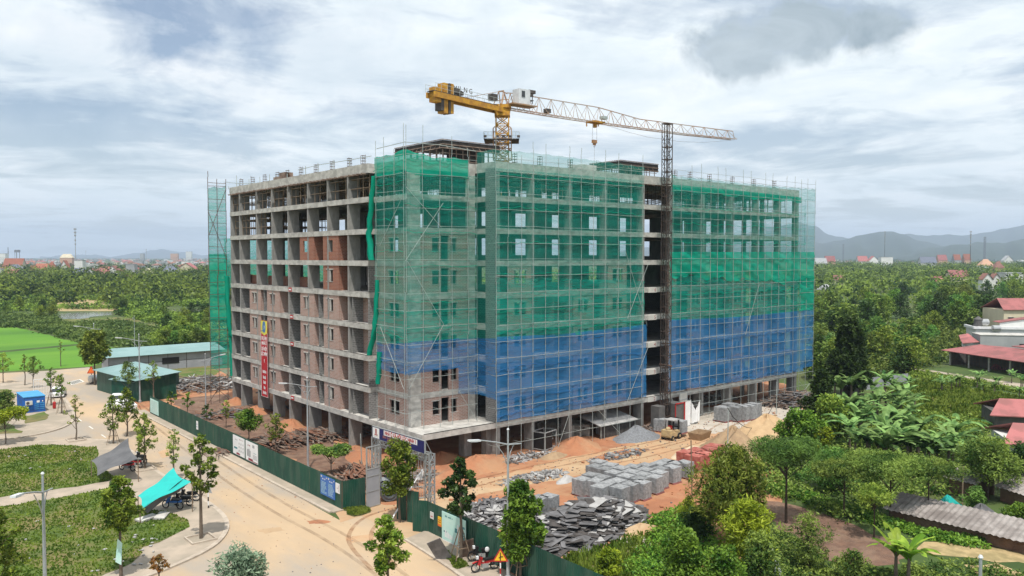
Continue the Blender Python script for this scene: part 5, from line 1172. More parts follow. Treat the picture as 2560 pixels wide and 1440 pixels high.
lo_ = q_(t, 'logo_panel', 'white', [(.08, .05, w * .145, h - .05)], -.054); q_(t, 'logo', 'redroof', [(w * .06, h * .42, w * .095, h * .86), (w * .045, h * .28, w * .11, h * .4)], -.058, lo_); q_(t, 'logo_arc', 'offwhite', [(w * .03, h * .16, w * .125, h * .24)], -.057, lo_)
q_(t, 'white_band', 'white', [(w * .235, h * .5, w * .875, h * .93)], -.055); tx(t, 'NHÀ Ở XÃ HỘI LỘC NINH 1', w * .555, h * .71, .42, 'red', -.06, sx=.86, bold=.012)
tx(t, 'CÔNG TRÌNH XÂY DỰNG', w * .37, h * .35, .3, 'redroof', -.058, sx=.8, bold=.01); tx(t, 'DỰ ÁN NHÀ Ở', w * .38, h * .14, .26, 'redroof', -.058, sx=.8, bold=.01)
for i in range(3): tx(t, ('CHỦ ĐẦU TƯ: LIÊN DANH', 'TƯ VẤN GIÁM SÁT', 'NHÀ THẦU THI CÔNG')[i], w * .60, h * (.4 - .13 * i), .12, 'signyel', -.058, sx=.95, align='LEFT')
# tall gate leaf at the left
g0, g1 = G(916, 1272), G(950, 1262)
L2, rz2 = dirbox(g0, g1)
def gate_leaf(label, p0, rz, w, h, solid, infill, nb=9):
    t = thing('gate_leaf', label, 'gate', (p0[0], p0[1], .05), rz); b = MB()
    for (x0, z0, x1, z1) in ((0, 0, .08, h), (w - .08, 0, w, h), (.08, h - .08, w - .08, h), (.08, 0, w - .08, .08), (.08, h * .5, w - .08, h * .5 + .07), (.08, h * .62, w - .08, h * .62 + .05), (.08, h * .25, w - .08, h * .25 + .05)): b.box((x0, -.04, z0), (x1, .04, z1))
    b.build('frame', M['steel'], t); b = MB()
    for i in range(nb): x = .1 + (w - .2) * (i + .5) / nb; b.tube([(x, 0, h * .62), (x, 0, h - .06)], .022, 4)
    b.build('bars', M['steel'], t)
    if solid: b = MB(); b.box((.07, -.015, .06), (w - .07, .015, h * .62)); b.build('sheet', M[infill], t)
    else:
        b = MB()
        for i in range(nb): x = .1 + (w - .2) * (i + .5) / nb; b.tube([(x, 0, .05), (x, 0, h * .62)], .022, 4)
        b.build('lower_bars', M['steel'], t)
    return t
gate_leaf('tall grey gate leaf standing open left of the wire coils', g0, rz2, max(1.2, L2), ZT(g0, 1120), True, 'greywall', 7)
g2 = G(1022, 1250); gate_leaf('open barred gate leaf behind the leafy street tree', g2, R(-20), 1.9, 3.9, False, 'steel', 8)
for (pxa, pxb, rb, rt, lb) in ((1032, 1070, 1328, 1248, 'dark green corrugated gate leaf nearest the street, standing ajar'), (1018, 1046, 1305, 1225, 'dark green corrugated gate leaf in the middle of the three'), (992, 1015, 1298, 1222, 'dark green corrugated gate leaf behind the tree trunk')):
    sheet_fence('sheet_gate', lb, G(pxa, rb), G(pxb, rb + 4), ZT(G(pxa, rb), rt), cat='gate', seg=9)
# leaning flag pole with a white flag
f0 = G(968, 1316); f1 = G(1065, 1262); zf = ZT(f1, 1160)
t = thing('flag_pole', 'leaning white pole with a white flag at the gate', 'flag', (f0.x, f0.y, 0)); b = MB(); e = Vector((f1.x - f0.x, f1.y - f0.y, zf)) * .9; b.tube([(0, 0, 0), e], .07, 6, .03); b.build('pole', M['white'], t)
b = MB(); vs = []; dn = Vector((RGT[0], RGT[1], 0))
b.add([e, e - dn * 0.75 + Vector((0, 0, -.85)), e - dn * .0 + Vector((0, 0, -.8)), e + dn * .12 + Vector((0, 0, -.1))], [(0, 1, 2, 3)]); b.build('flag', M['white'], t)
f0 = G(905, 1170); b = MB(); b.tube([(0, 0, 0), (-.25, -.2, 3.4)], .05, 6); o = b.build('pole', M['pipe']); o.location = f0; tag(o, 'slightly leaning white pole left of the tall grey gate leaf', 'pole')

# ---------------------------------------------------------------- street lamps
def mk_lamp(h=9.6, la=2.3, lb=1.1):
    t = thing('street_lamp', 'x', 'street lamp'); b = MB(); b.tube([(0, 0, 0), (0, 0, h * .5), (0, 0, h)], .12, 8, .055); b.lathe([(.2, 0), (.2, .3), (.12, .35)], 8); b.build('pole', M['lampgrey'], t)
    b = MB(); b.lathe([(.06, h), (.09, h + .05), (.05, h + .14)], 6); b.build('finial', M['lampwhite'], t)
    for s, L_, hz in ((-1, la, .62), (1, lb, -.1)):
        b = MB(); b.tube([(0, 0, h - .9), (s * L_ * .4, 0, h - .9 + hz * .45), (s * L_, 0, h - .9 + hz)], .05, 6, .035)
        b.tube([(0, 0, h - 2.2), (s * L_ * .18, 0, h - 1.4), (s * L_ * .42, 0, h - .95 + hz * .35)], .03, 5); am = b.build('arm', M['lampgrey'], t)
        if s < 0 or lb > 1.3:
            b = MB(); x = s * L_; b.obb((x + s * .35, 0, h - .9 + hz + .02), (.85, .26, .10), Matrix.Rotation(-s * .12, 3, 'Y')); b.obb((x + s * .4, 0, h - .9 + hz - .045), (.5, .2, .03), Matrix.Rotation(-s * .12, 3, 'Y')); b.build('lamp_head', M['lampwhite'], am)
    return t
LP = mk_lamp()
LPS = [((1270, 1452), 1072, 0.0, 'tall double arm street lamp behind the bright tree by the right fence'), ((770, 1174), 943, 0.0, 'double arm street lamp rising above the middle of the street fence'), ((350, 1006), 835, 0.0, 'double arm street lamp before the pale roofed shed'),
       ((237, 950), 808, 0.0, 'double arm street lamp beside the tree at the shed corner'), ((337, 880), 790, 1.2, 'farthest street lamp, standing behind the pale shed roof'), ((515, 1042), 884, 3.14, 'street lamp in front of the far end of the block'), ((117, 1655), 1182, 1.0, 'foreground street lamp rising from the lower left lawn'), (None, None, 0.0, 'street lamp head at the lower right edge')]
for i, (bp, tr, rz, lb) in enumerate(LPS):
    o = LP if i == 0 else copy_tree(LP)
    if bp: g = G(*bp); s = ZT(g, tr) / 9.7
    else: g = G(2452, 1387, 9.75); s = 1.0
    place(o, (g.x, g.y, 0), rz, s, lb, 'street lamps around the site')
# warning signs
def tri_sign(label, base, top, post='white', seed=0, sz=.5, col='signyel', stripes=True, yaw=None):
    h = ZT(base, top); t = thing('warning_sign', label, 'road sign', (base[0], base[1], 0), -math.atan2(FWD[0], FWD[1]) if yaw is None else yaw)
    b = MB(); b.tube([(0, 0, 0), (0, 0, h)], .045, 8); po = b.build('post', M['white'], t)
    if stripes:
        n = int(h / .35)
        for i in range(0, n, 2): b = MB(); b.tube([(0, 0, i * .35), (0, 0, i * .35 + .35)], .048, 8, cap=False); b.build('stripe', M['red' if seed == 0 else 'black'], po)
    b = MB(); z = h - sz * .2
    def tri(s, y, zc): b.add([(-s, y, zc - s * .577), (s, y, zc - s * .577), (0, y, zc + s * 1.155), (-s, y + .01, zc - s * .577), (s, y + .01, zc - s * .577), (0, y + .01, zc + s * 1.155)], [(0, 1, 2), (5, 4, 3), (0, 3, 4, 1), (1, 4, 5, 2), (2, 5, 3, 0)])
    tri(sz, -.06, z); pl = b.build('plate', M['red' if col != 'grey' else 'greyp'], t); b = MB(); tri(sz * .74, -.075, z); b.build('face', M['orangep' if seed == 1 else ('signyel' if col != 'grey' else 'steel')], pl)
    if seed == 0: q_(t, 'symbol', 'black', [(-.03, z - .2, .03, z + .3), (.03, z + .0, .17, z + .06), (-.1, z - .06, -.03, z)], -.09, pl)
    return t
g = G(1251, 1462); tri_sign('red and yellow triangular warning sign by the motorcycle', g, 1388)
g = G(229, 948); tri_sign('orange triangular warning sign at the far street corner by the shed', g, 925, seed=1, sz=.75)
g = G(521, 1274); tri_sign('grey backed triangular sign on a black and white post at the left kerb', g, 1222, seed=2, col='grey', yaw=1.9, sz=.42)

# ---------------------------------------------------------------- motorcycles
def mk_bike(col='red'):
    t = thing('motorcycle', 'x', 'motorcycle')
    for x, nm in ((-.62, 'wheel'), (.62, 'wheel')):
        b = MB(); n, mI = 18, 6; vs = []
        for i in range(n):
            a = 2 * math.pi * i / n
            for j in range(mI): c = 2 * math.pi * j / mI; rr_ = .27 + .045 * math.cos(c); vs.append((x + rr_ * math.cos(a), .045 * math.sin(c), .31 + rr_ * math.sin(a)))
        b.add(vs, [(i * mI + j, ((i + 1) % n) * mI + j, ((i + 1) % n) * mI + (j + 1) % mI, i * mI + (j + 1) % mI) for i in range(n) for j in range(mI)])
        w = b.build('wheel', M['rubber'], t); b = MB()
        for i in range(8): a = i * math.pi / 4; b.tube([(x, 0, .31), (x + .25 * math.cos(a), 0, .31 + .25 * math.sin(a))], .008, 4)
        b.lathe([(.06, -.06), (.06, .06)], 8, (x, 0, .31), 'y'); b.build('rim', M['steel'], w)
    b = MB(); b.tube([(-.62, 0, .31), (-.2, 0, .36), (.1, 0, .4), (.33, 0, .7), (.42, 0, .92)], .05, 6); b.tube([(.62, 0, .31), (.40, 0, .95)], .03, 6); b.tube([(-.62, .1, .31), (-.45, .1, .72)], .02, 5); b.tube([(-.62, -.1, .31), (-.45, -.1, .72)], .02, 5); b.build('frame', M['black'], t)
    b = MB(); b.obb((.02, 0, .36), (.42, .22, .26), Matrix.Identity(3)); b.build('engine', M['steel'], t)
    b = MB(); b.obb((-.35, 0, .60), (.75, .2, .16), Matrix.Rotation(.12, 3, 'Y')); b.obb((.36, 0, .68), (.16, .26, .5), Matrix.Rotation(-.35, 3, 'Y')); b.obb((.66, 0, .64), (.36, .12, .03), Matrix.Rotation(.25, 3, 'Y')); b.obb((.16, 0, .52), (.4, .12, .1), Matrix.Rotation(-.5, 3, 'Y')); b.build('bodywork', M[col], t)
    b = MB(); b.obb((-.30, 0, .73), (.72, .26, .1), Matrix.Rotation(.05, 3, 'Y')); b.build('seat', M['black'], t)
    b = MB(); b.tube([(.34, -.34, 1.03), (.42, -.1, .97), (.42, .1, .97), (.34, .34, 1.03)], .022, 5); b.tube([(.38, .25, 1.02), (.36, .3, 1.2)], .01, 4); b.tube([(.38, -.25, 1.02), (.36, -.3, 1.2)], .01, 4); b.build('handlebar', M['black'], t)
    b = MB(); b.obb((.52, 0, .9), (.14, .18, .16), Matrix.Identity(3)); b.build('headlight', M['lampwhite'], t)
    b = MB(); b.tube([(-.1, -.14, .28), (-.75, -.16, .36)], .04, 6); b.build('exhaust', M['steel'], t)
    return t
bk = {}
for c in ('red', 'black', 'boardblue'): bk[c] = mk_bike(c)
BK = [('red', (1213, 1432), 2.9, 'red motorcycle with a white helmet on its seat beside the warning sign'), ('black', (1205, 1406), 2.7, 'black motorcycle behind the red one, before the right fence'),
      ('black', (352, 1160), 1.9, 'black motorcycle by the trunk next to the grey shade cloth'), ('red', (338, 1172), 2.0, 'red and black motorcycle under the edge of the grey shade cloth'), ('black', (455, 1268), 2.3, 'black motorcycle under the right end of the teal shade cloth'),
      ('boardblue', (432, 1276), 2.2, 'dark motorcycle under the middle of the teal shade cloth'), ('black', (470, 1257), 2.5, 'black motorcycle nearest the trunk beside the teal shade cloth'), ('red', (318, 1180), 2.1, 'red motorcycle deepest under the grey shade cloth')]
usedb = set()
for c, p, rz, lb in BK:
    o = bk[c] if c not in usedb else copy_tree(bk[c]); usedb.add(c); g = G(*p); place(o, (g.x, g.y, .12), rz, 1.08, lb, 'parked motorcycles')
g = G(1221, 1413); b = MB(); b.lathe([(.02, .0), (.13, .0), (.16, .1), (.13, .22), (.03, .28)], 10); o = b.build('helmet', M['white']); o.location = (g.x - .1, g.y, .98); tag(o, 'white helmet lying on the red motorcycle', 'helmet')

# ---------------------------------------------------------------- left side: container, cars, tank, shade cloths, shed
ca_ = G(60, 1036); L_ = 2.45; rz = -math.atan2(FWD[0], FWD[1]) + R(40)
ct = thing('site_container', 'bright blue site container with an air conditioner on its front', 'container', (ca_.x, ca_.y, .15), rz); hC = ZT(ca_, 995) - .15
b = MB(); b.box((0, 0, .12), (L_, 5.2, hC)); 
for i in range(7): b.box((.1 + i * L_ / 7, -.03, .3), (.1 + i * L_ / 7 + .16, 0, hC - .2))
for i in range(16): b.box((-.03, .1 + i * .3, .3), (0, .22 + i * .3, hC - .2))
b.build('body', M['containerblue'], ct)
b = MB(); b.box((-.06, -.06, hC), (L_ + .06, 5.26, hC + .09)); b.build('roof', M['containertop'], ct)
b = MB(); b.box((-.05, -.05, 0), (L_ + .05, .1, .13)); b.box((-.05, 5.1, 0), (L_ + .05, 5.25, .13)); b.box((-.05, .1, .05), (.1, 4.7, .12)); b.build('base_rail', M['containerblue'], ct)
b = MB(); b.box((.15, -.32, hC * .52), (.95, -.04, hC * .78)); ac = b.build('air_conditioner', M['acwhite'], ct); b = MB(); b.lathe([(.19, -.34), (.19, -.325)], 14, (.42, 0, hC * .65), 'y'); b.build('fan_grille', M['cwgrey'], ac)
b = MB()
for zz in (.35, .6, .85, 1.1): b.box((L_ * .52, -.05, zz), (L_ * .72, -.031, zz + .1)); b.box((L_ * .76, -.05, zz), (L_ * .96, -.031, zz + .1))
b.build('door_ribs', M['containertop'], ct); q_(ct, 'white_plate', 'white', [(L_ * .6, hC * .62, L_ * .74, hC * .76), (L_ * .85, hC * .66, L_ * .9, hC * .74)], -.06)
g = G(97, 1007); b = MB(); L_, rz = 2.6, rz
t = thing('white_grille', 'white barred grille panel standing behind the blue container', 'grille', (g.x - .2, g.y + 2.4, 0), rz); hg = ZT(g, 955)
b = MB(); 
for i in range(12): b.tube([(i * .2, 0, .1), (i * .2, 0, hg)], .03, 4)
b.build('bars', M['white'], t); b = MB(); b.box((0, -.04, hg), (2.2, .04, hg + .08)); b.box((0, -.04, .4), (2.2, .04, .48)); b.box((-.06, -.041, .1), (.0, .041, hg + .081)); b.box((2.2, -.041, .1), (2.26, .041, hg + .081)); b.build('frame', M['white'], t)
def mk_car():
    t = thing('parked_car', 'x', 'car'); b = MB()
    prof = [(-2.2, .35), (-2.2, .85), (-1.9, .95), (-1.35, 1.42), (.35, 1.46), (1.05, 1.0), (2.05, .85), (2.2, .6), (2.2, .35)]
    def ext(pr, w0, w1, zc): 
        n = len(pr); vs = [(x, -(w0 if z < zc else w1), z) for x, z in pr] + [(x, (w0 if z < zc else w1), z) for x, z in pr]
        return vs, [tuple(range(n))[::-1], tuple(range(n, 2 * n))] + [(i, (i + 1) % n, (i + 1) % n + n, i + n) for i in range(n)]
    b.add(*ext(prof, .88, .70, 1.2)); b.build('body', M['white'], t)
    b = MB(); b.add([(-1.72, -.86, 1.0), (.95, -.86, 1.0), (.35, -.735, 1.38), (-1.3, -.735, 1.36)], [(0, 1, 2, 3)]); b.add([(-1.72, .86, 1.0), (.95, .86, 1.0), (.35, .735, 1.38), (-1.3, .735, 1.36)], [(3, 2, 1, 0)]); b.build('side_window', M['glass'], t)
    b = MB(); b.add([(1.07, -.72, 1.01), (1.07, .72, 1.01), (.42, .62, 1.43), (.42, -.62, 1.43)], [(0, 1, 2, 3)]); b.build('windscreen', M['glass'], t)
    b = MB(); b.add([(-1.93, -.72, .97), (-1.93, .72, .97), (-1.42, .62, 1.40), (-1.42, -.62, 1.40)], [(3, 2, 1, 0)]); b.build('rear_window', M['glass'], t)
    for x in (-1.35, 1.35):
        for y in (-.82, .82): b = MB(); b.lathe([(.2, -.1), (.32, -.09), (.32, .09), (.2, .1)], 14, (x, y, .32), 'y'); w = b.build('wheel', M['rubber'], t); b = MB(); b.lathe([(.19, -.11), (.19, .11)], 10, (x, y, .32), 'y'); b.build('rim', M['steel'], w)
    for y in (-.6, .6): b = MB(); b.box((2.16, y - .16, .62), (2.22, y + .16, .76)); b.build('headlight', M['lampwhite'], t)
    return t
cr1 = mk_car(); g = G(146, 992); place(cr1, (g.x, g.y, .02), 1.3, 1.0, 'white car parked behind the staked trees by the blue container', 'white cars parked along the far street')
c2 = copy_tree(cr1); g = G(296, 1010); place(c2, (g.x, g.y, .02), 1.2, 1.0, 'white car parked by the dark green shed behind the street trees')
c3 = copy_tree(cr1); g = G(304, 1026); place(c3, (g.x, g.y, .02), 1.9, .98, 'white car parked right of the other one near the dark green shed')
g = G(136, 1024); b = MB(); b.lathe([(.1, 0), (.16, .1), (.16, .9), (.05, 1.0)], 8); o = b.build('fire_extinguisher', M['red']); o.location = (g.x, g.y, .14); o.scale = (1.3, 1.3, .95); tag(o, 'red cylinder standing between the staked trees', 'cylinder')
g = G(240, 958); t = thing('water_tank', 'shiny steel water tank lying at the corner of the shed', 'tank', (g.x, g.y, .02), .3); b = MB(); b.lathe([(.2, -1.1), (.62, -1.0), (.66, -.4), (.66, .5), (.62, 1.0), (.2, 1.1)], 16, (0, 0, .75), 'x'); b.build('drum', M['tank'], t)
b = MB(); b.box((-.8, -.5, 0), (-.65, .5, .3)); b.box((.65, -.5, 0), (.8, .5, .3)); b.build('stand', M['rebar'], t)
def shade(name, label, corners, m, sag, posts, seed=1, bow=.35):
    # corners: four 3d points in order ; a cloth with hollow edges
    r = random.Random(seed); b = MB(); n = 14; A_, B_, C_, D2 = [Vector(c) for c in corners]; ctr = (A_ + B_ + C_ + D2) / 4
    t = thing(name, label, 'shade cloth', (ctr.x, ctr.y, 0)); o0 = Vector((ctr.x, ctr.y, 0))
    for i in range(n + 1):
        u = i / n
        for j in range(n + 1):
            v = j / n; p = (A_ * (1 - u) + B_ * u) * (1 - v) + (D2 * (1 - u) + C_ * u) * v
            e = (4 * u * (1 - u)) * (abs(2 * v - 1) ** 2) + (4 * v * (1 - v)) * (abs(2 * u - 1) ** 2)
            p = p + (ctr - p) * bow * .35 * e; p.z -= sag * 4 * u * (1 - u) * 4 * v * (1 - v) * .5 ; p.z += .06 * math.sin(u * 9 + v * 5)
            b.v.append(tuple(p - o0))
    for i in range(n):
        for j in range(n): b.f.append((i * (n + 1) + j, (i + 1) * (n + 1) + j, (i + 1) * (n + 1) + j + 1, i * (n + 1) + j + 1)); b.m.append(0)
    c = b.build('cloth', M[m], t)
    for p in c.data.polygons: p.use_smooth = True
    for k in posts:
        c_ = Vector(corners[k]); b = MB(); b.tube([(c_.x - o0.x, c_.y - o0.y, 0.1), tuple(c_ - o0)], .04, 6); b.build('post', M['stake'], t)
    return t
def P3(px, row, z): return G(px, row, z)
shade('shade_cloth', 'dark grey shade cloth stretched over motorcycles on the upper lawn', [P3(228, 1152, 1.6), P3(320, 1096, 2.9), P3(345, 1148, 2.2), P3(243, 1188, .9)], 'greycloth', .3, (0, 1, 2), 2)
shade('shade_cloth', 'teal green shade cloth stretched over motorcycles by the kerb', [P3(345, 1240, 1.5), P3(434, 1170, 3.0), P3(480, 1206, 2.5), P3(350, 1274, 1.2)], 'tealcloth', .3, (0, 1, 2, 3), 3)
shade('shade_cloth', 'narrow dark cloth hanging below the teal shade cloth', [P3(352, 1275, 1.15), P3(462, 1196, 2.6), P3(485, 1200, 2.2), P3(368, 1282, .6)], 'greycloth', .1, (), 4, .1)
# concrete slabs lying near the teal cloth, rocks on the lawn
for i, (px, row, rz) in enumerate(((368, 1303, .4), (405, 1297, 1.0))):
    g = G(px, row); b = MB(); b.obb((0, 0, .1), (1.6, .8, .14), Matrix.Rotation(.06, 3, 'X')); o = b.build('concrete_plank', M['concrete']); o.location = (g.x, g.y, .16); o.rotation_euler = (0, 0, rz); tag(o, ['pale concrete plank lying left of the other by the teal cloth', 'pale concrete plank lying right of the other by the teal cloth'][i], 'concrete plank')
r = random.Random(11); b = MB()
for k in range(44):
    px, row = r.choice([(r.uniform(20, 240), r.uniform(1130, 1190)), (r.uniform(60, 420), r.uniform(1290, 1430)), (r.uniform(180, 360), r.uniform(1380, 1440)), (r.uniform(330, 400), r.uniform(1340, 1400))])
    g = G(px, row); b.obb((g.x, g.y, .2), (r.uniform(.08, .3), r.uniform(.08, .22), r.uniform(.03, .08)), Matrix.Rotation(r.uniform(0, 3), 3, 'Z'))
tag(b.build('litter', M['ply_light']), 'white scraps of litter scattered over the lawns', 'litter', kind='stuff')
# tree pits
for i, (px, row) in enumerate(((502, 1352), (362, 1176), (190, 1103))):
    g = G(px, row); b = MB()
    for (x0, y0, x1, y1) in ((-.9, -.9, .9, -.78), (-.9, .78, .9, .9), (-.9, -.78, -.78, .78), (.78, -.78, .9, .78)): b.box((x0, y0, 0), (x1, y1, .12))
    o = b.build('tree_pit_kerb', M['kerb']); o.location = (g.x, g.y, .13); tag(o, ['square kerb round the trunk on the rounded street corner', 'square kerb round the trunk beside the grey shade cloth', 'square kerb round the slim tree on the far lot'][i], 'tree pit')
# long pale roofed shed
def prism_roof(b, x0, x1, y0, y1, z0, z1, t=.06):   # mono pitch rising along +y
    b.add([(x0, y0, z0), (x1, y0, z0), (x1, y1, z1), (x0, y1, z1), (x0, y0, z0 - t), (x1, y0, z0 - t), (x1, y1, z1 - t), (x0, y1, z1 - t)], [(0, 1, 2, 3), (7, 6, 5, 4), (0, 4, 5, 1), (1, 5, 6, 2), (2, 6, 7, 3), (3, 7, 4, 0)])
def shed(label, p0, p1, rowtop, depth, wallm, roofm, rise=.8, over=.5, hw=None, extra=None):
    L_, rz = dirbox(p0, p1); t = thing('shed', label, 'shed', (p0[0], p0[1], 0), rz); h = hw or ZT(p0, rowtop)
    b = MB(); b.box((0, 0, 0), (L_, .1, h - .1)); b.box((0, depth - .1, 0), (L_, depth, h + rise - .15)); b.add([(0.01, .1, 0), (.01, depth - .1, 0), (.01, depth - .1, h + rise - .2), (.01, .1, h - .15)], [(3, 2, 1, 0)]); b.add([(L_ - .01, .1, 0), (L_ - .01, depth - .1, 0), (L_ - .01, depth - .1, h + rise - .2), (L_ - .01, .1, h - .15)], [(0, 1, 2, 3)])
    n = int(L_ / .5)
    b.build('wall', M[wallm], t); b = MB(); prism_roof(b, -over, L_ + over, -over, depth + over, h - .05, h + rise); b.build('roof', M[roofm], t)
    return t, L_, h
sA = G(275, 905); sB = G(545, 902)
t, L_, h = shed('long grey walled shed with a pale green roof at the edge of the paddy', G(272, 936), G(556, 912), 893, 5, 'greywall', 'paleroof', .9)
b = MB(); b.box((L_ * .45, -.06, h * .35), (L_ * .60, -.01, h * .72)); b.build('opening', M['black'], t)
b = MB()
for i in range(6): b.box((L_ * i / 6 - .04, -.05, 0), (L_ * i / 6 + .04, -.012, h - .12))
b.box((0, -.04, h * .5), (L_, -.014, h * .5 + .06)); b.build('studs', M['cwgrey'], t)
# dark green shed with stepped plan
t, L_, h = shed('dark green corrugated shed with a pale green roof by the street corner', G(243, 975), G(345, 1006), 915, 5.5, 'fence', 'paleroof', .6, .5, hw=3.2)
t, L_, h = shed('lower dark green shed wing reaching towards the street fence', G(345, 1003), G(448, 972), 950, 4, 'fence', 'paleroof', .4, .3, hw=2.7)
b = MB(); b.box((L_ * .30, -.06, h * .45), (L_ * .38, -.02, h * .72)); b.build('notice', M['white'], t)
g = G(372, 1028); t = thing('trestle', 'small wooden trestle leaning at the far end of the street fence', 'trestle', (g.x, g.y, 0)); b = MB(); b.tube([(0, 0, 0), (.7, .2, 2.0)], .05, 4); b.tube([(1.2, 0, 0), (.7, .2, 2.0)], .05, 4); b.tube([(.2, 0, .6), (1.1, 0, .6)], .04, 4); b.build('legs', M['stake'], t)

# ---------------------------------------------------------------- piles and stores on the site
heap('earth_pile', G(1190, 1170), 5.5, 2.4, 1.35, M['orange'], 'low heap of orange earth behind the gate and the dark tree', 1, .2)
heap('earth_pile', G(1440, 1118), 4.2, 2.6, 1.2, M['orange'], 'orange earth heap beside the black box frame', 2, .4)
heap('earth_pile', G(1100, 1150), 3.0, 1.6, .9, M['orange'], 'orange earth heap just inside the gate', 3, .5)
heap('earth_pile', G(1385, 1143), 1.7, 1.0, .6, M['sandpile'], 'small brown earth mound before the black box frame', 4)
heap('gravel_pile', G(1590, 1095), 3.6, 2.0, 1.5, M['gravel'], 'heap of blue grey gravel left of the forklift', 5, .2)
heap('sand_pile', G(1830, 1130), 4.8, 3.4, 3.0, M['sandpile'], 'large cone of brown sand right of the forklift', 6, .2, p=.9)
heap('sand_pile', G(1915, 1088), 6.0, 3.6, 2.4, M['yellowsand'], 'broad heap of yellow sand behind the brown cone', 7, .3, p=1.3)
heap('sand_pile', G(1730, 1135), 2.9, 1.8, .9, M['palesand'], 'low pale sand heap beside the red brick stacks', 8, .2)
heap('earth_pile', G(1600, 1330), 2.0, 1.2, .7, M['sandroad'], 'sandy heap at the end of the board pile', 12)
for i, (px, row) in enumerate(((915, 1150), (730, 1065), (1000, 1145), (640, 1030), (590, 1008))):
    heap('earth_pile', G(px, row), 4.5 - .5 * i, 1.7, .9, M['orange'], ['orange earth bank under the corner left of the gate sign', 'orange earth bank under the middle of the short facade', 'orange earth bank behind the gate sign', 'orange earth bank below the banner', 'orange earth bank at the far end of the short facade'][i], 20 + i, 1.2)
# pallets of grey blocks
def mk_pallet(m='pallet', s=1.15, h=1.25, base='redroof'):
    t = thing('block_pallet', 'x', 'pallet'); b = MB(); r = random.Random(4)
    nx, nz = 4, 6
    for i in range(nx):
        for j in range(nx):
            x0, y0 = -s / 2 + i * s / nx, -s / 2 + j * s / nx
            if 0 < i < nx - 1 and 0 < j < nx - 1: b.box((x0, y0, .14), (x0 + s / nx, y0 + s / nx, .14 + h)); continue
            for k in range(nz):
                q = r.uniform(0, .025); b.box((x0 + .008 - (q if i == 0 else 0), y0 + .008 - (q if j == 0 else 0), .14 + k * h / nz), (x0 + s / nx - .008 + (q if i == nx - 1 else 0), y0 + s / nx - .008 + (q if j == nx - 1 else 0), .14 + (k + 1) * h / nz - .006))
    b.build('block_stack', M[m], t); b = MB()
    for y in (-.5, 0, .5): b.box((-s / 2, y * s - .06 * (1 if y < .5 else 1), 0), (s / 2, y * s + .06, .1))
    b.box((-s / 2, -s / 2, .1), (s / 2, s / 2, .138)); b.build('pallet', M[base], t)
    return t
PB = mk_pallet()
# picture positions of the tops' centres (column, row) of the big grey group
tops = [(1497, 1148), (1525, 1156), (1488, 1160), (1512, 1166), (1552, 1164), (1534, 1175), (1583, 1160), (1615, 1157), (1578, 1173), (1613, 1168), (1608, 1180), (1648, 1153), (1666, 1147), (1688, 1151), (1712, 1150), (1653, 1165), (1680, 1162), (1648, 1175), (1565, 1184), (1478, 1181), (1505, 1187), (1455, 1192), (1490, 1196), (1518, 1202), (1543, 1196), (1600, 1191), (1636, 1186), (1500, 1210), (1550, 1212), (1577, 1204), (1604, 1200)]
names = 'near the striped sheet|behind the board pile'
r = random.Random(8)
for i, (px, row) in enumerate(tops):
    o = PB if i == 0 else copy_tree(PB); g = G(px, row + 6, 1.39); place(o, (g.x, g.y, 0), .15 + r.uniform(-.12, .12), 1.06, 'grey block pallet of the group behind the board pile', 'grey block pallets behind the board pile')
sp = {27: 'front left pallet of grey blocks, nearest the board pile', 28: 'front pallet of grey blocks with loose blocks on top', 30: 'front right pallet of grey blocks of the large group', 14: 'rightmost pallet of grey blocks beside the thin pole', 21: 'leftmost pallet of grey blocks beside the striped sheet', 0: 'rearmost left pallet of grey blocks of the large group'}
pls = [o for o in bpy.data.objects if o.name.startswith('block_pallet')]
for k, v in sp.items(): pls[k]['label'] = v
for i, (px, row) in enumerate(((1350, 1244), (1372, 1240))):
    o = copy_tree(PB); g = G(px, row, 1.39); place(o, (g.x, g.y, 0), .2, 1.05, ['left grey block pallet of the pair beside the bright tree', 'right grey block pallet of the pair beside the bright tree'][i])
for i, (px, row) in enumerate(((1807, 1026), (1838, 1025), (1858, 1023), (1873, 1021), (1883, 1018), (1826, 1018))):
    o = copy_tree(PB); g = G(px, row, 1.39); place(o, (g.x, g.y, 0), .1, 1.35, ['leftmost', 'second', 'third', 'fourth', 'rightmost', 'rear left'][i] + ' of the pallets of grey blocks on the pale concrete by the scaffold', 'grey block pallets on the pale concrete')
PRd = mk_pallet('redbrickp', 1.3, 1.1, 'stake')
for i, (px, row) in enumerate(((1717, 1130), (1745, 1124), (1738, 1138), (1770, 1122), (1786, 1114), (1762, 1134))):
    o = PRd if i == 0 else copy_tree(PRd); g = G(px, row + 4, 1.2); place(o, (g.x, g.y, 0), .2, 1.15, ['leftmost', 'rear left', 'front middle', 'rear middle', 'rightmost', 'front right'][i] + ' stack of red bricks beside the pale sand', 'red brick stacks beside the pale sand')
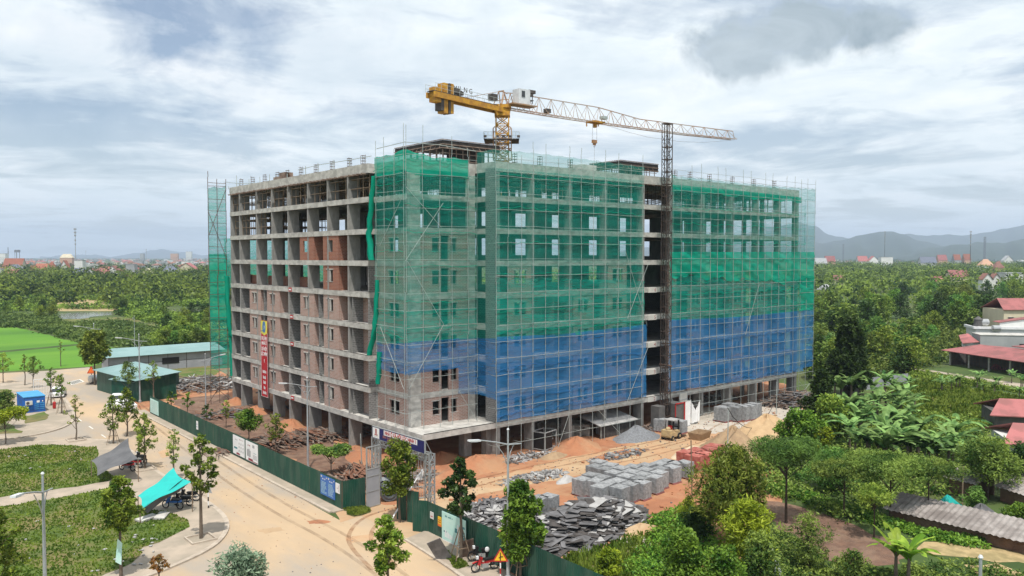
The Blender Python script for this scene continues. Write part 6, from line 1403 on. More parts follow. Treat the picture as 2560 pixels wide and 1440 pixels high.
# cement bag stacks under the block
def mk_bags():
    t = thing('cement_bag_stack', 'x', 'bag stack'); r = random.Random(6)
    for k in range(9):
        for j in range(2):
            b = MB(); c = (r.uniform(-.03, .03), -.35 + j * .7 + r.uniform(-.03, .03), .1 + k * .145); b.obb(c, (1.15, .66, .11), Matrix.Rotation(r.uniform(-.05, .05), 3, 'Z')); b.obb(c, (1.0, .58, .145), Matrix.Rotation(r.uniform(-.05, .05), 3, 'Z')); b.build('bag', M['cement'], t)
    return t
BG = mk_bags()
for i, (px, row) in enumerate(((1345, 1082), (1372, 1086), (1398, 1090), (1420, 1092), (1440, 1090), (1463, 1088), (1385, 1072), (1410, 1074), (1436, 1076), (1345, 1066), (1458, 1074))):
    o = BG if i == 0 else copy_tree(BG); g = G(px, row); place(o, (g.x, g.y, 0), .1 * i, 1.0, ['leftmost front', 'second front', 'third front', 'fourth front', 'fifth front', 'rightmost front', 'middle left rear', 'centre rear', 'middle right rear', 'leftmost rear', 'rightmost rear'][i] + ' stack of grey cement bags under the block behind the black box frame', 'cement bag stacks under the block')
# black steel box frame
g = G(1362, 1130); t = thing('box_frame', 'black open steel box frame with pale edges below the bag stacks', 'frame', (g.x, g.y, .1), .25); b = MB()
for x in (0, 2.2):
    for y in (0, 1.6): b.box((x - .05, y - .05, 0), (x + .05, y + .05, 1.9))
for z in (0.05, 1.85):
    b.box((.05, -.05, z), (2.15, .04, z + .08)); b.box((.05, 1.56, z), (2.15, 1.65, z + .08)); b.box((-.05, .05, z), (.04, 1.55, z + .08)); b.box((2.16, .05, z), (2.25, 1.55, z + .08))
b.build('edge_bars', M['steel'], t); b = MB(); b.box((.06, -.02, .12), (1.4, .0, 1.84)); b.box((-.02, .06, .12), (0, 1.54, 1.84)); b.box((.06, 1.58, .12), (2.14, 1.6, 1.84)); b.build('panel', M['black'], t); b = MB(); b.box((1.45, .3, .9), (2.15, 1.4, .95)); b.build('shelf', M['ply_light'], t)
# wire coils by the gate
def coil(label, g, rz, ro, w):
    t = thing('wire_coil', label, 'wire coil', (g.x, g.y, ro), rz, 'steel wire coils at the gate'); b = MB(); n = 7
    for k in range(n):
        y = -w / 2 + w * k / (n - 1)
        for rr_ in (ro - .07, ro * .62):
            pts = [(math.cos(a) * rr_, y, math.sin(a) * rr_) for a in [i * 2 * math.pi / 20 for i in range(21)]]; b.tube(pts, .075, 5, cap=False)
        b.lathe([(ro * .62, y - .02), (ro - .07, y - .02), (ro - .07, y + .02), (ro * .62, y + .02)][:2] + [(ro - .07, y + .02)], 20, (0, 0, 0), 'y') if False else None
    for y in (-w / 2, w / 2):
        vs = [(math.cos(a) * q, y, math.sin(a) * q) for q in (ro * .6, ro - .05) for a in [i * 2 * math.pi / 20 for i in range(20)]]; b.add(vs, [(i, (i + 1) % 20, 20 + (i + 1) % 20, 20 + i) for i in range(20)])
    b.build('windings', M['wire'], t); return t
coil('nearest steel wire coil facing the street at the gate', G(972, 1251), -.35, .78, .8); coil('steel wire coil lying behind the nearest one at the gate', G(962, 1238), -.5, .75, .9); coil('rear steel wire coil half hidden by the tree at the gate', G(1002, 1228), -.2, .7, .8)
# timber piles between the street fence and the block
LONG = [(3.8, .22, .06), (3.0, .25, .07), (4.2, .10, .10), (2.4, .3, .04)]
debris('timber_pile', G(760, 1100), 11, 2.4, 1.0, 400, LONG, [M['plank'], M['plank'], M['plank_red']], 'long heap of weathered scaffold planks behind the middle of the street fence', 'timber', 3, rz0=R(88), tilt=.10)
debris('timber_pile', G(900, 1195), 4.6, 2.4, .9, 240, LONG, [M['plank'], M['plank_red'], M['plank_red']], 'heap of reddish planks behind the short fence by the gate', 'timber', 4, rz0=R(80), tilt=.12)
debris('timber_pile', G(1000, 1205), 3.5, 2.0, .7, 120, LONG, [M['plank'], M['plank_red']], 'loose planks behind the gate leaf and the coils', 'timber', 14, tilt=.12)
debris('timber_pile', G(585, 1035), 8, 2.2, .5, 150, LONG, [M['plank'], M['ply'], M['plank_red']], 'scattered boards behind the far part of the street fence', 'timber', 5, tilt=.12)
debris('timber_pile', G(505, 965), 6, 7, 1.5, 420, [(3.5, .12, .1), (3.0, .1, .1), (2.0, .4, .05)], [M['ply_light'], M['ply'], M['plank']], 'pale heap of poles and boards at the far end before the long shed', 'timber', 6, tilt=.3)
# plywood boards pile by the right fence
PLY = [(1.6, .75, .03), (1.2, .9, .025), (2.2, .5, .03), (1.9, .25, .05), (.8, .6, .02)]
debris('board_pile', G(1475, 1310), 5.2, 3.1, 1.7, 620, [(2.4, 1.1, .03), (2.0, .9, .03), (2.4, .5, .03), (1.6, 1.2, .03)], [M['ply'], M['ply'], M['ply_dark'], M['ply_dark'], M['ply_light']], 'large heap of stacked grey and black formwork boards behind the right fence', 'boards', 7, tilt=.13, rz0=R(35))
debris('board_pile', G(1420, 1350), 4.4, 2.2, .6, 110, [(2.4, 1.2, .03), (1.8, 1.2, .03), (1.2, .8, .03)], [M['ply'], M['ply_dark'], M['ply']], 'large loose grey boards spread at the foot of the board heap', 'boards', 8, tilt=.25)
debris('board_pile', G(1240, 1290), 5.2, 3.0, 1.1, 700, [(.9, .5, .03), (1.3, .3, .04), (.6, .4, .03), (1.8, .2, .05)], [M['ply'], M['ply_light'], M['ply'], M['ply_dark']], 'heap of broken pale grey boards between the dark and the bright tree', 'boards', 9, tilt=.5)
debris('rubble', G(1300, 1148), 4.5, 1.0, .35, 260, [(.8, .2, .06), (.4, .3, .12), (1.4, .08, .08)], [M['ply_light'], M['plank'], M['ply']], 'strip of rubble and offcuts along the scaffold foot', 'rubble', 10, tilt=.4)
debris('rubble', G(1335, 1195), 4.0, 1.5, .25, 240, [(.5, .3, .08), (.3, .2, .1), (.9, .1, .05)], [M['ply_light'], M['concrete_col'], M['ply']], 'grey rubble before the striped sheet', 'rubble', 11, tilt=.4)
debris('rubble', G(1545, 1140), 4.5, 1.1, .3, 160, [(.6, .35, .12), (.3, .25, .15)], [M['orange'], M['ply'], M['concrete_col']], 'broken lumps behind the large group of block pallets', 'rubble', 13, tilt=.4)
debris('rubble', G(1900, 1128), 4.5, 1.8, .45, 260, [(.6, .35, .12), (.3, .25, .15), (1.0, .1, .08)], [M['ply_light'], M['ply'], M['palesand']], 'pale rubble at the right foot of the brown sand cone', 'rubble', 15, tilt=.5)
debris('timber_pile', G(1985, 1005), 6.5, 3.0, 1.4, 420, [(3.2, .35, .06), (2.2, .5, .05), (2.6, .12, .1)], [M['plank'], M['ply'], M['plank']], 'brown heap of boards at the right end under the blue net', 'timber', 16, tilt=.22)
debris('timber_pile', G(1960, 1062), 4.2, 1.6, .5, 170, [(2.2, .5, .05), (1.2, .8, .05)], [M['ply_light'], M['plank'], M['palesand']], 'pale flat boards right of the concrete slab', 'timber', 17, tilt=.2)
debris('pipe_stack', G(1775, 1005), 4.2, 1.7, 1.1, 260, [(3.4, .12, .1), (2.8, .2, .08)], [M['ply_light'], M['steel'], M['plank']], 'stack of grey pipes and white bags behind the white sheets', 'pipes', 18, rz0=0.1, tilt=.1)
debris('rubble', G(1620, 1075), 4, 1.4, .5, 200, [(1.4, .06, .06), (.5, .3, .1), (1.0, .2, .05)], [M['plank'], M['pipe_rust'], M['ply']], 'scrap and steel offcuts around the hoist foot', 'rubble', 19, tilt=.5)
for i in range(34):
    pass
# lean-to with a grey sheet roof under the net
g = G(1500, 1098); g2 = G(1590, 1078); L_, rz = dirbox(g, g2); t = thing('lean_to', 'low lean-to with a pale grey sheet roof under the scaffold', 'lean-to', (g.x, g.y, 0), rz); b = MB(); prism_roof(b, -.2, L_, -.3, 3.2, 1.5, 2.2); b.build('roof', M['ply_light'], t)
b = MB(); b.box((0, 0, 0), (L_ - .3, .06, 1.35)); b.build('wall', M['ply_dark'], t)
for x in (0.05, L_ / 2, L_ - .3): b = MB(); b.tube([(x, -.1, 0), (x, -.1, 1.5)], .05, 5); b.build('post', M['pipe'], t)
# striped sheet, white sheets by the hoist
heap('striped_sheet', G(1415, 1202), 1.3, .8, .6, M['ply_light'], 'white striped plastic sheet draped over a heap by the pallets', 21, .2, 'sheet')
for i, (a, c, row, rt, lb) in enumerate(((1712, 1726, 1068, 1003, 'white sheet with red edge hanging beside the mesh panel'), (1728, 1749, 1062, 1004, 'white sheet hanging in a V between scaffold tubes'))):
    p0, p1 = G(a, row), G(c, row - 3); L_, rz = dirbox(p0, p1); t = thing('hanging_sheet', lb, 'sheet', (p0.x, p0.y, 0), rz); hh = ZT(p0, rt); b = MB()
    n = 10
    for k in range(n + 1):
        u = k / n; zt = hh - (.0 if i == 0 else 1.1 * (1 - abs(2 * u - 1))) ; b.v += [(L_ * u, .08 * math.sin(k * 1.9), .1 + (.3 * u if i else 0)), (L_ * u, .05 * math.sin(k * 2.3), zt)]
    b.f = [(2 * k, 2 * k + 2, 2 * k + 3, 2 * k + 1) for k in range(n)]; b.m = [0] * n; b.build('cloth', M['white'], t)
    if i == 0: b = MB(); b.box((-.05, -.03, .1), (0.03, .03, hh)); b.build('red_edge', M['red'], t)
    b = MB(); b.tube([(-.1, 0, hh), (L_ + .1, 0, hh)], .03, 5); b.build('rail', M['pipe'], t)
p0, p1 = G(1691, 1055), G(1711, 1050); L_, rz = dirbox(p0, p1); zb2, zt2 = ZT(p0, 1036), ZT(p0, 982)
t = thing('mesh_panel', 'beige perforated panel hanging from the scaffold beside the hoist cage', 'panel', (p0.x, p0.y - .4, zb2), rz); b = MB(); b.box((0, -.03, 0), (L_, .03, zt2 - zb2)); b.build('sheet', M['offwhite'], t); b = MB()
for k in range(4): z = (zt2 - zb2) * k / 3; b.box((-.03, -.05, z - .04), (L_ + .03, -.031, z + .04))
b.box((-.03, -.05, 0), (.04, -.032, zt2 - zb2)); b.box((L_ - .04, -.05, 0), (L_ + .03, -.032, zt2 - zb2)); b.build('frame', M['housegrey'], t)
# forklift
g = G(1682, 1096); fk = thing('forklift', 'dusty tan forklift carrying a pallet of grey blocks', 'forklift', (g.x, g.y, 0), R(22) - 0.25)
b = MB(); b.box((-1.45, -.6, .35), (.55, .6, .85)); b.box((-1.5, -.58, .5), (-.75, .58, 1.15)); b.box((-.2, -.6, .86), (.5, .6, 1.0)); b.build('body', M['tan'], fk)
b = MB(); b.lathe([(.28, 0), (.3, .1), (.22, .28)], 10, (-1.0, 0, 1.16)); b.build('gas_bottle', M['tan'], fk)
b = MB(); b.obb((-.35, 0, 1.0), (.5, .5, .14), Matrix.Identity(3)); b.obb((-.6, 0, 1.3), (.12, .5, .55), Matrix.Identity(3)); b.build('seat', M['red'], fk)
b = MB()
for x, x2 in ((-.8, -.6), (.45, .25)):
    for y in (-.52, .52): b.tube([(x, y, .9), (x2, y, 2.15)], .045, 5)
b.build('cab_frame', M['black'], fk); b = MB(); b.box((-.85, -.6, 2.15), (.5, .6, 2.24)); b.build('overhead_guard', M['ply_light'], fk)
b = MB()
for y in (-.35, .35): b.box((.62, y - .05, .15), (.74, y + .05, 2.3))
for z in (.3, 1.2, 2.2): b.box((.63, -.3, z), (.72, .3, z + .1))
b.box((.75, -.45, .35), (.8, .45, .9)); b.build('mast', M['black'], fk); b = MB()
for y in (-.3, .3): b.box((.8, y - .06, .3), (1.9, y + .06, .36))
b.build('fork', M['cwgrey'], fk)
for x, r_ in ((-1.05, .27), (.35, .36)):
    for y in (-.62, .62): b = MB(); b.lathe([(r_ * .5, -.11), (r_, -.1), (r_, .1), (r_ * .5, .11)], 14, (x, y, r_), 'y'); w = b.build('wheel', M['rubber'], fk); b = MB(); b.lathe([(r_ * .48, -.12), (r_ * .48, .12)], 10, (x, y, r_), 'y'); b.build('rim', M['tan'], w)
o = copy_tree(PB); cf, sf = math.cos(fk.rotation_euler[2]), math.sin(fk.rotation_euler[2]); place(o, (g.x + 1.55 * cf, g.y + 1.55 * sf, .37), fk.rotation_euler[2], 1.05, 'pallet of grey blocks held on the forks of the forklift')
g = G(1672, 1083); o = copy_tree(PB); place(o, (g.x, g.y + 1.2, 0), .3, 1.1, 'pallet of grey blocks standing right behind the forklift')
# bucket-like steel trough and poles
g = G(1752, 1103); t = thing('steel_trough', 'rusty steel trough lying before the brown sand cone', 'trough', (g.x, g.y, 0), .2); b = MB(); b.add([(0, 0, 0), (2.2, 0, 0), (2.2, 1.3, 0), (0, 1.3, 0), (-.2, -.2, .8), (2.4, -.2, .8), (2.4, 1.5, .8), (-.2, 1.5, .8)], [(3, 2, 1, 0), (0, 1, 5, 4), (1, 2, 6, 5), (2, 3, 7, 6), (3, 0, 4, 7)]); b.build('tub', M['sandpile'], t)
for i, ((px, row), rt, (dx, dy), lb) in enumerate((((1818, 1160), 1020, (.4, .2), 'tall thin white pole leaning before the brown sand cone'), ((1730, 1240), 1100, (-.2, 0), 'thin dark pole beside the rightmost grey pallet'), ((1941, 1035), 955, (0, 0), 'thin pole on the concrete slab near the yellow sand'))):
    g = G(px, row); h = ZT(g, rt); b = MB(); b.tube([(0, 0, 0), (dx, dy, h)], .05, 6); o = b.build('pole', M['pipe' if i != 1 else 'stake']); o.location = (g.x, g.y, 0); tag(o, lb, 'pole')
p0 = G(1818, 1160); p1 = G(1941, 1035); b = MB(); z0_, z1_ = ZT(p0, 1020), ZT(p1, 990); pts = []
for k in range(13): u = k / 12; pts.append((p0.x + (p1.x - p0.x) * u, p0.y + (p1.y - p0.y) * u, z0_ + (z1_ - z0_) * u - 3.0 * math.sin(math.pi * u) ** .8))
b.tube(pts, .035, 4); tag(b.build('cable', M['rubber']), 'black cable sagging between two poles over the sand', 'cable')

# ---------------------------------------------------------------- vegetation
def np_mesh(name, V, Q, mats, mi=None):
    me = bpy.data.meshes.new(name); n = len(V); k = len(Q)
    me.vertices.add(n); me.vertices.foreach_set('co', np.asarray(V, np.float32).ravel())
    me.loops.add(k * 4); me.loops.foreach_set('vertex_index', np.asarray(Q, np.int32).ravel())
    me.polygons.add(k); me.polygons.foreach_set('loop_start', np.arange(0, k * 4, 4, dtype=np.int32))
    for m in (mats if isinstance(mats, (list, tuple)) else [mats]): me.materials.append(m)
    if mi is not None: me.polygons.foreach_set('material_index', np.asarray(mi, np.int32))
    me.update(calc_edges=True); return me
def leafcloud(rg, C, L, W, upb=.35, droop=0.0):
    """rhombic leaves at points C (N,3) facing random ways"""
    N_ = len(C); n = rg.normal(size=(N_, 3)); n[:, 2] = np.abs(n[:, 2]) + upb; n /= np.linalg.norm(n, axis=1)[:, None]
    a = rg.normal(size=(N_, 3)); a[:, 2] -= droop; a -= n * (a * n).sum(1)[:, None]; a /= np.linalg.norm(a, axis=1)[:, None] + 1e-9; c = np.cross(n, a)
    s = rg.uniform(.65, 1.35, (N_, 1)); l = a * L * s / 2; w = c * W * s / 2
    V = np.stack([C - l, C + w * .9 - l * .1, C + l, C - w * .9 - l * .1], 1).reshape(-1, 3); Q = np.arange(N_ * 4).reshape(-1, 4); return V, Q
def clump_pts(rg, clumps, per, shell=.55):
    out = []
    for (x, y, z, rx, rz) in clumps:
        k = max(8, int(per * (rx * rx) ** .8)); d = rg.normal(size=(k, 3)); d /= np.linalg.norm(d, axis=1)[:, None]; r = rg.uniform(shell, 1.0, (k, 1)) ** .7
        p = d * r * (1 + .25 * np.sin(d[:, :1] * 5 + d[:, 1:2] * 7 + x)) ; out.append(p * np.array([rx, rx, rz]) + np.array([x, y, z]))
    return np.concatenate(out)
def make_tree(name, label, base, Ht, rad, cb, leaf, kind='round', nc=14, per=150, L=.28, W=.14, trunk='bark', seed=1, group='trees around the site', tr=None, cat='tree', stakes=False, crown_r=None, droop=0.0, lean=(0, 0)):
    """Ht height, rad crown radius, cb height of crown bottom (m)"""
    rg = np.random.default_rng(seed); r = random.Random(seed); t = thing(name, label, cat, (base[0], base[1], 0), r.uniform(0, 6.28), group)
    ch = Ht - cb; cl_ = []
    for i in range(nc):
        u = (i + .5) / nc; z = cb + ch * (u * .9 + .05)
        if kind == 'cone': e = max(.12, 1 - u) ** .75
        elif kind == 'column': e = .55 + .45 * math.sin(math.pi * min(1, u * .9 + .15))
        elif kind == 'umbrella': z = Ht - ch * .35 * r.random() ** 1.2 - .1 * ch; e = 1.0
        elif kind == 'sparse': e = math.sin(math.pi * (u * .75 + .2))
        else: e = math.sin(math.pi * (u * .72 + .22)) ** .8
        a = i * 2.4 + r.uniform(-.5, .5); q = rad * e * (r.uniform(.15, .88) if kind not in ('umbrella',) else math.sqrt(r.uniform(.02, .8)))
        cr_ = (crown_r or rad * (.42 if kind != 'sparse' else .25)) * r.uniform(.75, 1.25) * (.6 + .4 * e)
        if kind == 'umbrella': cr_ *= .9
        x, y = math.cos(a) * q + lean[0] * u, math.sin(a) * q + lean[1] * u
        cl_.append((x, y, min(z, Ht - cr_ * .5), cr_, cr_ * (.75 if kind != 'umbrella' else .45)))
    P = clump_pts(rg, cl_, per); V, Q = leafcloud(rg, P, L, W, droop=droop)
    link('crown', np_mesh('crown', V, Q, LF[leaf]), t)
    b = MB(); tr = tr or max(.06, Ht * .018); mz = cb + ch * .75; b.tube([(0, 0, 0), (lean[0] * .15 + r.uniform(-.1, .1), lean[1] * .15, cb * .6), (lean[0] * .4, lean[1] * .4, cb + ch * .25), (lean[0] * .8, lean[1] * .8, mz)], tr, 7, tr * .35)
    for c in cl_[:: max(1, nc // 9)]:
        z0 = max(cb * .75, c[2] - math.hypot(c[0], c[1]) * .8 - .3); k = min(1, z0 / Ht); b.tube([(lean[0] * .5 * k, lean[1] * .5 * k, z0), (c[0] * .5, c[1] * .5, (z0 + c[2]) / 2 + .1), (c[0] * .9, c[1] * .9, c[2])], tr * .4, 4, tr * .12)
    b.build('trunk', M[trunk], t)
    if stakes:
        for k in range(4):
            a = k * math.pi / 2 + .6; b = MB(); b.tube([(math.cos(a) * .8, math.sin(a) * .8, .1), (math.cos(a) * .08, math.sin(a) * .08, 2.3)], .035, 4); b.build('stake', M['stake'], t)
        b = MB(); pts = [(math.cos(k * math.pi / 2 + .6) * .5, math.sin(k * math.pi / 2 + .6) * .5, .95) for k in range(5)]; b.tube(pts, .03, 4); b.build('brace', M['stake'], t)
    return t
def tree_px(name, label, bp, top, hw, cbrow, leaf, **k):
    g = G(*bp); Ht = ZT(g, top); cb = max(.2, ZT(g, cbrow)); rad = hw / F * DIST(g); return make_tree(name, label, g, Ht, rad, cb, leaf, **k)
STD = dict(kind='sparse', nc=24, per=430, L=.28, W=.13)
STR_ = [
 ('young street tree with pale green leaves at the bottom centre of the road', (970, 1500), 1285, 62, 1435, 'street', dict(seed=1, nc=28, per=520, L=.28, W=.15)),
 ('slender leafy street tree standing right in front of the gate sign', (1000, 1306), 1098, 42, 1240, 'street', dict(seed=2, nc=28, per=480, kind='column')),
 ('dark leaved street tree propped with stakes before the mint poster', (1152, 1402), 1140, 52, 1292, 'dark', dict(seed=3, nc=28, per=620, stakes=True, L=.3, W=.16)),
 ('dense bright green tree before the board heap by the right fence', (1300, 1448), 1200, 58, 1395, 'bright', dict(seed=4, nc=36, per=760, L=.3, W=.15, kind='round', stakes=True)),
 ('grey green bushy tree cut off by the bottom edge on the road', (612, 1620), 1370, 92, 1560, 'grey', dict(seed=5, nc=30, per=420, L=.30, W=.09, kind='round')),
 ('tall street tree on the rounded kerb corner beside the teal cloth', (503, 1350), 1082, 46, 1235, 'street', dict(seed=6, nc=28, per=480)),
 ('slim pale street tree rising behind the teal cloth', (435, 1200), 1068, 30, 1165, 'olive', dict(seed=7, nc=18, per=220)),
 ('round street tree beside the grey shade cloth', (362, 1174), 1030, 36, 1132, 'olive', dict(seed=8, nc=24, per=330)),
 ('staked street tree left of the grey shade cloth', (283, 1112), 985, 34, 1075, 'street', dict(seed=9, nc=20, per=300, stakes=True)),
 ('street tree in front of the white cars', (318, 1090), 965, 34, 1055, 'street', dict(seed=10, nc=22, per=300)),
 ('small slim tree alone on the far sandy corner', (190, 1102), 984, 26, 1062, 'olive', dict(seed=11, nc=14, per=180)),
 ('right one of two staked trees beside the blue container', (154, 1036), 932, 22, 990, 'street', dict(seed=12, nc=18, per=300, stakes=True)),
 ('left one of two staked trees beside the blue container', (128, 1016), 918, 20, 966, 'street', dict(seed=13, nc=16, per=280, stakes=True)),
 ('dark bushy tree behind the white grille panel', (84, 972), 890, 26, 935, 'mid', dict(seed=14, nc=16, per=300)),
 ('second dark tree at the paddy edge left of the grille panel', (62, 965), 884, 16, 925, 'olive', dict(seed=44, nc=12, per=260)),
 ('young tree at the left edge beside the paddy', (8, 958), 880, 24, 928, 'olive', dict(seed=15, nc=14, per=260)),
 ('yellowish leafy tree at the left edge before the container', (14, 1112), 1018, 50, 1085, 'yellow', dict(seed=16, nc=20, per=330, kind='umbrella')),
 ('bushy dark tree left of the container', (12, 1075), 975, 34, 1050, 'mid', dict(seed=17, nc=18, per=300, kind='round')),
 ('tall flowering tree at the corner of the dark green shed', (237, 962), 826, 36, 908, 'olive', dict(seed=18, nc=26, per=330, kind='column', L=.4, W=.25)),
 ('tiny sapling standing inside the paddy field', (152, 916), 849, 12, 882, 'olive', dict(seed=19, nc=8, per=260)),
 ('dark street tree in front of the dark green shed wall', (322, 1002), 904, 36, 962, 'mid', dict(seed=20, nc=18, per=300)),
 ('thin street tree in front of the lower shed wing', (384, 1006), 900, 24, 955, 'olive', dict(seed=21, nc=14, per=200)),
 ('street tree in the lower left lawn with a pale banner on its trunk', (303, 1447), 1188, 60, 1325, 'street', dict(seed=22, nc=34, per=480)),
 ('large leafy tree cut by the lower left corner', (-5, 1600), 1262, 82, 1470, 'street', dict(seed=23, nc=30, per=380)),
 ('small reddish leaved sapling near the lower kerb', (398, 1468), 1388, 29, 1425, 'rust', dict(seed=24, nc=12, per=320)),
 ('little bushy tree behind the far end of the street fence', (428, 1028), 976, 14, 1010, 'bright', dict(seed=25, nc=12, per=400)),
 ('little bushy tree second from the far end of the street fence', (469, 1040), 980, 15, 1018, 'bright', dict(seed=26, nc=12, per=400)),
 ('small dark tree behind the street fence left of the white posters', (517, 1062), 1010, 16, 1042, 'dark', dict(seed=27, nc=12, per=400)),
 ('round leafy tree behind the white posters on the street fence', (622, 1118), 1024, 32, 1072, 'bright', dict(seed=28, nc=20, per=420, kind='round')),
 ('pale airy tree behind the street fence under the banner', (690, 1140), 1030, 32, 1100, 'olive', dict(seed=29, nc=20, per=260)),
 ('wide low tree behind the blue notice board', (828, 1192), 1112, 42, 1160, 'mid', dict(seed=30, nc=20, per=420, kind='umbrella')),
 ('pale young tree behind the street fence near the far white notice', (565, 1070), 1000, 18, 1045, 'olive', dict(seed=31, nc=12, per=220))]
for lb, bp, top, hw, cbr, leaf, kw in STR_:
    k = dict(STD); k.update(kw); tree_px('street_tree', lb, bp, top, hw, cbr, leaf, group='street trees around the junction', **k)
g = G(303, 1447); b = MB(); b.add([(-.25, 0, 1.2), (.12, 0, 1.0), (.2, .02, 2.4), (-.1, .02, 2.7)], [(0, 1, 2, 3)]); b.v = [(x, y, z) for x, y, z in b.v]; o = b.build('cloth_banner', M['mint']); o.location = (g.x - .15, g.y - .25, 0); o.rotation_euler = (0, 0, -.7); tag(o, 'small pale blue banner tied to the trunk in the lower left lawn', 'banner')
for i, (px, row) in enumerate(((1098, 1405), (1168, 1398), (1330, 1436), (1362, 1440))):
    g = G(px, row); b = MB(); b.obb((0, 0, .8 - .2 * (i % 2)), (1.0, .04, 1.7), Matrix.Rotation(.3, 3, 'X') @ Matrix.Rotation(.3 * (i - 1.5), 3, 'Y')); o = b.build('leaning_board', M['plank' if i % 2 else 'ply']); o.location = g; o.rotation_euler = (0, 0, -.7 + .3 * i); tag(o, ['grey board leaning at the left foot of the dark staked tree', 'brown board leaning at the right foot of the dark staked tree', 'grey board leaning behind the warning sign', 'brown plank leaning at the foot of the bright tree'][i], 'board')

# banana plants
def banana_mesh(seed, Ht=4.5, nl=9, LL=2.6, WW=.62):
    r = random.Random(seed); b = MB()
    for i in range(nl):
        a = i * 2.4 + r.uniform(-.3, .3); el = R(r.uniform(35, 82)); l = LL * r.uniform(.7, 1.15); w = WW * r.uniform(.8, 1.1); z0 = Ht * .5 * r.uniform(.85, 1.05); seg = 7; cx_, cz = 0.05, z0; p = []
        dirx = math.cos(el); dirz = math.sin(el); curv = r.uniform(.12, .30)
        for k in range(seg + 1): p.append((cx_, cz)); cx_ += math.cos(el) * l / seg; cz += math.sin(el) * l / seg; el -= curv
        vs = []
        for k, (x, z) in enumerate(p):
            u = k / seg; ww = w * math.sin(math.pi * min(1, u * .88 + .08)) ** .6 / 2; dz = -ww * .35
            for sgn in (-1, 0, 1): vs.append((x * math.cos(a) - sgn * ww * math.sin(a), x * math.sin(a) + sgn * ww * math.cos(a), z + (dz if sgn else 0) + r.uniform(-.03, .03)))
        fs = []
        for k in range(seg):
            for q in range(2):
                if k > 1 and r.random() < .13: continue
                fs.append((k * 3 + q, k * 3 + q + 1, k * 3 + q + 4, k * 3 + q + 3))
        b.add(vs, fs)
    return b
def banana(label, base, Ht, seed, leaf='banana', group='banana plants', src=None):
    t = thing('banana_plant', label, 'banana plant', (base[0], base[1], 0), seed * 1.1, group); bb = banana_mesh(seed, 4.5)
    link('leaves', bb.mesh('leaves', LF[leaf]), t); b = MB(); b.tube([(0, 0, 0), (.05, 0, 1.2), (0, .03, 2.4)], .15, 7, .09); b.build('stem', M['bark'], t); s = Ht / 4.5; t.scale = (s, s, s); return t
bp_protos = [banana('banana plant with wide bright leaves at the bottom right, the left of two', G(2240, 1462), 4.1, 1, 'bananalight', None), banana('banana plant with drooping bright leaves at the bottom right, the right of two', G(2272, 1475), 4.3, 2, 'bananalight', None)]
bproto = [banana('x', (0, 0), 4.5, 10 + i, 'banana') for i in range(4)]
r = random.Random(5); rows_ = [(2095, 2290, 985, 1060), (2130, 2430, 1075, 1200), (2290, 2430, 955, 985), (2060, 2110, 870, 900)]
cnt = 0
def bplace(px, row, lb, gname, hmul=1.0, leaf=None):
    global cnt
    o = bproto[cnt % 4] if cnt < 4 else copy_tree(bproto[cnt % 4]); cnt += 1; g = G(px, row); place(o, (g.x, g.y, 0), r.uniform(0, 6.28), r.uniform(.8, 1.25) * hmul, lb, gname)
for k in range(26): bplace(r.uniform(2085, 2290), r.uniform(985, 1075), 'banana plant in the grove beside the dark bush', 'banana grove beside the dark bush')
for k in range(34): 
    px = r.uniform(2120, 2440); bplace(px, 1110 + (px - 2120) * .18 + r.uniform(-30, 55), 'banana plant in the large grove behind the feathery canopy', 'large banana grove on the right', 1.05)
for k in range(16): bplace(r.uniform(2270, 2560), r.uniform(958, 1000), 'low banana plant in the row along the meadow', 'banana row along the meadow', .6)
for k in range(14): bplace(r.uniform(2030, 2110), r.uniform(860, 905), 'banana plant behind the last scaffold bay', 'banana plants behind the block', .8)
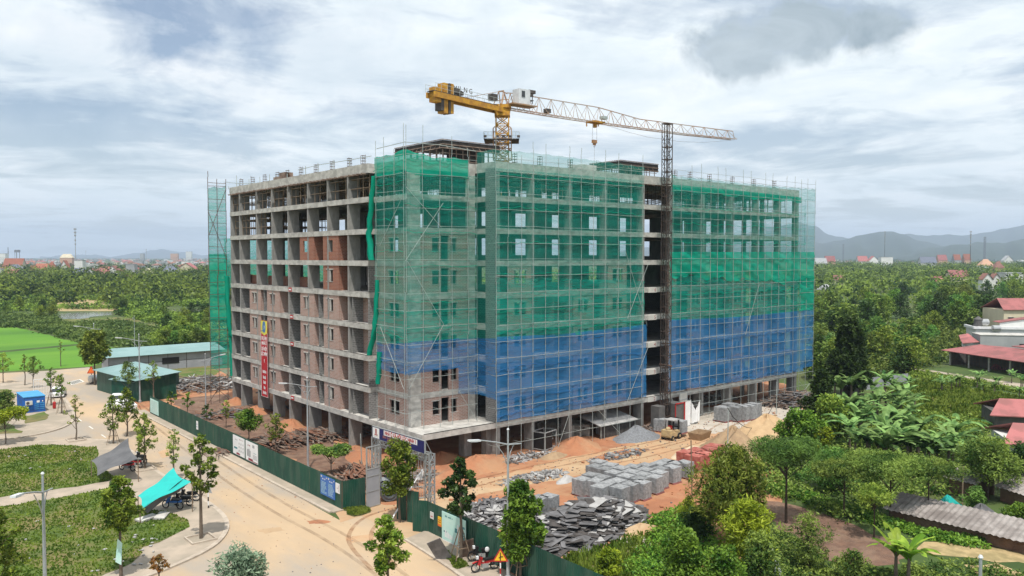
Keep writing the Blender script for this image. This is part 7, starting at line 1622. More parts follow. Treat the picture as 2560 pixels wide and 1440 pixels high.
# named trees of the right hand side: label, base, top row, half width, crown-bottom row, leaf, options
RT = [
 ('big willowy yellow green tree right of the red brick stacks', (1830, 1372), 1118, 98, 1300, 'olive', dict(nc=40, per=330, L=.36, W=.09, kind='round', seed=51, droop=1.2)),
 ('second willowy yellow green tree at its right foot', (1868, 1465), 1248, 72, 1400, 'yellow', dict(nc=34, per=300, L=.34, W=.09, kind='round', seed=52, droop=1.0)),
 ('glossy bright green tree with upright shoots at the bottom edge', (1705, 1545), 1318, 66, 1500, 'bright', dict(nc=38, per=380, L=.24, W=.12, kind='round', seed=53)),
 ('glossy bright green bush right of the upright shoots tree', (1805, 1560), 1372, 70, 1520, 'bright', dict(nc=30, per=380, L=.24, W=.12, kind='round', seed=54)),
 ('dull olive tree below the second willowy tree', (1900, 1520), 1330, 62, 1480, 'mid', dict(nc=26, per=300, L=.26, W=.1, kind='round', seed=55)),
 ('yellow leaved small tree beside the lower end of the right fence', (1522, 1470), 1372, 42, 1445, 'yellow', dict(nc=20, per=380, L=.3, W=.14, kind='round', seed=56)),
 ('feathery green tree with a thin straight trunk', (1965, 1308), 1092, 82, 1215, 'fresh', dict(nc=34, per=330, L=.26, W=.06, kind='umbrella', seed=57, droop=.8)),
 ('dark round evergreen bush beside the end of the scaffold', (2055, 1040), 925, 46, 1025, 'dark', dict(nc=24, per=400, L=.4, W=.2, kind='cone', seed=58)),
 ('tall dark conical evergreen beside the blue net', (2122, 992), 792, 52, 960, 'dark', dict(nc=40, per=380, L=.5, W=.22, kind='cone', seed=59, crown_r=1.7)),
 ('flat spreading acacia at the left of the feathery canopy', (2110, 1295), 1155, 78, 1225, 'mid', dict(nc=30, per=330, L=.24, W=.07, kind='umbrella', seed=60)),
 ('flat spreading acacia in the middle of the feathery canopy', (2225, 1300), 1135, 92, 1215, 'mid', dict(nc=34, per=330, L=.24, W=.07, kind='umbrella', seed=61)),
 ('flat spreading acacia at the right of the feathery canopy', (2320, 1300), 1150, 72, 1225, 'mid', dict(nc=28, per=330, L=.24, W=.07, kind='umbrella', seed=62)),
 ('small acacia before the feathery canopy, near the shed roof', (2185, 1345), 1215, 52, 1300, 'olive', dict(nc=22, per=300, L=.24, W=.07, kind='umbrella', seed=63)),
 ('dark spreading tree between the two fibre cement roofs', (2470, 1250), 1095, 72, 1190, 'mid', dict(nc=32, per=330, L=.3, W=.1, kind='round', seed=64)),
 ('spreading tree at the right edge above the roofs', (2560, 1240), 1108, 52, 1190, 'dark', dict(nc=24, per=330, L=.3, W=.1, kind='round', seed=65)),
 ('bright green tree at the right edge behind the long roof', (2550, 1335), 1258, 38, 1320, 'bright', dict(nc=18, per=380, L=.28, W=.12, kind='round', seed=66)),
 ('fresh green bush behind the black tarpaulin', (2440, 1290), 1218, 34, 1275, 'fresh', dict(nc=14, per=380, L=.28, W=.12, kind='round', seed=67)),
 ('leafy green tree right of the yellow sand', (2000, 1140), 1025, 56, 1120, 'bright', dict(nc=26, per=330, L=.34, W=.18, kind='round', seed=68)),
 ('olive green tree above the leafy tree by the sand', (2075, 1095), 990, 56, 1080, 'olive', dict(nc=26, per=330, L=.34, W=.18, kind='round', seed=69)),
 ('yellow green bush before the banana grove', (2062, 1150), 1068, 26, 1135, 'yellow', dict(nc=14, per=380, L=.3, W=.16, kind='round', seed=70)),
 ('vine covered dark bush below the leafy tree', (1965, 1175), 1095, 46, 1160, 'dark', dict(nc=20, per=380, L=.24, W=.14, kind='round', seed=71)),
 ('willowy bush on the garden soil', (2020, 1425), 1280, 58, 1400, 'mid', dict(nc=24, per=260, L=.26, W=.07, kind='round', seed=72)),
 ('leafy bush right of the willowy bush', (2130, 1455), 1375, 44, 1440, 'mid', dict(nc=18, per=300, L=.24, W=.1, kind='round', seed=73)),
 ('dark bush at the foot of the big willowy tree', (1745, 1345), 1270, 46, 1335, 'dark', dict(nc=18, per=380, L=.24, W=.12, kind='round', seed=74)),
 ('yellow tipped shrub left of the big willowy tree', (1722, 1300), 1245, 30, 1295, 'yellow', dict(nc=12, per=420, L=.26, W=.07, kind='round', seed=75)),
 ('tree with dense bright foliage right behind the feathery tree', (2075, 1230), 1120, 60, 1215, 'fresh', dict(nc=26, per=360, L=.24, W=.1, kind='round', seed=76))]
for lb, bp, top, hw, cbr, leaf, kw in RT: tree_px('tree', lb, bp, top, hw, cbr, leaf, group='trees and bushes right of the site', trunk='barkdark', **kw)
# trees of the middle distance on the right
protoT = []
for i, (leaf, kind, nc) in enumerate((('mid', 'round', 22), ('dark', 'round', 22), ('olive', 'round', 20), ('fresh', 'round', 20), ('bright', 'column', 20), ('dark', 'cone', 22))):
    protoT.append(make_tree('tree', 'x', (0, 0), 8.0 if kind != 'column' else 10, 3.4 if kind == 'round' else 2.4, .5, leaf, kind=kind, nc=nc, per=46, L=.62, W=.34, seed=80 + i, trunk='barkdark'))
used = set()
desc = ['mid green broad tree', 'dark green broad tree', 'olive green broad tree', 'fresh green broad tree', 'bright green upright tree', 'dark green pointed tree']
def tplace(kind, px, row, s, zone, gname=None):
    o = protoT[kind] if kind not in used else copy_tree(protoT[kind]); used.add(kind); g = G(px, row)
    return place(o, (g.x, g.y, 0), r.uniform(0, 6.28), (s * r.uniform(.85, 1.2), s * r.uniform(.85, 1.2), s * r.uniform(.85, 1.15)), desc[kind] + ' ' + zone, gname or ('trees ' + zone))
MID = [(2040, 2170, 860, 960, 14, 'right behind the blue net'), (2170, 2330, 850, 935, 22, 'between the conical evergreen and the red shed'), (2330, 2520, 795, 850, 16, 'left of the white terrace house'),
       (2040, 2200, 775, 850, 22, 'beside the green net at middle height'), (2200, 2480, 745, 800, 34, 'in the thicket beside the tall cream house'), (2480, 2600, 735, 770, 12, 'above the tall cream house')]
for (x0, x1, y0, y1, n, zone) in MID:
    for k in range(n):
        kd = r.choice([0, 1, 2, 3, 0, 1, 4, 5]) if y0 < 800 else r.choice([0, 1, 2, 3, 3, 2])
        tplace(kd, r.uniform(x0, x1), r.uniform(y0, y1), r.uniform(.7, 1.05) * (1.15 if y0 < 800 else .85), zone)
for k in range(10): tplace(r.choice([0, 2, 3]), r.uniform(360, 530), r.uniform(862, 885), .62, 'behind the long pale roofed shed')
for k in range(12): tplace(r.choice([0, 1, 2]), r.uniform(380, 530), r.uniform(790, 845), .6, 'between the pond and the long shed')
for k in range(8): tplace(r.choice([0, 1, 2]), r.uniform(10, 135), r.uniform(770, 800), .62, 'at the left bank of the pond')
for k in range(5): tplace(r.choice([1, 0]), r.uniform(270, 330), r.uniform(768, 790), .6, 'on the far bank of the pond')

# undergrowth and distant woods, too many plants to count
def bushes(name, label, polys, n, h, rad, L, leaf, cat='undergrowth', seed=1, per=26, holes=(), world=False, hv=.4, zoff=0.0, dens_=None):
    rg = np.random.default_rng(seed); out = []; tones = []
    for poly in polys:
        P = [tuple(p) for p in poly] if world else [tuple(G(x, y)[:2]) for x, y in poly]
        A_ = np.array(P); x0, y0 = A_.min(0); x1, y1 = A_.max(0); k = 0; tr = 0
        while k < n and tr < n * 10:
            tr += 1; x, y = rg.uniform(x0, x1), rg.uniform(y0, y1)
            if not inside((x, y), P) or any(inside((x, y), hh) for hh in holes): continue
            k += 1; s = rg.uniform(1 - hv, 1 + hv); hh = h * s; rr_ = rad * s
            d = rg.normal(size=(per, 3)); d /= np.linalg.norm(d, axis=1)[:, None]; d[:, 2] = np.abs(d[:, 2])
            d *= rg.uniform(.7, 1.05, (per, 1)); out.append(d * np.array([rr_, rr_, hh]) + np.array([x, y, zoff])); tones.append(rg.uniform(-.5, .5))
    C = np.concatenate(out); V, Q = leafcloud(rg, C, L, L * .55); me = np_mesh(name, V, Q, LF[leaf]); at_ = me.attributes.new('tone', 'FLOAT', 'FACE'); at_.data.foreach_set('value', np.repeat(np.array(tones, np.float32), per)); o = link(name, me); return tag(o, label, cat, kind='stuff')
RIGHT = [(2035, 1060), (2100, 1010), (2260, 1040), (2440, 1052), (2480, 1120), (2470, 1190), (2400, 1240), (2200, 1250), (2220, 1330), (2330, 1355), (2100, 1300), (1990, 1260), (1900, 1245), (1850, 1180), (1950, 1110)]
bushes('undergrowth', 'dense leafy undergrowth between the sand heaps, banana groves and roofs', [RIGHT], 900, .9, 1.0, .34, 'mid', seed=2, per=38)
bushes('undergrowth', 'low green creepers along the upper side of the garden soil', [[(1900, 1225), (1960, 1240), (2080, 1270), (2200, 1315), (2330, 1350), (2460, 1372), (2440, 1350), (2300, 1330), (2180, 1290), (2060, 1255), (1960, 1215)]], 420, .45, .6, .26, 'bright', seed=3, per=34)
bushes('undergrowth', 'weeds and low shrubs at the bottom right around the garden soil', [[(1760, 1440), (1880, 1310), (1950, 1320), (2060, 1395), (2200, 1430), (2420, 1405), (2600, 1440), (2600, 1560), (1700, 1600)]], 700, .45, .6, .24, 'mid', seed=4, per=34)
bushes('undergrowth', 'weeds growing over the rubble left of the big willowy tree', [[(1640, 1290), (1740, 1270), (1800, 1360), (1760, 1470), (1620, 1480), (1560, 1430), (1620, 1360)]], 420, .5, .6, .22, 'bright', seed=5, per=34)
bushes('undergrowth', 'tangled shrubs right of the block and left of the meadow', [[(2040, 860), (2330, 850), (2360, 905), (2250, 930), (2160, 950), (2040, 960)], [(2360, 800), (2450, 840), (2360, 880), (2250, 870)]], 700, 2.0, 2.2, .7, 'mid', seed=6, per=34)
bushes('undergrowth', 'shrubs along the lane and around the meadow', [[(2240, 1000), (2300, 1035), (2440, 1052), (2600, 1045), (2600, 1065), (2420, 1080), (2230, 1040)], [(2270, 925), (2600, 985), (2600, 990), (2280, 945)]], 240, .7, .9, .35, 'grass', seed=7, per=30)
PH1 = [tuple(G(x, y)[:2]) for x, y in ((130, 774), (308, 774), (304, 804), (150, 814))]; PH2 = [tuple(G(x, y)[:2]) for x, y in ((395, 766), (565, 768), (540, 797), (400, 797))]; PH3 = [tuple(G(x, y)[:2]) for x, y in ((120, 752), (300, 752), (300, 768), (120, 768))]
bushes('reeds', 'grey green reeds between the paddy field and the pond', [[(-300, 780), (60, 790), (160, 798), (240, 800), (360, 815), (430, 850), (352, 872), (300, 868), (200, 855), (60, 820), (-300, 812)]], 2600, 1.3, 2.0, .8, 'reed', 'reeds', seed=8, per=20, holes=(PH1, PH2))
bushes('reeds', 'reeds and bushes around the far pond banks', [[(-300, 745), (540, 745), (545, 772), (300, 776), (140, 780), (-300, 778)], [(300, 786), (560, 786), (560, 872), (440, 860), (420, 812)]], 1500, 2.2, 3.0, 1.1, 'wood', 'reeds', seed=9, per=26, holes=(PH1, PH2, PH3))
WL = [(-500, 676), (0, 676), (200, 678), (400, 682), (600, 676), (600, 764), (330, 764), (-500, 764)]
bushes('wood', 'broad belt of dense green wood between the pond and the town', [[(-500, 690), (600, 690), (600, 764), (-500, 764)]], 900, 8.0, 8.5, 1.9, 'wood', 'wood', seed=10, per=130, hv=.65)
bushes('wood', 'far strip of wood before the first houses of the town', [[(-500, 672), (600, 672), (600, 690), (-500, 690)]], 500, 8, 9, 3.0, 'woodfar', 'wood', seed=11, per=50)
bushes('wood', 'wooded land stretching behind the block towards the hills', [[(2030, 668), (2700, 668), (2700, 735), (2030, 775)]], 1000, 9, 8.5, 2.0, 'wood', 'wood', seed=12, per=120, hv=.6)
bushes('wood', 'distant trees between the houses below the hills', [[(2000, 652), (2700, 652), (2700, 668), (2000, 668)]], 420, 9, 12, 4.0, 'woodfar', 'wood', seed=13, per=46)
bushes('wood', 'trees scattered through the distant town', [[(-300, 647), (620, 647), (620, 672), (-300, 672)]], 520, 8, 9, 4.0, 'woodfar', 'wood', seed=14, per=40)
bushes('wood', 'wood seen through the open floors of the block', [[(600, 690), (2030, 690), (2030, 740), (600, 740)]], 500, 7, 8, 2.4, 'wood', 'wood', seed=15, per=40)
for kx in range(5): pass
bushes('flowering_shrubs', 'pink flowering shrubs before the red roofed shed', [[(2478, 918), (2600, 925), (2600, 935), (2478, 926)]], 26, 1.3, .8, .3, 'pink', 'shrubs', seed=16, per=40)

# ---------------------------------------------------------------- houses, sheds, masts
def gable(name, label, c, rz, w, d, h, rh, wm, rm, hip=False, floors=1, group=None, over=.5, win=True, cat='house'):
    """w along local x (ridge direction), d depth; centre c"""
    t = thing(name, label, cat, (c[0], c[1], 0), rz, group); b = MB(); b.box((-w / 2, -d / 2, 0), (w / 2, d / 2, h))
    if not hip and rh > 0: b.add([(-w / 2, -d / 2, h), (-w / 2, d / 2, h), (-w / 2, 0, h + rh), (w / 2, -d / 2, h), (w / 2, d / 2, h), (w / 2, 0, h + rh)], [(0, 2, 1), (3, 4, 5)])
    b.build('wall', M[wm], t)
    b = MB()
    if rh > 0:
        x, y = w / 2 + over, d / 2 + over; k = rh * over / (d / 2); i = (w / 2 - min(w, d) / 2 * .9) if hip else x
        zz = h - k
        V = [(-x, -y, zz), (x, -y, zz), (x, y, zz), (-x, y, zz), (-i, 0, h + rh + .08), (i, 0, h + rh + .08)]
        b.add(V, [(0, 1, 5, 4), (2, 3, 4, 5), (0, 4, 3), (1, 2, 5)] if hip else [(0, 1, 5, 4), (2, 3, 4, 5)])
        if not hip: b.add([(p[0], p[1], p[2] - .18) for p in V], [(4, 5, 1, 0), (5, 4, 3, 2)]); 
        b.build('roof', M[rm], t)
    else: b.box((-w / 2 - .2, -d / 2 - .2, h), (w / 2 + .2, d / 2 + .2, h + .5)); b.build('roof', M[rm], t)
    if win:
        n = max(2, int(w / 3.2))
        for f in range(floors):
            for k in range(n):
                x = -w / 2 + w * (k + .5) / n; z = 1.0 + f * 3.2
                if z + 1.4 > h: continue
                b = MB(); b.box((x - .6, -d / 2 - .05, z), (x + .6, -d / 2 - .01, z + 1.4)); b.build('window', M['glass'], t)
        b = MB(); b.box((-w / 2 - .05, -.6, 1.0), (-w / 2 - .01, .6, 2.3)); b.box((-w / 2 - .05, -.6, 4.2), (-w / 2 - .01, .6, 5.5)) if h > 5.8 else None; b.build('window', M['glass'], t)
    return t
YAWC = -math.atan2(FWD[0], FWD[1])          # rotation that lines local x with the picture's right
def house_px(label, x0, x1, rt, rb, wm, rm, hip=False, rz=0.0, depth=None, roofpart=.4, group=None, name='house', z0=None, gab=False):
    g = G((x0 + x1) / 2, rb); d = DIST(g); w = (x1 - x0) / F * d; Ht = ZT(g, rt); dp = depth or min(w, 14) * .8
    rh = Ht * roofpart if rm else 0; t = gable(name, label, g, YAWC + rz, (dp if gab else w) * .94, (w if gab else dp) * .94, Ht - rh, rh, wm, rm or 'housegrey', hip, 2, group)
    if gab: t.rotation_euler[2] += R(90)
    return t
HS = [
 ('large cream house with a wide front gable at the right end of the town', 445, 496, 657, 694, 'housecream', 'redroof', dict(gab=True, roofpart=.42)),
 ('white house with a slate blue hip roof left of the large cream gable', 404, 448, 666, 695, 'housewhite', 'slateroof', dict(hip=True, roofpart=.5)),
 ('small cream gabled house left of the slate roofed house', 358, 382, 671, 695, 'housecream', 'housecream', dict(gab=True)),
 ('tall narrow grey house between the gabled houses', 318, 341, 661, 695, 'housegrey', None, {}),
 ('white gabled house left of the tall grey house', 272, 300, 664, 697, 'housewhite', 'browntile', dict(gab=True)),
 ('low white house with a red roof in front of the white gable', 288, 309, 673, 697, 'housewhite', 'redroof', dict(gab=True, roofpart=.3)),
 ('white house with a dull red roof among the front row', 246, 272, 671, 698, 'housewhite', 'redroof', dict(rz=.5)),
 ('white gabled house with a brown roof at the left of the front row', 217, 246, 671, 698, 'housewhite', 'browntile', dict(gab=True)),
 ('lone low house with a pink roof in front of the wood', 312, 340, 688, 706, 'housegrey', 'redroof', dict(rz=.4)),
 ('white three storey house behind the tall mast', 190, 212, 651, 692, 'housewhite', None, {}),
 ('low slate blue roof in front of the three storey house', 188, 212, 670, 694, 'darkwall', 'slateroof', {}),
 ('house with a bright orange roof left of the tall mast', 92, 122, 659, 692, 'housecream', 'orangetile', {}),
 ('low orange roofed house beside it', 78, 96, 664, 692, 'housepink', 'orangetile', {}),
 ('long house with a large bright red roof at the far left', 12, 62, 646, 680, 'housecream', 'orangetile', dict(roofpart=.55)),
 ('cream gabled house behind the long pink roof', 18, 56, 661, 692, 'housecream', 'slateroof', dict(gab=True)),
 ('long low shed with a pink roof at the far left', 6, 50, 674, 697, 'housewhite', 'redroof', dict(roofpart=.5)),
 ('white house cut by the left edge', -10, 8, 672, 700, 'housewhite', None, {}),
 ('white house with a steep gable left of the mast', 155, 173, 651, 690, 'housewhite', 'orangetile', dict(gab=True)),
 ('small cream house left of the mast', 120, 140, 655, 688, 'housecream', 'orangetile', dict(hip=True)),
 ('large round roofed hall on the skyline of the town', 152, 184, 635, 664, 'housepink', 'housecream', dict(hip=True, roofpart=.3)),
 # right
 ('white house with a pale roof just right of the block', 2036, 2065, 645, 676, 'housewhite', 'housegrey', {}),
 ('dull red house right of the pale roofed one', 2061, 2086, 640, 672, 'housepink', 'redroof', {}),
 ('left one of two white houses with red roofs before the hills', 2142, 2167, 640, 670, 'housewhite', 'redroof', {}),
 ('right one of two white houses with red roofs before the hills', 2168, 2195, 640, 670, 'housewhite', 'redroof', dict(gab=True)),
 ('white flat roofed house at the foot of the left mast', 2198, 2229, 643, 674, 'housewhite', None, {}),
 ('long white house with a red and grey roof among the far houses', 2297, 2338, 642, 676, 'housewhite', 'slateroof', {}),
 ('far house with a steep red roof left of the thick mast', 2342, 2365, 637, 668, 'housepink', 'redroof', {}),
 ('far house with a salmon roof left of the thick mast', 2382, 2399, 636, 668, 'housegrey', 'orangetile', {}),
 ('far house with a tall orange roof touching the thick mast', 2407, 2424, 635, 668, 'housepink', 'orangetile', {}),
 ('house with a long flat red sheet roof among the trees', 2368, 2415, 675, 706, 'housecream', 'redroof', dict(roofpart=.5)),
 ('low red roofed house left of the long flat red roof', 2324, 2354, 690, 716, 'darkwall', 'redroof', dict(roofpart=.45)),
 ('white house with two dark gables and black windows', 2450, 2476, 683, 728, 'housewhite', 'browntile', dict(gab=True, roofpart=.3)),
 ('right gabled half of the white two gabled house', 2474, 2498, 684, 726, 'housewhite', 'browntile', dict(gab=True, roofpart=.3)),
 ('wide white flat house at the right edge above the trees', 2501, 2548, 683, 718, 'housewhite', None, {}),
 ('pale pink hip roofed house right of the thick mast', 2447, 2479, 648, 684, 'housewhite', 'housepink', dict(hip=True)),
 ('salmon walled house right of the pink hip roof', 2482, 2506, 654, 688, 'housepink', 'browntile', dict(hip=True)),
 ('pale house with a tall gable near the right skyline', 2505, 2530, 639, 668, 'housewhite', 'housegrey', dict(gab=True)),
 ('pale yellow low house beside the green net', 2083, 2108, 688, 712, 'housecream', 'browntile', {}),
 ('grey pagoda roofed shrine beside the green net', 2047, 2080, 711, 738, 'darkwall', 'housegrey', dict(hip=True))]
for lb, x0, x1, rt, rb, wm, rm, kw in HS: house_px(lb, x0, x1, rt, rb, wm, rm, **kw)
# the mass of the far town: copies of six houses
PH = []
for i, (wm, rm, hip, rh, h) in enumerate((('housewhite', 'orangetile', False, 2.6, 5), ('housecream', 'redroof', True, 2.6, 6), ('housewhite', 'housegrey', False, 2.2, 6), ('housegrey', 'housegrey', False, 0, 9), ('housewhite', 'browntile', True, 2.4, 7), ('housepink', 'orangetile', True, 2.8, 5), ('housewhite', 'housewhite', False, 0, 10))):
    PH.append(gable('house', 'x', (0, 0), 0, 13, 10, h, rh, wm, rm, hip, 1))
HD = ['with an orange gabled roof and white walls', 'with a red hip roof and cream walls', 'with a grey gabled roof and white walls', 'with a flat grey roof and grey walls', 'with a brown hip roof and white walls', 'with an orange hip roof and salmon walls', 'with a flat white roof and white walls']
usedh = set(); r = random.Random(77); hc = 0
def hplace(px, row, s, where):
    global hc
    k = r.choice([0, 0, 1, 1, 2, 3, 4, 4, 5, 6]); o = PH[k] if k not in usedh else copy_tree(PH[k]); usedh.add(k); g = G(px, row)
    place(o, (g.x, g.y, 0), YAWC + r.choice([0, 1.57, .4, -.5, 1.1]), s, 'tiny ' + where + ' house ' + HD[k], where + ' houses')
for k in range(205):
    row = 651 + 40 * (r.random() ** 1.9) if k > 110 else r.uniform(649, 662); px = r.uniform(-20, 528); hplace(px, min(row, 688), r.uniform(.85, 1.2), 'far town')
for k in range(46):
    px = r.uniform(2035, 2570); hplace(px, r.uniform(652, 672) if px > 2250 else r.uniform(650, 660), r.uniform(.8, 1.1), 'foothill')
for k in range(26): hplace(r.uniform(620, 2020), r.uniform(655, 680), 1, 'behind the block')
# tall far buildings, water tower and chimney
for lb, x0, x1, rt, rb in (('pale hotel block on the skyline of the town', 466, 480, 629, 652), ('salmon stepped block on the skyline of the town', 428, 446, 634, 654), ('small grey tower block on the skyline', 352, 361, 634, 654), ('white apartment house at the left skyline', -5, 18, 634, 662)):
    g = G((x0 + x1) / 2, rb); d = DIST(g); gable('far_block', lb, g, YAWC, (x1 - x0) / F * d, 14, ZT(g, rt), 0, 'housepink' if 'salmon' in lb else ('housegrey' if 'grey' in lb else 'housewhite'), 'housegrey', False, 6, None, cat='building')
g = G(44, 655); t = thing('water_tower', 'grey water tower on legs at the left skyline', 'water tower', (g.x, g.y, 0), YAWC); z1 = ZT(g, 625); w = 13 / F * DIST(g); b = MB(); b.lathe([(w / 2, z1 - w * .45), (w / 2, z1), (w * .3, z1 + .8)], 14); b.build('tank', M['darkwall'], t)
b = MB()
for k in range(5): a = k * 1.257; b.tube([(math.cos(a) * w * .42, math.sin(a) * w * .42, 0), (math.cos(a) * w * .42, math.sin(a) * w * .42, z1 - w * .45)], w * .035, 5)
b.build('legs', M['darkwall'], t)
g = G(21, 655); b = MB(); z1 = ZT(g, 618); b.tube([(0, 0, 0), (0, 0, z1)], 1.9, 10, 1.3); o = b.build('chimney', M['darkwall']); o.location = g; tag(o, 'tall grey chimney beside the water tower', 'chimney')
def mast(label, px, rb, rt, r0, thick=False, lattice_=False):
    g = G(px, rb); z1 = ZT(g, rt); t = thing('telecom_mast', label, 'mast', (g.x, g.y, 0), YAWC); b = MB()
    if lattice_: lattice(b, (0, 0, 0), (0, 0, z1), r0 * 4, 12, r0 * .28)
    else: b.tube([(0, 0, 0), (0, 0, z1 * .98)], r0, 8, r0 * .55)
    b.build('pole', M['darkwall' if thick else 'lampgrey'], t); s = z1 * .022
    for k, (f, w) in enumerate(((.97, 1.8), (.90, 1.5), (.84, 1.2), (.74, .7), (.66, .5))):
        b = MB()
        for q in range(6): a = q * 1.047; b.box((math.cos(a) * s * w * .5 - .25, math.sin(a) * s * w * .5 - .25, z1 * f - s * .9), (math.cos(a) * s * w * .5 + .25, math.sin(a) * s * w * .5 + .25, z1 * f + s * .7))
        b.tube([(-s * w * .5, 0, z1 * f), (s * w * .5, 0, z1 * f)], .12, 4)
        b.build('antenna', M['housegrey'], t)
mast('tall slim telecom mast rising over the left town', 190, 690, 569, .45)
mast('small telecom mast on the right skyline of the left town', 366, 660, 622, .6)
mast('thin distant mast right of the tall slim mast', 215, 655, 626, .4)
mast('telecom mast rising before the rounded hill', 2211, 668, 577, .5, True)
mast('thick telecom mast with wide antennas before the hills', 2425, 680, 576, .5, True)
mast('lattice power pylon right of the thick mast', 2461, 655, 592, 1.3, True, True)
mast('faint lattice power pylon near the block', 2108, 652, 610, 1.3, True, True)
# nearer buildings on the right
def quadroof(b, P, t=.12): b.add([tuple(p) for p in P] + [(p[0], p[1], p[2] - t) for p in P], [(0, 1, 2, 3), (7, 6, 5, 4), (0, 4, 5, 1), (1, 5, 6, 2), (2, 6, 7, 3), (3, 7, 4, 0)])
g = G(2508, 850); gr = G(2640, 850); L_, rz = dirbox(g, gr); zt1, ze = ZT(g, 752), ZT(g, 774)
t = thing('house', 'tall cream walled house with a red roof at the right edge', 'house', (g.x, g.y, 0), rz); b = MB(); b.box((0, 0, 0), (L_, 9, ze)); b.build('wall', M['housecream'], t); b = MB(); quadroof(b, [(-.4, -.4, ze), (L_, -.4, ze), (L_, 4.5, ze + 2.6), (.9, 4.5, ze + 2.6)]); quadroof(b, [(.9, 4.52, ze + 2.6), (L_, 4.52, ze + 2.6), (L_, 9.3, ze), (-.4, 9.3, ze)]); b.build('roof', M['redroof'], t)
wx = (2527 - 2508) / (2640 - 2508) * L_; b = MB(); b.box((wx - .7, -.06, ze - 3.4), (wx + .5, -.01, ze - 1.9)); w_ = b.build('window', M['glass'], t); b = MB(); b.box((wx - .9, -.25, ze - 1.88), (wx + .7, -.01, ze - 1.78)); b.build('lintel', M['concrete'], w_)
g = G(2438, 868); gr = G(2640, 872); L_, rz = dirbox(g, gr); z1 = ZT(g, 822); z2 = ZT(g, 808)
t = thing('house', 'white terrace house with water tanks on its flat roof', 'house', (g.x, g.y, 0), rz); b = MB(); b.box((0, 0, 0), (L_, 6, z1)); b.build('wall', M['housewhite'], t); b = MB(); b.box((-.5, -.3, z1), (L_, .1, z1 + .55)); b.box((-.5, .1, z1), (-.1, 6, z1 + .55)); b.build('parapet', M['white'], t)
fr = (2505 - 2438) / 202; b = MB(); b.add([(L_ * fr, 1.5, z1), (L_, 1.5, z1), (L_, 1.5, z1 + 3.2), (L_ * fr, 1.5, z1 + 1.4)], [(0, 1, 2, 3)]); b.build('gable_wall', M['housewhite'], t); b = MB(); quadroof(b, [(L_ * fr - .2, 1.3, z1 + 1.45), (L_, 1.3, z1 + 3.3), (L_, 5, z1 + 3.3), (L_ * fr - .2, 5, z1 + 1.45)]); b.build('roof', M['redroof'], t)
for px, rr_, h_, lb, m_ in ((2456, .9, 1.8, 'dark upright water tank with a conical lid on the terrace', 'darkwall'), (2470, .75, 2.2, 'shiny lying water tank on the terrace', 'tank'), (2474, .7, 2.0, 'second shiny water tank in front of the terrace', 'tank')):
    g3 = G(px, 868); zz = z1 + .3 if 'front' not in lb else z1 - .9; b = MB()
    if m_ == 'darkwall': b.lathe([(rr_, 0), (rr_, h_), (rr_ * 1.1, h_), (.1, h_ + .7)], 12)
    else: b.lathe([(rr_ * .4, -h_ / 2), (rr_, -h_ / 2 + .2), (rr_, h_ / 2 - .2), (rr_ * .4, h_ / 2)], 12, (0, 0, rr_ + .4), 'x')
    o = b.build('water_tank', M[m_]); o.location = (g3.x, g3.y + (1.0 if 'front' not in lb else -1.2), zz); o.rotation_euler = (0, 0, YAWC); tag(o, lb, 'water tank')
g = G(2450, 880); gr = G(2640, 884); L_, rz = dirbox(g, gr); z1 = ZT(g, 838); t = thing('house', 'low grey plastered building in front of the white terrace', 'house', (g.x, g.y, 0), rz); b = MB(); b.box((0, 0, 0), (L_, 5, z1)); b.build('wall', M['housegrey'], t); b = MB(); b.box((-.1, -.1, z1), (L_, 5, z1 + .12)); b.build('roof', M['concrete'], t); b = MB(); b.box((L_ * .52, -.05, z1 - 2.4), (L_ * .66, -.01, z1 - 1.7)); b.build('window', M['black'], t)
# red roofed shed
g = G(2374, 912); gr = G(2600, 950); L_, rz = dirbox(g, gr); ze = ZT(g, 876); t = thing('shed', 'long open shed with a broad red sheet roof at the right', 'shed', (g.x, g.y, 0), rz); b = MB(); quadroof(b, [(-1.2, -1.0, ze), (L_ + 4, -1.0, ze), (L_ + 4, 4.5, ze + 1.3), (2.5, 4.5, ze + 1.3)]); quadroof(b, [(2.5, 4.52, ze + 1.25), (L_ + 4, 4.52, ze + 1.25), (L_ + 4, 9, ze + .9), (6, 9, ze + .9)]); b.build('roof', M['redroof'], t)
b = MB(); quadroof(b, [(8, 6.0, ze + 1.55), (L_ + 4, 6.0, ze + 1.5), (L_ + 4, 11, ze + 2.3), (11, 11, ze + 2.3)]); b.build('upper_roof', M['redroof'], t)
b = MB(); b.box((0, 3.5, 0), (L_ + 4, 3.7, ze + .9)); b.box((0, 0, 0), (.15, 3.5, ze)); b.build('wall', M['darkwall'], t)
for k in range(6): b = MB(); x = .1 + k * (L_ + 3) / 5; b.box((x - .12, -.12, 0), (x + .12, .12, ze + .1)); b.build('post', M['concrete'], t)
b = MB()
for k in range(28): x = .5 + k * L_ / 27; b.box((x - .02, -.02, .3), (x + .02, .02, ze - .3))
for z in (.3, 1.3, ze - .3): b.box((.2, -.02, z), (L_, .02, z + .04))
b.build('mesh_screen', M['rebar'], t)
for lb, x0, x1, y0, y1 in (('small red lean-to roof left of the terrace house', 2403, 2438, 838, 850), ('lower pinkish lean-to roof below the small red one', 2406, 2448, 848, 858)):
    g = G(x0, y1 + 22); gr = G(x1, y1 + 22); L_, rz = dirbox(g, gr); ze = ZT(g, y1); t = thing('lean_to', lb, 'lean-to', (g.x, g.y, 0), rz); b = MB(); quadroof(b, [(0, 0, ze), (L_, 0, ze + .3), (L_, 3, ze + 1.2), (1.0, 3, ze + .8)]); b.build('roof', M['redroof'], t); b = MB(); b.box((.3, .3, 0), (L_, .45, ze - .1)); b.build('wall', M['housegrey'], t)
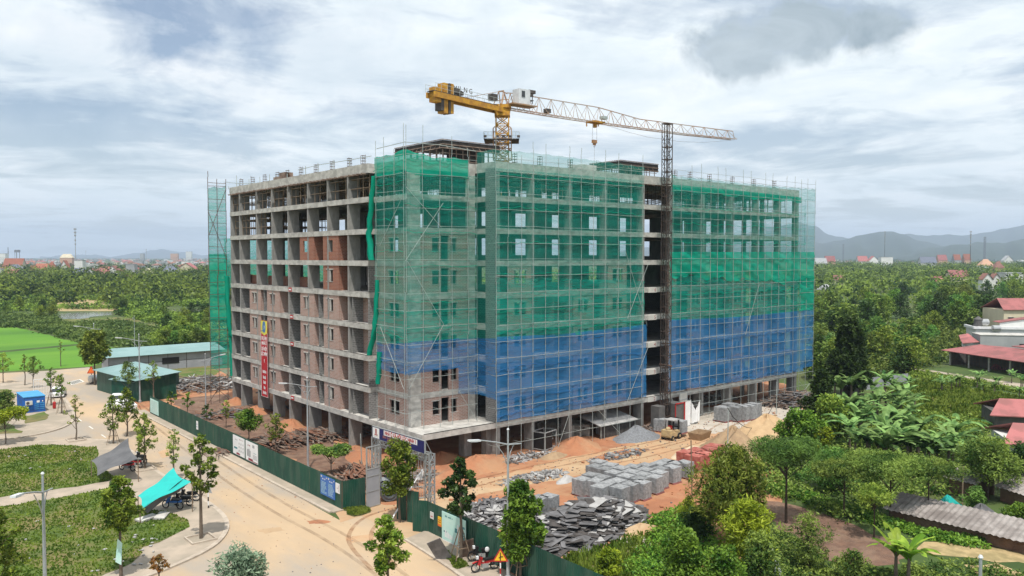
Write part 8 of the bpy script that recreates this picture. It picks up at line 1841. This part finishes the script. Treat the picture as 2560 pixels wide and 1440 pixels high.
# low walls and small roofs
sheet_fence('sheet_fence', 'pale blue grey sheet fence among the banana plants', G(2165, 975), G(2270, 962), ZT(G(2165, 975), 945), 'greywall', .5, seg=5, cat='fence', post='rebar')
g = G(2095, 985); gr = G(2135, 990); L_, rz = dirbox(g, gr); ze = ZT(g, 960); t = thing('shed', 'low teal roofed hut beside the dark round bush', 'shed', (g.x, g.y, 0), rz); b = MB(); quadroof(b, [(0, 0, ze), (L_, 0, ze - .2), (L_ + 1, 3, ze + .4), (1, 3, ze + .6)]); b.build('roof', M['paleroof'], t); b = MB(); b.box((.2, .2, 0), (L_ - .2, 2.8, ze - .35)); b.build('wall', M['darkwall'], t)
for lb, x0, x1, rf, rr0, wallm in (('dark walled house with a red sheet roof at the right edge', 2488, 2600, 1075, 1033, 'darkwall'), ('white walled house with a red roof at the right edge below', 2522, 2620, 1155, 1103, 'housewhite')):
    g = G(x0, rf); gr = G(x1, rf + 6); L_, rz = dirbox(g, gr); ze = ZT(g, rr0); t = thing('house', lb, 'house', (g.x, g.y, 0), rz); b = MB(); b.box((0, 0, 0), (L_, 6, ze)); b.build('wall', M[wallm], t); b = MB(); quadroof(b, [(-.8, -.8, ze - .1), (L_, -.8, ze - .1), (L_, 3.2, ze + 1.3), (1.2, 3.2, ze + 1.3)]); quadroof(b, [(1.2, 3.22, ze + 1.3), (L_, 3.22, ze + 1.3), (L_, 6.6, ze), (-.8, 6.6, ze)]); b.build('roof', M['redroof'], t)
# long fibre cement roofed pig shed
def corr_roof(t, x0, x1, y0, y1, z0, z1, m, amp=.05, pitch=.5):
    n = int((x1 - x0) / (pitch / 4)); b = MB()
    for k in range(n + 1):
        x = x0 + (x1 - x0) * k / n; dz = amp * math.sin(k * math.pi / 2); b.v += [(x, y0 + .05 * math.sin(k * .7), z0 + dz), (x, y1, z1 + dz)]
    for k in range(n): b.f.append((2 * k, 2 * k + 2, 2 * k + 3, 2 * k + 1)); b.m.append(0)
    return b.build('roof', M[m], t)
def longshed(lb, pa, pb, rowa, dep, h2):
    g, gr = G(*pa), G(*pb); L_, rz = dirbox(g, gr); ze = ZT(g, rowa); t = thing('shed', lb, 'shed', (g.x, g.y, 0), rz); corr_roof(t, -.3, L_, -.5, dep, ze, ze + h2, 'greyroof', .04, .42); b = MB(); b.box((0, 0, 0), (L_ - .3, .15, ze - .12)); b.box((0, dep - .4, 0), (L_ - .3, dep - .25, ze + h2 - .2)); b.build('wall', M['soil'], t); return t, L_, ze
t, L_, ze = longshed('long low shed with a weathered corrugated grey roof at the lower right', (2222, 1300), (2640, 1405), 1270, 2.7, .7)
longshed('short corrugated grey roof half hidden under the dark spreading tree', (2372, 1232), (2450, 1252), 1192, 3.0, .9)
longshed('corrugated roof at the right edge under the trees', (2500, 1252), (2600, 1285), 1215, 3.0, .8)
heap('tarpaulin', G(2450, 1312), 2.6, 1.3, 1.7, M['greycloth'], 'black tarpaulin lying behind the long corrugated roof', 30, -.3, 'tarpaulin')
heap('tarpaulin', G(2368, 1282), 1.9, .7, 1.5, M['tealcloth'], 'bright green cloth lying behind the long corrugated roof', 31, -.5, 'tarpaulin')
for k in range(3):
    g = G(2405 + 45 * k, 1262 - 20 * k); b = MB(); b.tube([(0, 0, 0), (.1, 0, 3.2)], .06, 6); o = b.build('pole', M['stake']); o.location = g; tag(o, ['wooden pole left of the fresh green bush', 'wooden pole behind the fresh green bush', 'wooden pole under the dark spreading tree'][k], 'pole')
# pale pipe rail at the bottom edge among the trees
b = MB(); P_ = [G(1925, 1360, 1.6), G(1938, 1395, 1.6), G(1953, 1440, 1.6), G(1960, 1500, 1.6)]; t = thing('pipe_railing', 'pale blue grey pipe railing at the bottom edge among the bushes', 'railing', (P_[0].x, P_[0].y, 0)); o0 = Vector((P_[0].x, P_[0].y, 0))
b.tube([p - o0 for p in P_], .09, 6); b.build('rail', M['lampgrey'], t)
for p in P_: b = MB(); b.tube([(p.x - o0.x, p.y - o0.y, 0), p - o0], .05, 5); b.build('post', M['lampgrey'], t)

# ---------------------------------------------------------------- haze
def haze():
    m = bpy.data.materials.new('haze'); nt, N, L = nodes(m); o = N('ShaderNodeOutputMaterial'); v = N('ShaderNodeVolumePrincipled'); v.inputs['Color'].default_value = (0.66, 0.80, 1.0, 1); v.inputs['Density'].default_value = 0.00012; v.inputs['Anisotropy'].default_value = 0.0
    L(v.outputs[0], o.inputs['Volume']); b = MB(); c = G(1500, 650); b.box((-3000, -3000, -1), (14500, 15500, 470)); ob = b.build('haze', m); tag(ob, kind='stuff', label='thin bluish haze in the air over the whole plain', cat='haze'); return ob
haze()

# ---------------------------------------------------------------- labels: copies that look alike are told apart by their order
def pxof(o):
    p = o.matrix_world.translation if o.parent else o.location; dx, dy = p.x - CX, p.y - CY; f = dx * FWD[0] + dy * FWD[1]; return 1280 + F * (dx * RGT[0] + dy * RGT[1]) / max(f, 1)
ORD = 'leftmost,second,third,fourth,fifth,sixth,seventh,eighth,ninth,tenth,eleventh,twelfth,thirteenth,fourteenth,fifteenth,sixteenth,seventeenth,eighteenth,nineteenth,twentieth'.split(',')
by = {}
for o in list(COL.objects):
    if o.parent is None and 'category' in o and o.get('label') == 'x':
        for c in list(o.children_recursive): bpy.data.objects.remove(c)
        bpy.data.objects.remove(o); continue
    if o.parent is None and 'category' in o and not o.get('kind') and ' houses' not in (o.get('group') or ''): by.setdefault(o['label'], []).append(o)
for lb, os_ in by.items():
    if len(os_) < 2: continue
    os_.sort(key=lambda o: -DIST(o.location)); rows = [os_] if len(os_) <= 20 else [os_[:len(os_) // 2], os_[len(os_) // 2:]]
    for ri, row in enumerate(rows):
        row.sort(key=pxof)
        for i, o in enumerate(row): o['label'] = (ORD[i] + (' from left, ' if i else ', ') + ('' if len(rows) == 1 else ('rear row, ' if ri == 0 else 'front row, ')) + lb)
